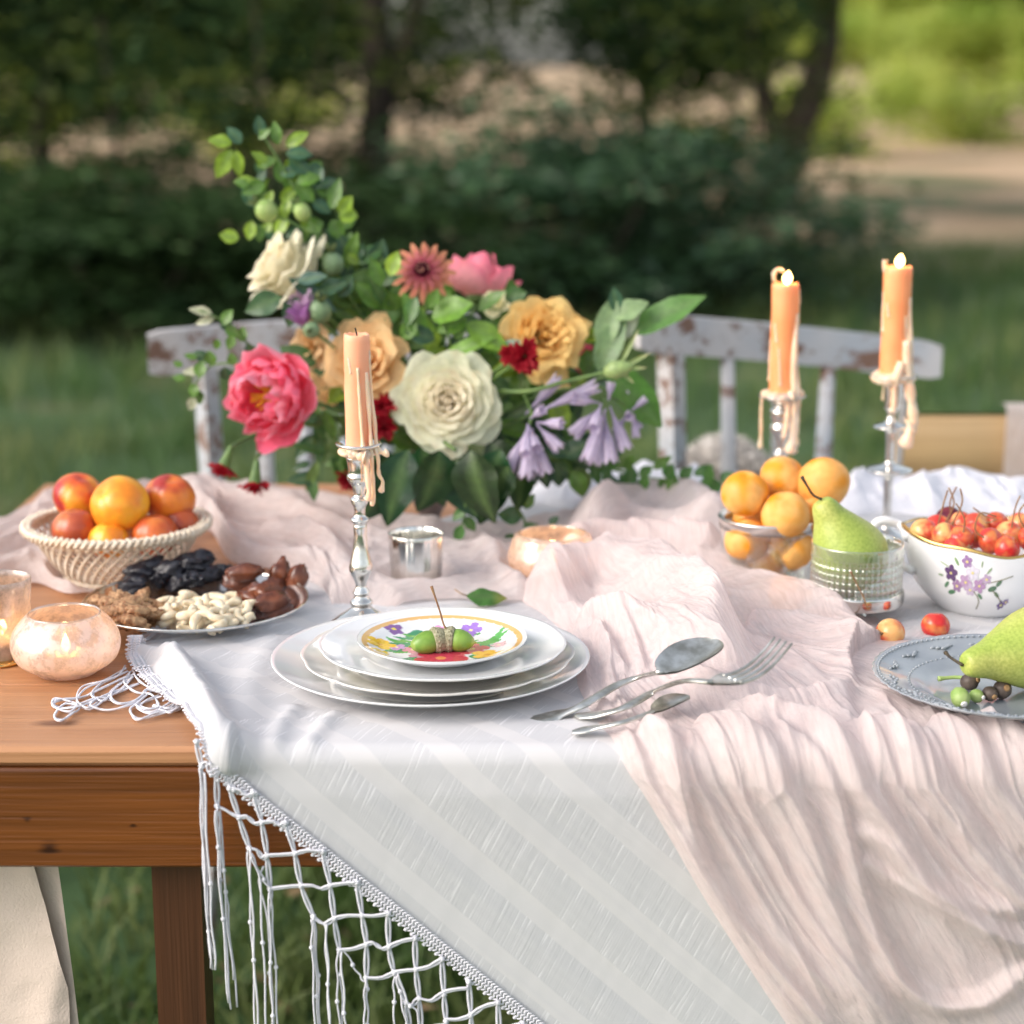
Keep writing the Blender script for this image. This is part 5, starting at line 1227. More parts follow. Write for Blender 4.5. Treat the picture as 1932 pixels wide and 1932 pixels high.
# decal: painted flowers, placed on the side that faces the camera
rel = X_ - np.array(tuple(bb)); ang = np.arctan2(rel[:, 0], -rel[:, 1]); hh = rel[:, 2] / BH
rnd = random.Random(8)
def spot(a0, h0, ra, rh, c_, an=0):
    da = ang - a0; dh = (hh - h0) * .75
    a_ = da * math.cos(an) + dh * math.sin(an); b_ = -da * math.sin(an) + dh * math.cos(an); m_ = (a_ / ra) ** 2 + (b_ / rh) ** 2 < 1
    cc[m_] = c_
front_ok = rel[:, 1] < 0
mb.c = [tuple(x) for x in cc]
mb.build('body', M['decal'], tbw)
MB().lathe([(0, BH * .16), (BR * .5, BH * .16), (BR * .8, BH * .40), (BR * .91, BH * .68), (BR * .955, BH * .9), (BR * .965, BH)], bb, 96, fn=wav).build('inside', M['porcelain'], tbw)
MB().lathe([(BR * .962, BH - .0002), (BR * .975, BH + .0012), (BR * .995, BH + .0010), (BR * 1.004, BH - .0004), (BR * 1.0, BH - .0022)], bb, 120, fn=wav).build('gold_rim', M['gold'], tbw)
# decal pieces: thin glaze transfers following the wall
def wall(a, h, out=.0004):
    r = float(np.interp(h * BH, [q[1] for q in outer], [q[0] for q in outer])); A_ = a - math.pi / 2
    r, z = wav(A_, r, h * BH, 0); return bb + Vector(((r + out) * math.cos(A_), (r + out) * math.sin(A_), z))
dm = MB()
def disc(a0, h0, ra, rh, c_, an=0, out=.0005):
    k = 10; b0 = len(dm.v); dm.add(wall(a0, h0, out), c_)
    for i in range(k):
        q = 2 * math.pi * i / k; x, y = ra * math.cos(q), rh * math.sin(q)
        dm.add(wall(a0 + (x * math.cos(an) - y * math.sin(an)) , h0 + (x * math.sin(an) + y * math.cos(an)) * 1.25, out), tuple(v_ * .8 for v_ in c_))
    for i in range(k): dm.f.append((b0, b0 + 1 + i, b0 + 1 + (i + 1) % k))
def av(u, v): return ((u - 1850) / 150 * 1.12, (1172 - v) / 126.0)
for (u, v, sz, c_) in [(1762, 1088, 13, (.13, .07, .18)), (1790, 1066, 10, (.34, .20, .42)), (1800, 1083, 13, (.72, .70, .80)), (1788, 1100, 13, (.50, .36, .55)), (1812, 1104, 12, (.45, .28, .48)), (1796, 1112, 10, (.62, .52, .68)), (1772, 1108, 10, (.36, .22, .40)), (1824, 1092, 9, (.55, .42, .60)), (1858, 1138, 9, (.16, .10, .30)), (1866, 1132, 6, (.25, .15, .40))]:
    a0, h0 = av(u, v)
    for k in range(5):
        q = k * 1.257 + u; disc(a0 + .05 * sz / 13 * math.cos(q), h0 + .062 * sz / 13 * math.sin(q), .042 * sz / 13, .034 * sz / 13, c_, q)
    disc(a0, h0, .018, .014, (.85, .75, .30), 0, .0008)
for (u, v, l, w, an, c_) in [(1760, 1120, .06, .025, 3.4, (.10, .24, .12)), (1772, 1068, .05, .018, 2.2, (.22, .38, .18)), (1750, 1075, .07, .008, 2.8, (.35, .50, .30)), (1752, 1108, .05, .02, 3.9, (.12, .26, .14)), (1835, 1108, .06, .03, .3, (.10, .20, .12)), (1846, 1098, .05, .025, .8, (.12, .22, .13)), (1828, 1076, .05, .012, .9, (.3, .44, .25)), (1814, 1122, .045, .02, 5.5, (.13, .27, .15)), (1844, 1118, .05, .02, 5.6, (.12, .22, .12)), (1742, 1094, .04, .012, 3.1, (.3, .42, .25)), (1815, 1066, .04, .01, 1.4, (.3, .42, .25))]:
    a0, h0 = av(u, v); disc(a0, h0, l, w, c_, an, .0004)
for pl in ([(1800, 1110), (1812, 1130), (1806, 1148)], [(1815, 1100), (1840, 1095), (1870, 1085)], [(1835, 1110), (1850, 1125), (1862, 1138)]):
    q = spline([(*av(*p_), 0) for p_ in pl], 8); dm.tube([wall(p_.x, p_.y, .0001) for p_ in q], .0005, 5, col=(.20, .18, .10))
dm.build('flower_decal', M['decal'], tbw)
# handle on the left
hpts = [wall(-1.35, .92, .001), PY(1700, 992, bb.y + .015), PY(1672, 982, bb.y + .015), PY(1652, 988, bb.y + .015), PY(1648, 1010, bb.y + .015), PY(1660, 1040, bb.y + .012), PY(1690, 1062, bb.y + .008), wall(-1.35, .55, .001)]
MB().tube(spline(hpts, 28), .0042, 12).build('handle', M['porcelain'], tbw)
CH = [(.58, .025, .025), (.72, .22, .07), (.62, .05, .04)]; CH2 = [(.80, .44, .16), (.66, .07, .04)]; CH3 = [(.10, .012, .03), (.16, .02, .03)]
cz = bb.z + BH
ch = [(1742, 1003, -.02, CH2), (1770, 995, .0, CH), (1790, 980, .02, CH3), (1783, 1010, -.03, CH2), (1812, 1016, -.036, CH), (1842, 992, -.0, CH2), (1838, 1010, -.02, CH), (1868, 1020, -.036, CH), (1902, 1008, -.02, CH2), (1925, 992, 0, CH2), (1812, 990, .01, CH2), (1880, 990, .005, CH), (1945, 1015, -.03, CH), (1900, 1035, -.045, CH), (1800, 1035, -.04, CH), (1760, 1020, -.02, CH)]
chl = ['orange cherry at the left end of the bowl', 'red cherry behind the leftmost cherries in the bowl', 'dark wine red cherry at the back of the bowl', 'orange red cherry low in the front left of the bowl', 'bright red cherry in the front middle of the bowl', 'yellow orange cherry at the back middle of the bowl', 'red cherry under the yellow orange one', 'large red cherry at the front of the bowl right of the middle', 'orange cherry near the right side of the bowl', 'orange cherry at the right edge at the back of the bowl', 'orange cherry beside the dark one in the bowl', 'red cherry behind the large front one', 'red cherry at the right frame edge in the bowl', 'red cherry low against the front rim on the right', 'red cherry low against the front rim on the left', 'red cherry tucked under the leftmost one']
stems = {1: [(1790, 920), (1800, 950), (1785, 985)], 2: [(1805, 918), (1792, 950), (1800, 985)], 3: [(1812, 922), (1815, 950), (1796, 990)], 4: [(1804, 950), (1820, 980), (1815, 1012)], 7: [(1880, 975), (1850, 968), (1840, 1000), (1862, 1018)], 8: [(1925, 935), (1915, 960), (1908, 1000)], 5: [(1836, 958), (1862, 975), (1880, 980), (1850, 990)], 13: [(1812, 1055), (1808, 1042), (1830, 1030)], 6: [(1814, 1064), (1780, 1050), (1800, 1030)], 12: [(1934, 950), (1922, 970), (1935, 1000)], 15: [(1788, 925), (1779, 955), (1765, 1010)]}
for i, (u, v, dy, cl) in enumerate(ch):
    c = PY(u, v, bb.y + dy); r = 25.5 * pxs(c)
    st = [PY(a, b_, bb.y + dy - .008) for a, b_ in stems[i]] if i in stems else None
    round_fruit('cherry', c, r, M['cherry'], cl, chl[i], 'cherries in the porcelain bowl', seed=i * 1.7, axis=(math.sin(i * 3), -.6, .8), sq=.94, stem=st)
c = P(1679, 1196, ZT + .013); round_fruit('cherry', c, .0135, M['cherry'], CH2, 'red and yellow cherry on the cloth below the compote glass', None, seed=3.2, axis=(-.8, -.3, .3), stem=[P(1578, 1160, ZT + .012), P(1610, 1163, ZT + .016), P(1640, 1180, ZT + .018), P(1664, 1196, ZT + .016)])
c = P(1765, 1180, ZT + .011); round_fruit('cherry', c, .0125, M['cherry'], CH, 'red cherry alone on the white cloth in front of the porcelain bowl', None, seed=8.1)
o = MB().tube(spline([PY(1605, 1078, cg.y - .043), PY(1618, 1105, cg.y - .044), PY(1630, 1128, cg.y - .046), PY(1636, 1146, cg.y - .047)], 12), [.0013] + [.0007] * 10 + [.0012], 6).build('twig', M['twig'], origin=tuple(PY(1636, 1146, cg.y - .047))); tag(o, 'thin brown cherry stem leaning against the cut glass', 'twig')

# ---------------------------------------------------------------- basket with nectarines
kb = P(226, 1092); s = pxs(kb); kz = s / .967; kr = 160 * s; kbr = 92 * s; kh = 100 * kz
M['wicker'] = mat('white_wicker', (.72, .60, .45), (.80, .72, .60), scale=90, rough=.6, bump=.0004, bscale=300)
tk = thing('wicker_basket', kb, 'open lattice wicker basket with a braided rim holding nectarines', 'basket')
def kw(h): return kbr + (kr - kbr) * (h ** .75)
mb = MB(); ns = 46
for dr in (1, -1):
    for k in range(ns):
        a0 = 2 * math.pi * k / ns; b0 = len(mb.v)
        for i in range(9):
            h = i / 8; a = a0 + dr * h * .62; r = kw(h) + dr * .0006; w = .0017
            for e in (-1, 1):
                for o_ in (0, .0008): mb.add(kb + Vector(((r + o_) * math.cos(a + e * w / r), (r + o_) * math.sin(a + e * w / r), .006 + h * (kh - .006))))
        for i in range(8):
            q = b0 + i * 4
            for (x, y) in ((0, 1), (1, 3), (3, 2), (2, 0)): mb.f.append((q + x, q + y, q + 4 + y, q + 4 + x))
o = mb.build('lattice', M['wicker'], tk); tag(o, kind='stuff')
def ringtube(rad, z, tr, amp, freq, ph, n=220, zamp=1.0):
    pts = []
    for i in range(n + 1):
        a = 2 * math.pi * i / n; pts.append(kb + Vector(((rad + amp * math.cos(freq * a + ph)) * math.cos(a), (rad + amp * math.cos(freq * a + ph)) * math.sin(a), z + zamp * amp * math.sin(2 * (freq * a + ph)) * .6)))
    return MB().tube(pts, tr, 6, cap=False)
for k in range(3): ringtube(kr + .003, kh + .002, .0024, .0042, 27, k * 2.094, zamp=1.1).build('rim_braid', M['wicker'], tk)
for k in range(2): ringtube(kr + .001, kh - .003, .0021, .002, 30, k * 3.14).build('rim_cord', M['wicker'], tk)
for k in range(3): ringtube(kbr + .002, .005, .0019, .0022, 22, k * 2.094).build('foot_braid', M['wicker'], tk)
MB().lathe([(0, .004), (kbr, .004), (kbr, .006), (0, .0065)], kb, 40).build('base', M['wicker'], tk)
NE = [(.82, .33, .03), (.72, .12, .03), (.40, .03, .03)]; NE2 = [(.90, .45, .03), (.84, .26, .02)]
ne = [(148, 937, 48, .020, NE, 'red and yellow nectarine at the upper left of the basket', (.3, -.3, 1)), (320, 941, 49, .012, [(.80, .24, .03), (.66, .10, .03), (.42, .04, .03)], 'red orange nectarine at the upper right of the basket', (.2, -.3, 1)), (226, 953, 57, -.022, NE2, 'large golden nectarine at the front of the heap', (-.6, -.5, .75)),
      (140, 998, 42, -.028, [(.45, .09, .04), (.60, .18, .05)], 'dark red nectarine low at the left in the basket', (0, 0, 1)), (205, 1020, 38, -.045, NE2, 'small orange nectarine low at the front of the basket', (0, 0, 1)), (292, 1010, 44, -.032, [(.55, .10, .03), (.70, .2, .04)], 'red nectarine low at the right in the basket', (0, 0, 1)),
      (340, 990, 36, .0, [(.30, .04, .02), (.5, .1, .03)], 'dark nectarine under the upper right one', (0, 0, 1)), (215, 985, 44, .035, NE, 'nectarine hidden behind the golden one', (0, 0, 1))]
for i, (u, v, r, dy, cl, lab, ax) in enumerate(ne):
    c = PY(u, v, kb.y + dy); round_fruit('nectarine', c, r * pxs(c), M['peach'], cl, lab, 'nectarines in the basket', seed=i * 2.9 + 1, axis=ax, seam=(-.4, -1, .2))

# ---------------------------------------------------------------- glass plate with dried fruit and nuts
gpz = ZT + .018; g0 = P(370, 1136, gpz); gr2 = 211 * pxs(g0); G0 = Vector((g0.x, g0.y, ZT + .006))
tgp = thing('glass_plate', G0, 'grey glass plate with nuts and dried fruit left of the plates', 'plate')
MB().lathe(plate_prof(gr2, .015, .6, well=.70), G0, 96).build('dish', M['plate_glass'], tgp)
MB().lathe([(gr2 * .992, .0135), (gr2 * 1.003, .0145), (gr2 * 1.0, .0160), (gr2 * .988, .0155), (gr2 * .985, .0140)], G0, 96).build('rim', M['silver'], tgp)
M['prune'] = mat('black_prune', (.008, .009, .014), (.022, .022, .032), scale=120, rough=.34, bump=.0015, bscale=180)
M['date'] = mat('brown_date', (.07, .018, .010), (.20, .06, .025), scale=70, rough=.26, bump=.0010, bscale=160, coat=.2)
M['walnut'] = mat('walnut', (.26, .11, .045), (.58, .36, .19), scale=180, rough=.6, bump=.0008, bscale=400)
M['cashew'] = mat('cashew', (.72, .58, .38), (.84, .74, .55), scale=120, rough=.45, sss=.1)
DZ = G0.z + .0045
def lump(name, c, rad, ax, m, wr, fr, label, cat, group, seed, nu=20, nv=14):
    def fn(d, a, t_):
        return 1 + wr * mn.noise(Vector((d.x * fr, d.y * fr, d.z * fr * .5)) + Vector((seed * 3.3, seed, 0))) - wr * .6 * abs(mn.noise(Vector((d.x * fr * 2, d.y * fr * 2, d.z * fr * .7)) + Vector((seed, 7, 0))))
    return tag(MB().ell(c, rad, axis=ax, nu=nu, nv=nv, fn=fn).build(name, m, origin=c), label, cat, group)
rnd = random.Random(21)
pr_ = [(262, 1082, .016, 'left end of the row'), (285, 1068, .020, 'long one at the upper left'), (300, 1096, .010, 'behind the first cashews'), (318, 1075, .020, 'shiny one in the middle'), (335, 1100, .010, 'nearest the cashews'), (352, 1065, .022, 'behind the bluish ones'), (373, 1054, .024, 'topmost'), (385, 1084, .012, 'blue black one beside the dates'), (360, 1092, .012, 'blue black one above the cashews'), (412, 1080, .010, 'right end of the row'), (250, 1105, .009, 'beside the walnuts')]
for i, (u, v, z, w) in enumerate(pr_):
    lump('prune', P(u, v, DZ + z), (.0095, .0085, .0155), (math.cos(i * 1.1) + .5, .3 * math.sin(i), .15 * math.sin(i * 2)), M['prune'], .55, 2.1, 'black wrinkled prune on the glass plate, ' + w, 'prune', 'prunes on the glass plate', i + 1)
da = [(462, 1080, .020, (1, .1, .1), 'topmost at the left of the dates'), (452, 1098, .008, (1, .3, 0), 'dark one below the topmost date'), (483, 1118, .012, (.7, -.5, .2), 'split glossy one beside the cashews'), (527, 1085, .014, (.25, .2, 1), 'upright one at the back'), (560, 1096, .011, (.3, .1, 1), 'upright one at the right end'), (515, 1108, .006, (.6, .5, .1), 'low one between the upright dates'), (512, 1134, .008, (1, .55, .1), 'front one lying near the rim'), (470, 1128, .007, (.5, -.8, 0), 'low one touching the cashews')]
for i, (u, v, z, ax, w) in enumerate(da):
    lump('date', P(u, v, DZ + z), (.0098, .0092, .0170), ax, M['date'], .30, 2.0, 'brown glossy date on the glass plate, ' + w, 'date', 'dates on the glass plate', i + 3)
def walnut(c, r, seed, label=None):
    ax = Vector((math.cos(seed * 2.1), math.sin(seed * 1.7), .35 * math.sin(seed)))
    def fn(d, a, t_):
        return 1 + .34 * mn.noise(d * 3.2 + Vector((seed, 0, 0))) + .20 * mn.noise(d * 7 + Vector((seed, 5, 0))) - .35 * math.exp(-(d.x / .13) ** 2)
    return MB().ell(c, (r * 1.0, r * .62, r * 1.25), axis=ax, nu=26, nv=18, fn=fn).build('walnut', M['walnut'], origin=c)
k = 0
for lay, (n_, sx, sy, z) in enumerate(((15, 62, 36, .007), (10, 44, 24, .014), (4, 22, 12, .020))):
    for i in range(n_):
        a = i * 2.4 + lay; q = math.sqrt((i + .5) / n_); u = 244 + sx * q * math.cos(a) * 1.0; v = 1152 + sy * q * math.sin(a) - lay * 2
        o = walnut(P(u, v, DZ + z), rnd.uniform(.0078, .0105), k + 1.0)
        tag(o, 'walnut half among the brown walnuts at the left of the glass plate', 'walnut', 'walnut halves heaped on the glass plate'); k += 1
# cashews: crescent, shared meshes
csm = []
for q in range(4):
    mb = MB(); n_ = 12; pts = []; rad = []
    for i in range(n_):
        t_ = i / (n_ - 1); a = -1.25 + 2.5 * t_; pts.append(Vector((.0068 * math.cos(a) - .004, .0086 * math.sin(a), .0006 * math.sin(a * 2 + q)))); rad.append(.0034 * math.sin(math.pi * (t_ * .9 + .06)) ** .55 * (1.18 - .3 * t_ + .05 * q))
    mb.tube(pts, rad, 10); o = mb.build('cashew', M['cashew']); csm.append(o)
first = True; cnt = 0
for lay, (n_, sx, sy, z) in enumerate(((34, 102, 36, .0045), (24, 80, 27, .0095), (12, 50, 16, .0140))):
    for i in range(n_):
        a = i * 2.4 + lay * 1.1; q = math.sqrt((i + .5) / n_); u = 386 + sx * q * math.cos(a); v = 1155 + sy * q * math.sin(a) - lay * 2
        if cnt < 4: o = csm[cnt]
        else: o = csm[cnt % 4].copy(); C.objects.link(o)
        o.location = P(u + rnd.uniform(-3, 3), v, DZ + z + rnd.uniform(0, .002)); o.rotation_euler = (rnd.uniform(-.6, .6), rnd.uniform(-.6, .6), rnd.uniform(0, 6.28)); sc = rnd.uniform(.9, 1.15); o.scale = (sc,) * 3
        tag(o, 'pale curved cashew nut in the heap at the front of the glass plate', 'cashew', 'cashew nuts heaped on the glass plate'); cnt += 1
# ================================================================ BOUQUET
M['petal'] = mat('petal', (.93, .93, .93), (1.04, 1.04, 1.04), scale=220, rough=.55, vcol=True, translucent=.40, spec=.25, bump=.0002, bscale=400)
M['leafm'] = mat('leaf_green', (.85, .85, .85), (1.15, 1.15, 1.1), scale=160, rough=.38, vcol=True, translucent=.18, spec=.5, bump=.0002, bscale=500)
M['stemg'] = mat('green_stem', (.06, .13, .03), (.13, .22, .05), scale=80, rough=.5)
M['stamen'] = mat('yellow_stamens', (.75, .38, .02), (.90, .55, .06), scale=300, rough=.6)
M['podm'] = mat('green_pod', (.12, .20, .10), (.20, .30, .15), scale=90, rough=.5)
M['vase'] = mat('dull_brown_vase', (.20, .16, .15), (.34, .27, .25), scale=40, rough=.4, metal=.35)
def lerp3(a, b, k): return tuple(a[i] + (b[i] - a[i]) * k for i in range(3))
def petal_mesh(o, fr, phi, r1, z1, r0, z0, half, cin, cout, curl=.12, cup=.12, ruf=.05, seed=0, nu=9, nv=9, notch=.0, mid=(.85, -.55), rnd_=0):
    """one petal: cross-section runs from (r0,z0) to (r1,z1) in the flower frame, spread +-half about phi"""
    x, y, n = fr; mb = MB()
    def f(a, b):
        s = a * 2 - 1
        k0 = min(1, b / .6); wid = half * (.40 + .60 * k0 * k0 * (3 - 2 * k0)) * (1 - .12 * b ** 4)
        th = phi + s * wid
        bb_ = b * (1 - (.05 * s * s + rnd_ * s * s + .17 * s ** 6 + notch * math.exp(-(s / .25) ** 2)) * b)
        q0 = (1 - bb_) ** 2; q1 = 2 * bb_ * (1 - bb_); q2 = bb_ ** 2
        mr = r0 + (r1 - r0) * mid[0]; mz = z0 + (z1 - z0) * (.5 + mid[1] * .5)
        r = q0 * r0 + q1 * mr + q2 * r1; z = q0 * z0 + q1 * mz + q2 * z1
        k = max(0, bb_ - .72) / .28
        L_ = math.hypot(r1 - r0, z1 - z0)
        r += curl * L_ * k * k; z -= curl * L_ * k * k * .8
        r *= 1 - cup * s * s * b
        nn = ruf * L_ * b * b * (mn.noise(Vector((th * 2.4, b * 1.7, seed))) * 1.4 + .7 * mn.noise(Vector((th * 7, b * 3, seed + 4))))
        r += nn; z += nn * .8
        c = lerp3(cin, cout, min(1, b ** 1.3 + .12 * mn.noise(Vector((s * 2, b * 3, seed)))))
        br = max(0, mn.noise(Vector((s * 3 + seed, b * 4, seed * 2))) - .05) * max(0, (b - .78) / .22) * 1.3
        c = lerp3(c, (c[0] * .75, c[1] * .58, c[2] * .45), min(.8, br)); vn_ = 1 + .05 * math.sin(s * 34 + seed) * b; c = tuple(min(1, q * vn_) for q in c)
        return (o + x * (r * math.cos(th)) + y * (r * math.sin(th)) + n * z, c)
    mb.grid(nu, nv, f); return mb
def rose(c, n, Rr, cin, cmid, cout, label, np_=40, H=.36, open_=.95, seed=0, ruf=.05, curl=.14, stem=None, group=None, up=None, drop=.50, cat='rose', tight=.9, hw=1.0):
    c = Vector(c); fr = frame(n, up); o = c - fr[2] * (Rr * .1)
    t = thing('rose', c, label, cat, group); rnd = random.Random(seed)
    for i in range(np_):
        q = i / (np_ - 1); phi = i * 2.39996 + rnd.uniform(-.2, .2)
        r1 = Rr * (.055 + .90 * open_ * q ** tight); z1 = Rr * (H - (H + .12) * q ** 2.4) + Rr * rnd.uniform(-.02, .03)
        if q < .1: z1 -= Rr * .03 * (1 - q * 10)
        half = (1.25 - .62 * q) * rnd.uniform(.9, 1.1) * hw
        ca = lerp3(cin, cmid, min(1, q * 1.6)); cb = lerp3(lerp3(cin, cmid, .5), cout, q)
        petal_mesh(o, fr, phi, r1, z1, Rr * .03, -Rr * drop, half, lerp3(ca, cb, .2), cb, curl=curl * (.25 + .9 * q), cup=.10, ruf=ruf * (.5 + q), seed=seed + i * .7, mid=(1.02 - .15 * q, .25 - .75 * q)).build('petal', M['petal'], t)
    MB().ell(o + fr[2] * Rr * (H - .26), (Rr * .085, Rr * .085, Rr * .20), axis=fr[2], nu=12, nv=8, col=cin, fn=lambda d_, a_, t_: 1 + .10 * math.sin(a_ * 3 + t_ * 5)).build('heart', M['petal'], t)
    mb = MB().lathe(sp2([(0, -Rr * .62), (Rr * .13, -Rr * .60), (Rr * .16, -Rr * .5), (Rr * .07, -Rr * .42), (0, -Rr * .42)]), o, 12, axis=fr[2])
    if stem: mb.tube(spline([o - fr[2] * Rr * .55] + [Vector(s_) for s_ in stem], 14), .0022, 7)
    mb.build('stem', M['stemg'], t)
    return t
GL = [(.10, .24, .03), (.055, .15, .035), (.035, .095, .04), (.20, .36, .03)]
def leaf_into(mb, base, d, nrm, L_, Wd, bend=.25, fold=.25, c=(.06, .15, .03), seed=0, rim=None, lobes=0, n=8, tipc=None):
    base = Vector(base); d = Vector(d).normalized(); nrm = Vector(nrm); sd_ = d.cross(nrm)
    if sd_.length < .05: sd_ = d.cross(Vector((.3, -1, .2)))
    sd_.normalize(); nrm = sd_.cross(d).normalized(); m = 5
    b0 = len(mb.v)
    for i in range(n + 1):
        t = i / n; w = Wd * (math.sin(math.pi * min(1, t ** .85 * .97 + .02)) ** .9) * (1 + (lobes * abs(math.sin(t * 9)) if lobes else 0)); tw = .25 * mn.noise(Vector((seed, t * 1.5, 3)))
        cen = base + d * (L_ * t * (1 - .12 * bend * t)) - nrm * (bend * L_ * t * t)
        for j in range(m):
            s = -1 + 2 * j / (m - 1); h = fold * abs(s) * w + .10 * w * math.sin(t * 14 + s * 2 + seed) * abs(s)
            p = cen + (sd_ * math.cos(tw) + nrm * math.sin(tw)) * (s * w) + nrm * h
            k = .85 + .15 * abs(s) + .12 * mn.noise(Vector((s, t * 3, seed)))
            cc_ = tuple(x * k for x in c)
            if j == 2: cc_ = lerp3(cc_, (.16, .26, .09), .35)
            if rim and abs(s) > .9: cc_ = rim
            if tipc and t > .6: cc_ = lerp3(cc_, tipc, (t - .6) * 1.6)
            mb.add(p, cc_)
    for i in range(n):
        for j in range(m - 1):
            q = b0 + i * m + j; mb.f.append((q, q + 1, q + m + 1, q + m))
def leaf_part(parent, *a, m='leafm', **k):
    mb = MB(); leaf_into(mb, *a, **k); return mb.build('leaf', M[m], parent)
CAM = Vector((0, 0, CAMZ))
M['dark_leaf'] = mat('glossy_dark_leaf', (.85, .85, .85), (1.2, 1.2, 1.1), scale=90, rough=.30, vcol=True, translucent=.06, spec=.28, bump=.0004, bscale=200)
# vase
vb = P(812, 1002); s = pxs(vb)
tag(MB().lathe(sp2([(0, 0), (30 * s, 0), (33 * s, .003), (22 * s, .010), (20 * s, .018), (34 * s, .034), (44 * s, .058), (40 * s, .078), (36 * s, .088), (38 * s, .090), (34 * s, .088), (36 * s, .07), (0, .05)], 4), vb, 48).build('vase', M['vase'], origin=vb), 'dull brown footed vase holding the bouquet', 'vase')
VM = vb + Vector((0, 0, .085))
def stem_to(p, k=.55):
    p = Vector(p); return [p.lerp(VM, .5) + Vector((0, .01, .01)), VM + (p - VM) * .06, VM - Vector((0, 0, .03))]
W1, W2, W3 = (.80, .72, .50), (.82, .80, .64), (.66, .76, .42)
# front white rose
c = PY(843, 757, 1.915); rose(c, (.03, -1, .20), 103 * pxs(c), (.95, .87, .70), (.97, .92, .82), (.85, .90, .68), 'large open white rose with greenish outer petals in the front centre of the bouquet', 40, H=.30, seed=3, ruf=.055, stem=stem_to(c), open_=1.0)
c = PY(528, 500, 2.0); rose(c, (-.72, -.30, .62), 82 * pxs(c), (.90, .80, .55), (.94, .90, .76), (.90, .89, .72), 'creamy white rose seen from the side high on the left of the bouquet', 20, H=.62, open_=.95, seed=9, ruf=.13, curl=.22, hw=1.55, tight=.8, stem=stem_to(c), drop=.75)
Y1, Y2, Y3 = (.80, .42, .10), (.90, .58, .22), (.92, .62, .24)
c = PY(1028, 632, 1.96); rose(c, (.22, -1, .30), 88 * pxs(c), (.94, .60, .18), (.98, .77, .36), (.99, .73, .30), 'ruffled yellow rose on the right of the bouquet', 32, H=.34, seed=14, ruf=.20, curl=.20, stem=stem_to(c), tight=.75, hw=1.2)
c = PY(692, 682, 1.95); rose(c, (.05, -1, .42), 86 * pxs(c), (.95, .62, .30), (.98, .76, .46), (.97, .68, .34), 'peach yellow rose behind the unlit candle', 20, H=.50, seed=22, ruf=.14, hw=1.3, curl=.22, stem=stem_to(c), tight=.8)
c = PY(585, 652, 1.99); rose(c, (-.3, -1, .2), 50 * pxs(c), (.90, .62, .30), (.92, .70, .42), (.90, .66, .40), 'small pale peach rose between the pink peony and the peach rose', 14, H=.45, seed=25, ruf=.2, curl=.25, stem=stem_to(c))
c = PY(940, 572, 2.03); rose(c, (-.2, -.6, .5), 36 * pxs(c), (.86, .80, .5), (.86, .82, .6), (.84, .8, .5), 'small cream rose behind the ruffled yellow rose', 10, H=.5, seed=28, ruf=.15, curl=.2, stem=stem_to(c))
c = PY(622, 748, 1.99); rose(c, (-.2, -1, -.5), 46 * pxs(c), (.86, .55, .25), (.9, .66, .35), (.9, .6, .3), 'drooping peach rose just left of the unlit candle', 10, H=.3, seed=29, ruf=.25, curl=.4, stem=stem_to(c))
def peony(c, n, Rr, label, seed, np_=22, sx=1.0, stam=True, back=False, cols=((1.0, .08, .17), (1.0, .23, .37), (1.0, .48, .60))):
    c = Vector(c); fr = frame(n); t = thing('peony', c, label, 'peony'); rnd = random.Random(seed); o = c - fr[2] * Rr * .25
    for i in range(np_):
        q = i / (np_ - 1); phi = i * 2.39996 + rnd.uniform(-.3, .3)
        r1 = Rr * (.42 + .54 * q) * rnd.uniform(.92, 1.08); z1 = Rr * (.62 - .62 * q ** 1.4 + rnd.uniform(-.05, .05))
        if back: z1 = Rr * (.75 - .35 * q)
        petal_mesh(o, fr, phi, r1, z1, Rr * .05, -Rr * .28, (1.0 if back else .72) + .15 * (1 - q), cols[0] if not back else (.95, .62, .58), lerp3(cols[1], cols[2], rnd.random()), curl=-.16 + .25 * q, cup=.20, ruf=.05 if back else .17, seed=seed + i, nu=11, nv=10, mid=(1.2, -.75), notch=0 if back else .10, rnd_=.22 if back else 0).build('petal', M['petal'], t)
    if stam:
        mb = MB()
        for i in range(90):
            a = rnd.uniform(0, 6.28); q = rnd.random() ** .5; p0 = o + fr[2] * (-Rr * .1); p1 = o + fr[0] * (Rr * .30 * q * math.cos(a)) + fr[1] * (Rr * .30 * q * math.sin(a)) + fr[2] * (Rr * rnd.uniform(.12, .34))
            mb.tube([p0, p0.lerp(p1, .6), p1], [.0006, .0006, .0007], 4); mb.ell(p1, (.0011, .0011, .0022), axis=fr[2], nu=5, nv=4)
        mb.build('stamens', M['stamen'], t)
    mb = MB().ell(o - fr[2] * Rr * .30, (Rr * .28, Rr * .28, Rr * .14), axis=fr[2], nu=12, nv=8); mb.tube(spline([o - fr[2] * Rr * .35] + stem_to(c), 14), .0025, 7); mb.build('stem', M['stemg'], t)
    return t
c = PY(500, 748, 1.90); tp_ = peony(c, (-.42, -1, .05), 101 * pxs(c), 'bright pink peony with yellow stamens at the left of the bouquet', 4, 26)
c = PY(908, 522, 2.11); peony(c, (.15, .35, 1), 80 * pxs(c), 'pink peony seen from behind at the top of the bouquet', 7, 9, stam=False, back=True, cols=((.95, .55, .5), (.95, .24, .36), (.96, .35, .45)))
c = PY(1102, 672, 2.01); peony(c, (.6, -.4, .2), 38 * pxs(c), 'small deep pink flower half hidden behind the ruffled yellow rose', 9, 10, stam=False, cols=((.75, .05, .12), (.85, .12, .22), (.9, .25, .35)))
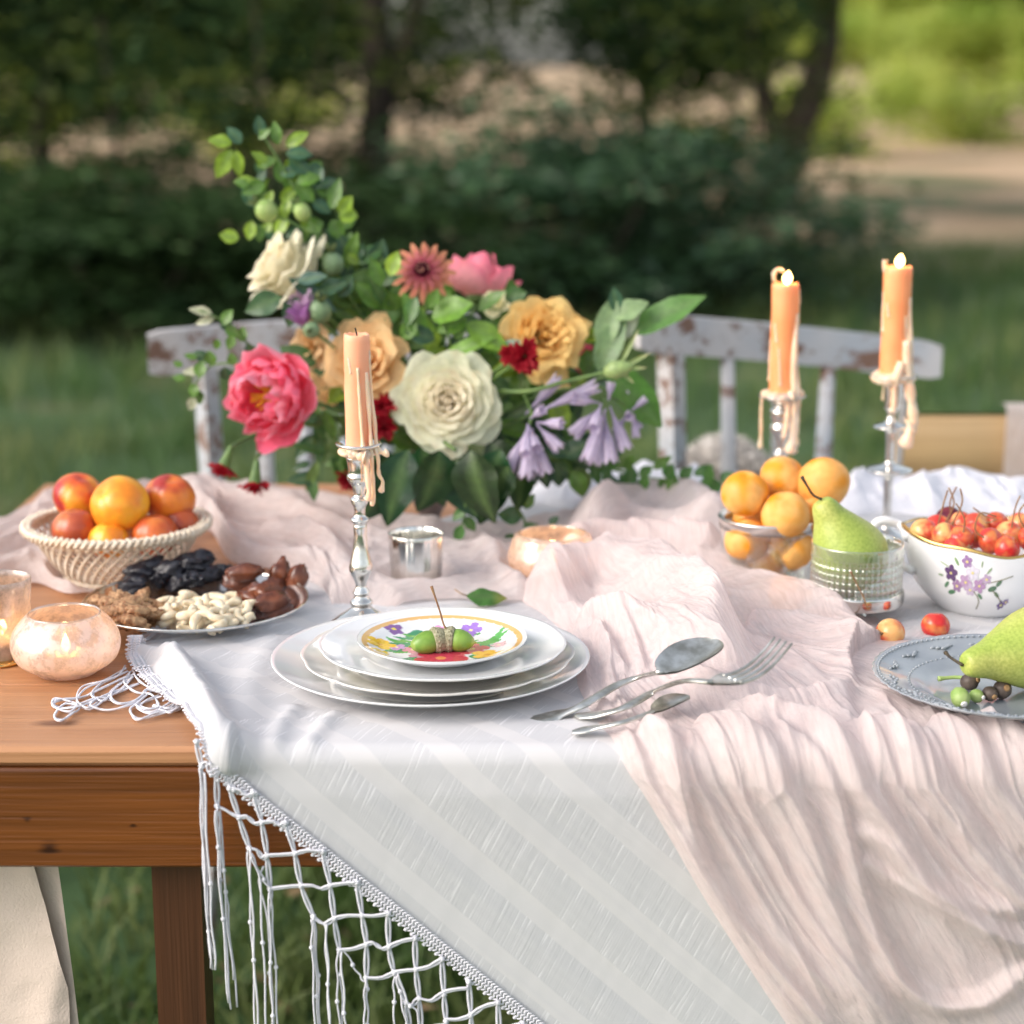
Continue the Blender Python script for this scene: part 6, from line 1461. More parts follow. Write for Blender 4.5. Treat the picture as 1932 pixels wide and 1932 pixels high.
# zinnia
def zinnia(c, n, Rr, label):
    c = Vector(c); fr = frame(n); t = thing('zinnia', c, label, 'zinnia')
    for lay, (k, rr, z, cc_) in enumerate(((16, 1.0, -.12, (.68, .30, .17)), (15, .84, .0, (.62, .24, .16)), (13, .64, .12, (.55, .18, .18)), (10, .42, .20, (.42, .08, .12)))):
        for i in range(k):
            a = 2 * math.pi * (i + .5 * (lay % 2)) / k; petal_mesh(c, fr, a, Rr * rr, Rr * z, Rr * .12, Rr * .02, .165 + .03 * lay, lerp3(cc_, (.45, .06, .10), .6), cc_, curl=.25, cup=-.08, ruf=.05, seed=lay * 20 + i, nu=7, nv=7, mid=(.6, 1.4), rnd_=.16).build('petal', M['petal'], t)
    mb = MB()
    for i in range(60):
        a = i * 2.4; q = math.sqrt(i / 60) * .26 * Rr; mb.ell(c + fr[0] * q * math.cos(a) + fr[1] * q * math.sin(a) + fr[2] * Rr * (.30 - .3 * q / Rr), (.0016, .0016, .004), axis=fr[2], nu=5, nv=4, col=(.10, .01, .03) if i % 5 else (.75, .4, .3))
    mb.build('centre', M['petal'], t); MB().tube(spline([c - fr[2] * .003, c - fr[2] * .02] + stem_to(c), 12), .002, 7).build('stem', M['stemg'], t)
c = PY(797, 511, 1.965); zinnia(c, (-.05, -1, .45), 51 * pxs(c), 'dusty pink zinnia with a dark centre at the top of the bouquet')
def carnation(c, n, Rr, label, seed, calyx=True, stem=None, cols=((.20, .004, .012), (.42, .010, .025))):
    c = Vector(c); fr = frame(n); t = thing('carnation', c, label, 'carnation', 'dark red carnations of the bouquet'); rnd = random.Random(seed)
    for i in range(26):
        q = i / 25; phi = i * 2.4; petal_mesh(c, fr, phi, Rr * (.15 + .80 * q), Rr * (.55 - .50 * q * q), Rr * .04, -Rr * .35, .55, cols[0], lerp3(cols[0], cols[1], rnd.uniform(.5, 1)), curl=.15, cup=.1, ruf=.34, seed=seed + i * 1.3, nu=9, nv=6, mid=(.7, -.2)).build('petal', M['petal'], t)
    mb = MB()
    if calyx: mb.lathe(sp2([(Rr * .42, -Rr * .05), (Rr * .36, -Rr * .45), (Rr * .24, -Rr * 1.1), (Rr * .16, -Rr * 1.5), (0, -Rr * 1.55)]), c, 14, axis=fr[2])
    mb.tube(spline([c - fr[2] * Rr * 1.3] + (stem or stem_to(c)), 12), .0018, 7); mb.build('calyx', M['stemg'], t)
c = PY(990, 672, 1.895); carnation(c, (.0, -1, .1), 34 * pxs(c), 'dark red carnation right of the front white rose below the yellow rose', 2, False)
c = PY(962, 668, 1.91); carnation(c, (-.5, -1, .2), 22 * pxs(c), 'small dark red carnation touching the left of the one by the yellow rose', 5, False)
c = PY(722, 768, 1.93); carnation(c, (-.2, -1, .3), 26 * pxs(c), 'dark red carnation between the unlit candle and the front white rose', 6, False)
c = PY(724, 806, 1.925); carnation(c, (-.1, -1, -.2), 27 * pxs(c), 'lower dark red carnation between the unlit candle and the front white rose', 7, False)
c = PY(420, 884, 1.90); carnation(c, (-.35, -.25, -.85), 30 * pxs(c), 'dark red carnation hanging down at the far left below the peony', 8, True, [PY(460, 830, 1.95), PY(600, 780, 2.0), VM], ((.30, .006, .015), (.55, .012, .03)))
c = PY(480, 916, 1.89); carnation(c, (-.1, -.2, -.95), 31 * pxs(c), 'dark red carnation hanging down beside the table edge below the peony', 9, True, [PY(500, 850, 1.94), PY(620, 790, 2.0), VM], ((.30, .006, .015), (.50, .012, .03)))
c = PY(655, 905, 1.93); carnation(c, (-.5, -.6, -.5), 26 * pxs(c), 'dark red carnation half hidden behind the neck of the front candlestick', 10, True)
# hosta bells
HC, HC2 = (.44, .38, .56), (.68, .61, .76)
def hosta(org_, bells, label, stemp):
    o = Vector(org_); t = thing('hosta_flower', o, label, 'hosta flower', 'lilac hosta flowers of the bouquet')
    for k, (d, L_, r_) in enumerate(bells):
        d = Vector(d).normalized(); b_ = o + d * L_ * .12 + Vector((math.sin(k * 2) * .004, math.cos(k * 3) * .004, .002 * k % .006))
        pr = sp2([(.0010, 0), (.0014, L_ * .22), (r_ * .35, L_ * .42), (r_ * .62, L_ * .62), (r_ * .66, L_ * .80), (r_ * .78, L_)], 3)
        mb = MB().lathe(pr, b_, 24, axis=d, fn=lambda a, r, h, j, L_=L_, r_=r_: (r * (1 + .09 * math.cos(6 * a) * (h / L_) ** 2), h + .12 * L_ * max(0, (h / L_ - .75) / .25) * (abs(math.cos(3 * a)) - .5)), col=lambda a, r, h, j, L_=L_: lerp3(HC, HC2, min(1, max(0, h / L_ * .8 + .35 * math.cos(6 * a)))))
        mb.build('bell', M['petal'], t)
    MB().tube(spline(stemp, 12), .0016, 6).build('stem', M['stemg'], t)
h1 = PY(1000, 800, 1.90); hosta(h1, [((-.42, -.2, -.9), .046, .0095), ((-.16, -.4, -1), .050, .0105), ((.10, -.5, -1), .050, .0105), ((.32, -.2, -.9), .046, .010), ((.55, -.3, -.55), .034, .009), ((-.05, -.6, -.6), .036, .009), ((.2, -.7, -.5), .032, .009), ((.7, -.4, .05), .028, .008), ((.35, -.4, .35), .022, .007)], 'lilac hosta flower hanging just right of the white rose', [h1, PY(1000, 770, 1.93), PY(960, 740, 1.96), VM])
h2 = PY(1140, 762, 1.92); hosta(h2, [((-.62, -.2, -.6), .040, .010), ((-.36, -.4, -1), .056, .012), ((-.10, -.4, -1), .058, .012), ((.12, -.3, -1), .052, .011), ((.38, -.3, -1), .046, .010), ((-.2, -.6, -.5), .034, .009), ((-.35, -.2, .1), .030, .009), ((.1, .2, .6), .018, .006)], 'lilac hosta flower in the middle right with long hanging bells', [h2, PY(1110, 740, 1.94), PY(1020, 745, 1.96), VM])
h3 = PY(1188, 778, 1.94); hosta(h3, [((-.6, -.2, -.8), .022, .006), ((.1, -.3, -1), .024, .006), ((.5, -.2, -.8), .022, .006), ((.6, .1, .5), .020, .005), ((-.3, .2, .7), .018, .005), ((0, -.8, -.2), .018, .006)], 'small lilac hosta flower at the right end of the stem', [h3, PY(1165, 755, 1.93), PY(1135, 745, 1.93)])
h4 = PY(985, 790, 1.93); hosta(h4, [((.72, -.1, .8), .050, .009), ((.95, -.1, .45), .070, .0095)], 'long lilac hosta bell slanting up between the other lilac flowers', [h4, PY(985, 790, 1.95), VM])
# pods, hips, buds
def pod(c, r, ax, label, name, m, cr=True, stem=None):
    c = Vector(c); t = thing(name, c, label, name.replace('_', ' '))
    MB().ell(c, (r, r, r * 1.12), axis=ax, nu=20, nv=14, fn=lambda d, a, q: 1 + .03 * math.cos(8 * a)).build('body', m, t)
    a_ = Vector(ax).normalized(); mb = MB(); fr = frame(a_); e = c + a_ * r * 1.08
    for k in range(5 if cr else 8):
        an = k * 2 * math.pi / (5 if cr else 8); d = (a_ * .9 + fr[0] * math.cos(an) * .6 + fr[1] * math.sin(an) * .6)
        leaf_into(mb, e, d, fr[2].cross(d), r * 1.1, r * .18, .2, .2, (.16, .20, .08), k, n=3)
    mb.build('crown', M['leafm'], t); MB().tube(spline([c - a_ * r] + (stem or stem_to(c)), 10), .0013, 6).build('stem', M['stemg'], t)
br_ = lambda u, v, y=2.0: PY(u, v, y)
pod(br_(503, 398), .0112, (-.6, -.2, .5), 'round green rosehip left of the leafy twig', 'rosehip', M['green_fig'], stem=[br_(540, 415), br_(590, 440)])
pod(br_(570, 400), .0088, (-.4, -.2, .8), 'smaller green rosehip above the upper white rose', 'rosehip', M['green_fig'], stem=[br_(585, 420), br_(600, 450)])
pod(br_(628, 498, 1.99), .0112, (-.1, -.2, 1), 'oval grey green seed pod right of the upper white rose', 'seed_pod', M['podm'], False)
pod(br_(604, 588, 1.95), .0118, (.1, -.5, .8), 'large grey green seed pod beside the purple flower bud', 'seed_pod', M['podm'], False)
pod(br_(588, 623, 1.93), .0088, (-.1, -1, .2), 'small green seed pod facing the camera above the peach rose', 'seed_pod', M['podm'], False)
def bud(u, v, Y, col, label):
    c = PY(u, v, Y); t = thing('flower_bud', c, label, 'flower bud'); fr = frame((-.3, -.4, .8))
    for i in range(9): petal_mesh(c, fr, i * 2.4, .008 + .0005 * i, .014 - .0008 * i, .001, -.012, .7, lerp3(col, (.9, .5, .2), .15), col, curl=.1, ruf=.12, seed=i, nu=6, nv=6).build('petal', M['petal'], t)
    MB().tube(spline([c - fr[2] * .01] + stem_to(c), 8), .0015, 6).build('stem', M['stemg'], t)
bud(567, 596, 1.95, (.45, .20, .50), 'purple flower bud between the upper white rose and the pink peony')
bud(572, 570, 1.96, (.70, .50, .72), 'pale lilac bud tip above the purple bud')
c = PY(1165, 697, 1.90); t = thing('rosebud', c, 'closed green rosebud with long sepals on a slanting stem at the right', 'rosebud')
ax = Vector((.9, -.2, .25)).normalized(); MB().lathe(sp2([(0, -.014), (.0045, -.013), (.0085, -.006), (.0092, 0), (.0075, .008), (.003, .015), (0, .017)], 3), c, 18, axis=ax, col=(.30, .42, .16)).build('bud', M['leafm'], t)
fr = frame(ax)
for k, (d, l_) in enumerate((((.5, -.1, 1), .042), ((1, -.2, .55), .034), ((1, -.2, .1), .026), ((.9, -.3, -.7), .018))):
    mb = MB(); leaf_into(mb, c + Vector(d).normalized() * .004, d, (0, -1, .2), l_, .0022, .15, .4, (.30, .40, .15), k, tipc=(.65, .55, .35)); mb.build('sepal', M['leafm'], t)
MB().tube(spline([c - ax * .012, PY(1120, 708, 1.905), PY(1060, 722, 1.91), PY(1000, 738, 1.92), PY(940, 738, 1.94), PY(900, 740, 1.98)], 20), .0022, 8).build('stem', M['stemg'], t)

# leafy branches ------------------------------------------------------------
def branch(label, path, Y, leaves, cat='branch', thick=.0016, name='leafy_branch', group=None):
    """leaves: (u, v, angle in image deg, length px, width px, colour, lean towards camera)"""
    pts = [PY(u, v, Y + (dy if len(q_) else 0)) for (u, v, *q_) in path for dy in ((q_[0] if q_ else 0),)]
    t = thing(name, pts[0], label, cat, group)
    MB().tube(spline(pts, 24), [thick * (1 - .5 * i / 23) for i in range(24)], 6).build('stem', M['stemg'], t)
    for k, (u, v, an, L_, Wd, c_, ln) in enumerate(leaves):
        b_ = PY(u, v, Y + (.004 * math.sin(k * 2.1))); s_ = pxs(b_); a = R(an)
        d = Vector((math.cos(a), -ln, math.sin(a))); L3 = L_ * s_ * math.sqrt(1 + ln * ln * .5)
        nrm = Vector((.25 * math.sin(k * 1.7) , -1, .55 + .3 * math.cos(k * 2.3)))
        leaf_part(t, b_, d, nrm, L3, Wd * s_, .12 + .12 * math.sin(k), .22, c_, k)
    return t
rnd = random.Random(31)
YG, MG, DG, BG = (.24, .38, .035), (.10, .22, .03), (.035, .095, .045), (.05, .13, .07)
tw = [(545, 345, 150, 44, 13, MG, .1)]
lv = [(437, 272, 165, 46, 15, YG, .1), (437, 282, 240, 62, 17, YG, .2), (446, 284, 275, 50, 13, YG, .1), (455, 270, 130, 40, 13, BG, .0), (492, 258, 95, 40, 12, BG, 0), (488, 262, 40, 30, 8, MG, .1), (525, 272, 100, 44, 12, MG, 0), (540, 276, 35, 50, 13, YG, .1), (540, 290, 5, 50, 16, BG, .1), (545, 300, 330, 52, 15, BG, .1), (520, 300, 200, 40, 12, MG, .1), (505, 305, 150, 36, 10, YG, .2),
      (500, 345, 205, 48, 14, MG, .2), (480, 340, 180, 40, 10, YG, .1), (560, 345, 20, 48, 16, MG, .1), (560, 350, 320, 44, 16, MG, .2), (530, 345, 95, 46, 12, MG, 0), (545, 375, 250, 44, 12, YG, .1), (590, 350, 60, 40, 13, BG, 0), (590, 380, 330, 40, 14, BG, .1), (570, 380, 200, 44, 13, MG, .2), (515, 360, 240, 40, 9, YG, .1),
      (625, 395, 75, 62, 15, MG, 0), (640, 400, 50, 40, 14, YG, .1), (640, 405, 355, 36, 18, YG, .1), (625, 415, 300, 44, 16, MG, .1), (610, 420, 200, 40, 15, MG, .1), (600, 440, 240, 40, 12, DG, .1), (655, 470, 80, 34, 12, MG, 0), (655, 480, 320, 30, 10, YG, .1), (660, 500, 250, 36, 12, DG, .1), (500, 320, 120, 30, 8, YG, .1), (470, 350, 160, 30, 9, MG, .1), (530, 330, 20, 40, 13, BG, .1), (560, 320, 70, 40, 12, MG, .0)]
branch('tall leafy rose twig rising at the upper left of the bouquet', [(650, 640, .05), (640, 540, .02), (610, 450), (570, 380), (530, 310), (490, 245)], 2.02, lv, thick=.0024)
branch('side twig with round leaves leaning right of the tall rose twig', [(650, 560), (648, 480), (640, 420), (628, 380)], 2.03, [(640, 430, 30, 36, 15, MG, .1), (645, 450, 150, 36, 14, DG, .1), (648, 500, 30, 34, 12, MG, .1), (650, 530, 140, 40, 14, DG, .1), (632, 392, 20, 30, 14, YG, .1)])
# thin sprig at the left
GP = (.42, .44, .30)
branch('thin pale sprig sticking out over the left chair', [(560, 700, .05), (470, 650), (430, 610), (375, 585)], 1.96, [(400, 592, 165, 46, 10, GP, 0), (405, 600, 195, 40, 8, GP, .1), (420, 612, 60, 34, 12, MG, .1), (425, 618, 330, 30, 12, MG, .1), (432, 625, 110, 34, 12, BG, .1), (440, 632, 250, 30, 10, MG, .1), (455, 645, 80, 30, 12, MG, .1), (465, 650, 300, 28, 10, DG, .1), (412, 640, 250, 22, 8, MG, 0)])
branch('small leaved sprig drooping left of the pink peony', [(560, 720, .05), (460, 690), (400, 690), (365, 730)], 1.96, [(400, 690, 100, 30, 12, MG, .1), (385, 700, 180, 44, 9, GP, 0), (375, 712, 80, 34, 13, MG, 0), (370, 724, 250, 28, 12, MG, .1), (368, 735, 290, 30, 12, MG, .1), (366, 750, 250, 26, 10, GP, .1), (350, 715, 170, 26, 8, MG, 0), (395, 680, 150, 34, 12, DG, .1), (425, 692, 270, 26, 12, DG, .1), (440, 690, 100, 26, 10, MG, .1), (345, 690, 160, 20, 7, MG, 0), (372, 676, 165, 26, 7, MG, 0)])
# right, big hosta leaves
branch('large green hosta leaf pointing to the upper right over the right chair', [(1100, 700, .03), (1150, 655), (1195, 625)], 1.98, [(1188, 630, 31, 160, 30, (.10, .23, .05), .1)], 'leaf', .002)
branch('variegated hosta leaves standing behind the yellow rose', [(1090, 720, .03), (1120, 680), (1140, 640)], 1.97, [(1135, 660, 78, 108, 24, (.22, .34, .16), 0), (1150, 650, 52, 96, 20, (.50, .56, .40), .1), (1128, 700, 68, 120, 26, (.16, .27, .12), .1), (1160, 600, 30, 70, 22, (.24, .36, .17), .1), (1165, 590, 100, 50, 14, BG, 0)], 'leaf', .002)
branch('large bright leaf behind the rosebud at the right', [(1080, 740, .03), (1130, 715), (1180, 700)], 1.95, [(1145, 700, -42, 150, 42, (.07, .20, .02), .15), (1125, 720, 20, 70, 22, (.04, .10, .05), .1)], 'leaf', .002)
branch('bright green leaves in the middle of the bouquet above the white rose', [(850, 720, .05), (850, 650), (830, 600)], 1.955,
       [(815, 600, 25, 84, 30, (.14, .30, .03), .3), (800, 640, 110, 96, 20, (.12, .27, .03), .2), (840, 672, 28, 100, 15, (.16, .33, .03), .3), (880, 610, -30, 96, 24, (.17, .32, .03), .3), (900, 640, -15, 70, 18, (.10, .24, .03), .3), (810, 580, 65, 40, 12, MG, .1), (785, 560, 250, 60, 15, (.06, .16, .03), .2), (880, 600, 200, 60, 20, (.12, .26, .03), .3), (935, 655, 10, 70, 13, (.30, .42, .32), .2), (760, 640, 60, 50, 16, MG, .2), (820, 640, 160, 60, 18, DG, .2), (735, 520, 70, 50, 17, YG, .1), (720, 540, 110, 60, 14, MG, .1), (860, 640, 70, 40, 14, MG, .2)])
# filler greenery behind the flowers
fl = []
for k in range(150):
    a = rnd.uniform(0, 6.28); q = rnd.random() ** .5; u = 870 + 255 * q * math.cos(a); v = 700 + 165 * q * math.sin(a)
    if v < 560 and not (600 < u < 950): continue
    fl.append((u, v, rnd.uniform(0, 360), rnd.uniform(38, 80), rnd.uniform(11, 22), rnd.choice([MG, DG, MG, (.06, .16, .03), (.04, .11, .02), (.12, .25, .03)]), rnd.uniform(-.2, .4)))
branch('dense mixed foliage filling the middle of the bouquet behind the flowers', [(812, 900), (830, 800), (840, 700), (850, 620)], 2.03, fl[:75])
branch('second layer of dark foliage at the back of the bouquet', [(812, 900), (860, 800), (900, 700), (930, 640)], 2.08, fl[75:])
fl = []
for k in range(60): fl.append((rnd.uniform(590, 745), rnd.uniform(490, 650), rnd.uniform(20, 200), rnd.uniform(34, 70), rnd.uniform(12, 20), rnd.choice([MG, DG, MG, (.13, .26, .03), (.05, .14, .03)]), rnd.uniform(-.1, .3)))
fe = [(rnd.uniform(590, 1120), rnd.uniform(560, 870), rnd.uniform(0, 360), rnd.uniform(36, 76), rnd.uniform(12, 22), rnd.choice([MG, (.07, .17, .03), (.13, .26, .03), (.05, .13, .03), YG]), rnd.uniform(-.1, .4)) for k in range(56)]
branch('fresh green leaves tucked between the roses of the bouquet', [(812, 900), (820, 800), (860, 720), (900, 660)], 1.985, fe)
fe = [(540 + 70 * math.sin(k * 1.3) + rnd.uniform(-30, 30), 300 + k * 6.5, rnd.uniform(0, 360), rnd.uniform(28, 48), rnd.uniform(9, 15), rnd.choice([MG, YG, BG, MG]), rnd.uniform(-.1, .3)) for k in range(28)]
branch('second leafy rose twig beside the tall one at the upper left', [(660, 620, .03), (630, 520), (590, 430), (560, 340), (555, 290)], 2.035, fe)
branch('dark green leafy twigs below the tall rose twig left of the zinnia', [(800, 800), (740, 680), (690, 580), (640, 520)], 2.02, fl)
fl = []
for k in range(34): fl.append((rnd.uniform(565, 700), rnd.uniform(740, 900), rnd.uniform(160, 330), rnd.uniform(30, 70), rnd.uniform(8, 15), rnd.choice([MG, DG, (.13, .22, .05), (.05, .14, .03)]), rnd.uniform(-.1, .3)))
branch('twisted leaves hanging left of the vase behind the candlestick', [(800, 860), (740, 830), (680, 820), (600, 830)], 1.99, fl)
branch('grey green leaves under the upper white rose', [(640, 640, .04), (610, 590), (560, 540)], 1.965, [(545, 525, -32, 110, 17, (.05, .11, .08), .1), (530, 560, 200, 74, 24, (.05, .12, .05), .2), (560, 560, 250, 60, 20, DG, .2), (600, 550, 20, 60, 18, DG, .1), (640, 560, 60, 50, 16, DG, .1), (560, 530, 10, 60, 14, (.06, .13, .10), .1)])
# big dark glossy leaves under the roses
dl = [(770, 850, 250, 150, 34, 1.885), (830, 850, 262, 140, 36, 1.88), (890, 850, 275, 150, 38, 1.875), (945, 850, 250, 140, 36, 1.89), (760, 870, 235, 130, 30, 1.90), (985, 845, 265, 120, 28, 1.90), (860, 870, 290, 130, 34, 1.90), (730, 850, 262, 120, 28, 1.93), (925, 830, 300, 120, 30, 1.93), (800, 840, 275, 120, 34, 1.93), (1010, 860, 300, 70, 20, 1.92), (960, 880, 240, 90, 26, 1.87)]
t = thing('dark_leaves', VM, 'large dark glossy leaves hanging over the vase under the white rose', 'leaves')
for k, (u, v, an, L_, Wd, Y_) in enumerate(dl):
    b_ = PY(u, v, Y_); s_ = pxs(b_); a = R(an); leaf_part(t, b_, Vector((math.cos(a), -.35 + .3 * math.sin(k * 3), math.sin(a))), Vector((.8 * math.sin(k * 2), -1, .5 + .4 * math.cos(k))), L_ * s_ * (1 + .12 * math.sin(k * 5)), Wd * s_ * 1.25, .30 + .2 * math.sin(k), .22, (.010 + .005 * (k % 3), .040 + .012 * (k % 2), .016), k, n=12, m='dark_leaf')
MB().tube(spline([VM, VM + Vector((0, -.04, .03)), PY(860, 850, 1.89)], 8), .002, 6).build('stem', M['stemg'], t)
# right low sprig and small vines
fl = []
for k in range(26):
    f_ = k / 25; u = 1040 + 320 * f_; v = 868 + 44 * f_ + 10 * math.sin(k * 2); fl.append((u, v, (60 if k % 2 else -70) + rnd.uniform(-35, 35) + (0 if k < 25 else 0), rnd.uniform(26, 50), rnd.uniform(9, 15), rnd.choice([MG, (.05, .16, .03), (.09, .24, .04)]), rnd.uniform(0, .3)))
branch('long lobed green sprig reaching right towards the apricots', [(900, 860, .02), (1040, 866), (1150, 885), (1250, 905), (1355, 912)], 1.99, fl + [(1150, 895, 280, 60, 18, DG, .2), (1200, 900, 240, 50, 16, DG, .2), (1090, 880, 280, 60, 22, (.14, .22, .06), .2), (1130, 860, 20, 50, 20, DG, .2)])
branch('small vine hanging in front of the gold candle bowl', [(950, 880), (965, 940), (990, 985), (975, 1030), (950, 1055)], 1.90, [(975, 950, 10, 34, 11, MG, .1), (985, 975, 170, 46, 18, (.06, .15, .05), .2), (992, 985, 300, 44, 16, (.06, .15, .05), .2), (985, 1000, 20, 36, 10, DG, .1), (980, 1015, 200, 42, 15, (.05, .14, .04), .2), (965, 1035, 240, 36, 14, (.04, .13, .03), .2), (1035, 990, 40, 26, 8, DG, .1), (965, 925, 200, 36, 12, DG, .1), (990, 960, 60, 34, 10, MG, .1)])
branch('short leafy tip hanging below the dark leaves', [(880, 930), (876, 970), (868, 1010)], 1.885, [(878, 960, 220, 34, 10, (.06, .17, .03), .1), (876, 975, 310, 36, 11, (.06, .17, .03), .1), (872, 990, 250, 40, 11, (.05, .16, .03), .1), (880, 945, 40, 26, 8, MG, .1)])
branch('leafy twig hanging behind the hosta flowers', [(1000, 830), (1050, 870), (1090, 905)], 1.97, [(1020, 850, 250, 60, 18, DG, .2), (1050, 870, 280, 50, 20, DG, .2), (1080, 890, 300, 50, 18, MG, .2), (1060, 860, 30, 60, 20, DG, .2), (1030, 830, 330, 60, 20, DG, .2), (1100, 850, 350, 60, 18, DG, .2), (1000, 860, 260, 60, 16, DG, .2)])
fl = [(rnd.uniform(950, 1110), rnd.uniform(770, 880), rnd.uniform(0, 360), rnd.uniform(40, 70), rnd.uniform(13, 22), rnd.choice([DG, (.02, .07, .03), (.03, .09, .03)]), rnd.uniform(-.1, .2)) for k in range(34)]
branch('dark leaves packed behind the lilac hosta flowers', [(860, 880), (960, 850), (1050, 800)], 2.02, fl)
t = thing('loose_leaf', P(918, 1132), 'single green leaf lying on the gauze behind the stacked plates', 'leaf')
leaf_part(t, P(880, 1124, ZT + .014), (1, .02, .02), (0, -.5, 1), 76 * pxs(P(918, 1130)), 24 * pxs(P(918, 1130)), .12, -.15, (.06, .17, .03), 5, tipc=(.35, .28, .06), n=10)
MB().tube([P(858, 1112, ZT + .018), P(870, 1120, ZT + .016), P(882, 1124, ZT + .014)], .0006, 5).build('stalk', M['twig'], t)

# ================================================================ CHAIRS
def spindle_chair(label, uL, uR, vtL, vtR, rail_h, Y0, Y1, spind, posts, zb, corners=1):
    A = PY(uL, vtL, Y0); B = PY(uR, vtR, Y1); t = thing('chair', ((A.x + B.x) / 2, (Y0 + Y1) / 2, 0), label, 'chair', 'worn painted chairs behind the table')
    L_ = (B - A).length; mb = MB(); n = 30; d = (B - A).normalized(); nrm = Vector((-d.y, d.x, 0)).normalized(); th = .020
    for i in range(n + 1):
        f = i / n; p = A.lerp(B, f) + nrm * (.035 * (1 - (2 * f - 1) ** 2)); e = min(1, min(f, 1 - f) * 18 + .35); hh_ = rail_h * (.86 + .14 * e)
        for (dy, dz) in ((-.5, 0), (-.5, -1), (.5, -1), (.5, 0)):
            mb.add(p + nrm * (dy * th) + Vector((0, 0, dz * hh_ - (1 - e) * .006 * (1 if dz == 0 else 0))))
    for i in range(n):
        for k in range(4): mb.f.append((i * 4 + k, i * 4 + (k + 1) % 4, i * 4 + 4 + (k + 1) % 4, i * 4 + 4 + k))
    mb.f += [(3, 2, 1, 0), (n * 4, n * 4 + 1, n * 4 + 2, n * 4 + 3)]
    mb.build('top_rail', M['paint'], t, smooth=False)
    def at(f, z=None):
        p = A.lerp(B, f) + nrm * (.035 * (1 - (2 * f - 1) ** 2)); return Vector((p.x, p.y, p.z - rail_h + .004))
    sc = (A + B) / 2; zs = .45
    for f, w in posts:
        top = at(f); bot = Vector((sc.x + (top.x - sc.x) * 1.22, top.y + .01, 0)); mid = Vector((sc.x + (top.x - sc.x) * .90, top.y - .02, .45))
        mbp = MB(); mbp.tube([top, top.lerp(mid, .5), mid, mid.lerp(bot, .5), bot], [w * .75, w * .75, w * .72, w * .65, w * .5], 4); mbp.build('post', M['paint'], t, smooth=False)
    for f, w in spind:
        top = at(f); bot = Vector((sc.x + (top.x - sc.x) * .84, top.y - .02, zs)); MB().tube([top, top.lerp(bot, .5), bot], [w, w * 1.25, w], 10).build('spindle', M['paint'], t)
    MB().box((sc.x, sc.y + .19, zs), (L_ * .92, .42, .03), bev=.01).build('seat', M['paint'], t)
    for sx in (-1, 1): MB().tube([(sc.x + sx * L_ * .38, sc.y + .36, zs - .01), (sc.x + sx * L_ * .42, sc.y + .39, 0)], [.018, .013], 10).build('leg', M['paint'], t)
    return t
spindle_chair('worn blue white wooden chair behind the pink peony on the left', 277, 900, 626, 590, .058, 2.44, 2.52, [(.34, .009), (.47, .009), (.61, .009), (.73, .009)], [(.17, .022), (.94, .022)], 0)
spindle_chair('worn blue white wooden chair behind the lit candles on the right', 1203, 1772, 590, 646, .050, 2.42, 2.55, [(.32, .009), (.50, .008), (.66, .010)], [(.12, .024), (.905, .006)], 0)
# fluffy throw on the seat of the right chair
fc = PY(1365, 872, 2.62)
def fur():
    rng = np.random.default_rng(5); t = thing('fur_throw', (fc.x, fc.y, .47), 'fluffy white fur throw bunched on the right painted chair', 'fur throw')
    base = MB().ell((fc.x, fc.y, .57), (.085, .07, .155), nu=30, nv=20, fn=lambda d, a, q: 1 + .12 * mn.noise(d * 2.5)).build('body', M['fur'], t)
    n = 30000; d = rng.normal(size=(n, 3)); d /= np.linalg.norm(d, axis=1)[:, None]; o = d * np.array([.085, .07, .155]) + np.array([fc.x, fc.y, .57])
    w = rng.normal(size=(n, 3)) * .5; dirn = d * .6 + w * .6 + np.array([0, 0, -.25]); dirn /= np.linalg.norm(dirn, axis=1)[:, None]; L_ = rng.uniform(.010, .024, (n, 1)); sd_ = np.cross(dirn, rng.normal(size=(n, 3))); sd_ /= np.linalg.norm(sd_, axis=1)[:, None]
    V = np.stack([o - sd_ * .0012, o + sd_ * .0012, o + dirn * L_ * .6 + sd_ * .0009, o + dirn * L_ + np.array([0, 0, -.004]) * 1.0], 1).reshape(-1, 3); V_ = V
    h = npmesh('hair', V_, np.arange(4 * n).reshape(n, 4), M['fur'], t); h['kind'] = 'stuff'
fur()
# right wooden folding chair with pink cloth
A = PY(1712, 788, 2.60); B = PY(1960, 772, 2.66); t = thing('wooden_chair', ((A.x + B.x) / 2, 2.63, 0), 'light brown wooden chair with a wide backrest at the right edge', 'chair')
zc = PY(1800, 845, 2.62).z; hh = (PY(1800, 783, 2.62).z - PY(1800, 906, 2.62).z)
d = (B - A).normalized(); MB().box(((A.x + B.x) / 2 + .05, 2.63, zc), ((B - A).length + .10, .018, hh), bev=.008).build('backrest', M['pale_wood'], t)
for u in (1700, 2120): p = PY(u, 880, 2.64); MB().box((p.x, 2.64, (zc + hh * .35) / 2), (.030, .03, zc + hh * .35), bev=.004).build('post', M['pale_wood'], t, smooth=False)
MB().box((A.x + .18, 2.86, .45), (.38, .40, .022), bev=.008).build('seat', M['pale_wood'], t)
for sx in (.02, .34): MB().box((A.x + sx, 3.03, .22), (.028, .028, .44), bev=.003).build('leg', M['pale_wood'], t, smooth=False)
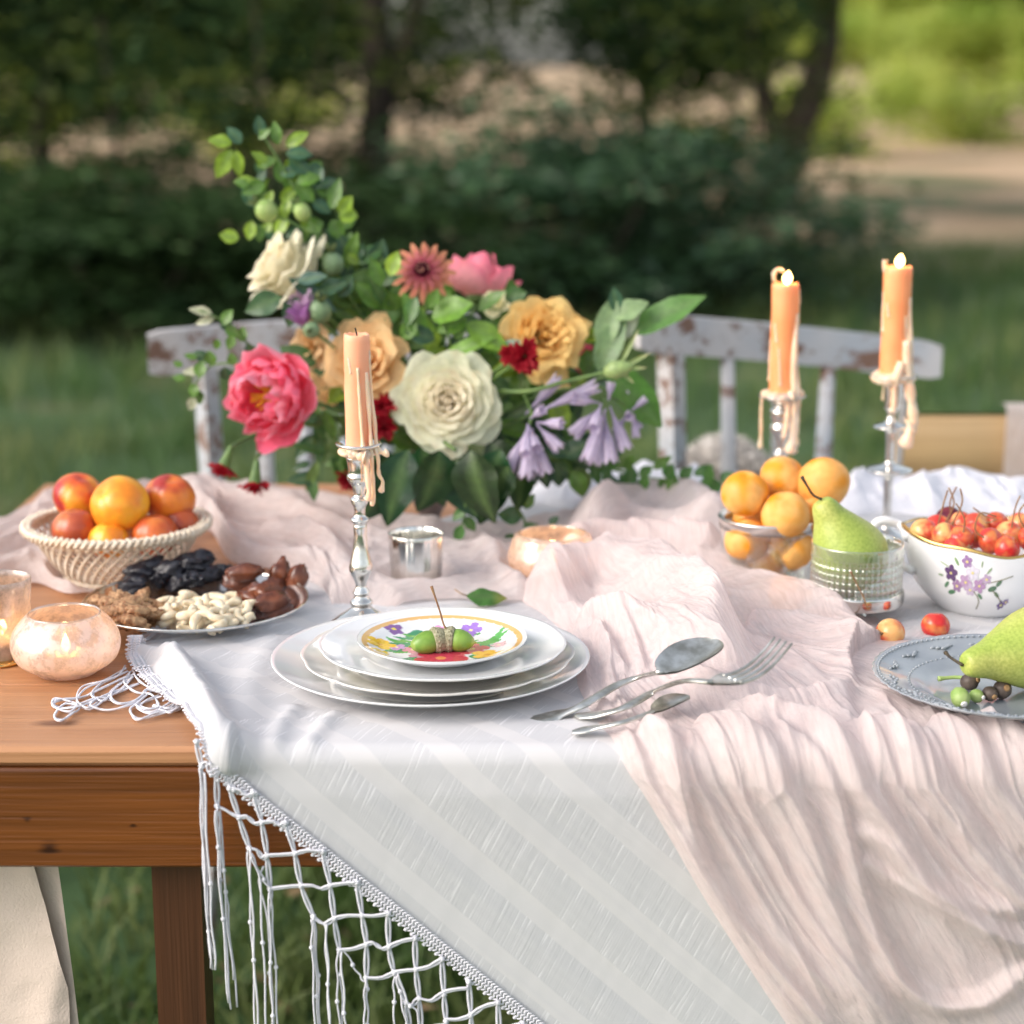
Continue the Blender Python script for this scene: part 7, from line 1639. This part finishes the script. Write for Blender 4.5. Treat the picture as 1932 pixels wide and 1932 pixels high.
def hang_cloth(name, label, x0, x1, y, ztop, zbot, m, seed, dep=.012, slant=0, thick=.0):
    nu, nv = 70, 60; U, V_ = np.meshgrid(np.linspace(0, 1, nu), np.linspace(0, 1, nv), indexing='ij')
    X = x0 + (x1 - x0) * U + slant * V_; Z = ztop - (ztop - zbot) * np.clip((V_ - .08) / .92, 0, 1); Yy = y - dep * ridged(U * 3.1 + fbm(U * 2, V_ * 3, seed) * .8, V_ * 1.2, seed) - .01 * np.sin(np.clip(V_ / .08, 0, 1) * np.pi / 2)
    Yy = np.where(V_ < .08, y + .03 * (1 - V_ / .08) - .01, Yy); Z = Z + np.where(V_ < .08, .004 * np.sin(V_ / .08 * np.pi), 0)
    o = npmesh(name, np.stack([X, Yy, Z], -1).reshape(-1, 3), gridfaces(nu, nv), m, origin=(x0, y, zbot), uv=np.stack([U * .5, V_ * .5], -1).reshape(-1, 2)); return tag(o, label, 'cloth')
p = PY(1897, 768, 2.60); hang_cloth('hanging_cloth', 'pale pink cloth draped over the wooden chair at the right edge', p.x, p.x + .28, 2.605, p.z + .0, .35, M['gauze_pale'], 3)
# near chair at the lower left with a beige canvas cover
p = PY(112, 1600, 1.22)
def slip():
    t = thing('covered_chair', (-.42, 1.2, 0), 'beige canvas covered chair pushed against the table at the lower left', 'chair')
    xr = PY(100, 1640, 1.40).x
    nu, nv = 120, 110; U, V_ = np.meshgrid(np.linspace(0, 1, nu), np.linspace(0, 1, nv), indexing='ij')
    X = -.86 + (xr + .86 + .012 * np.sin(V_ * 3)) * U + .018 * V_ * U; Z = .67 - .67 * V_
    Yy = 1.405 - .016 * np.sin(U * 11 + V_ * 2.5) * np.clip((1 - U) * 3, 0, 1) - .008 * ridged(U * 6 + V_ * .8, V_ * 1.5, 4) ** 1.5 - .003 * ridged(U * 16 + V_ * 3, V_ * 6, 5)
    Yy = Yy - .05 * np.exp(-((V_ - .02) / .04) ** 2) * 0
    npmesh('back_cover', np.stack([X, Yy, Z], -1).reshape(-1, 3), gridfaces(nu, nv), M['beige_cloth'], t)
    # second overlapping panel with a hem
    X2 = -.86 + (xr - .022 + .86 + .030 * np.clip(V_ * 1.6, 0, 1)) * U; Z2 = .665 - .26 * V_ - .018 * (1 - U); Y2 = Yy - .0035 - .003 * ridged(U * 9 + 2 * V_, V_ * 3, 7)
    Z2 = .668 - .205 * V_ - .03 * V_ * U
    npmesh('flap', np.stack([X2, Y2, Z2], -1).reshape(-1, 3), gridfaces(nu, nv), M['beige_cloth'], t)
    q = [Vector((float(X2[i, -1]), float(Y2[i, -1]) - .001, float(Z2[i, -1]))) for i in range(0, nu, 6)]
    MB().tube(q, .0022, 6).build('hem', M['beige_cloth'], t)
    # the rest of the chair: a low back under the table top and its legs
    for x in (-.82, -.48): MB().box((x, 1.50, .31), (.03, .03, .62), bev=.003).build('leg', M['leg'], t, smooth=False)
    MB().box((-.65, 1.50, .60), (.34, .02, .08), bev=.004).build('rail', M['leg'], t)
slip()
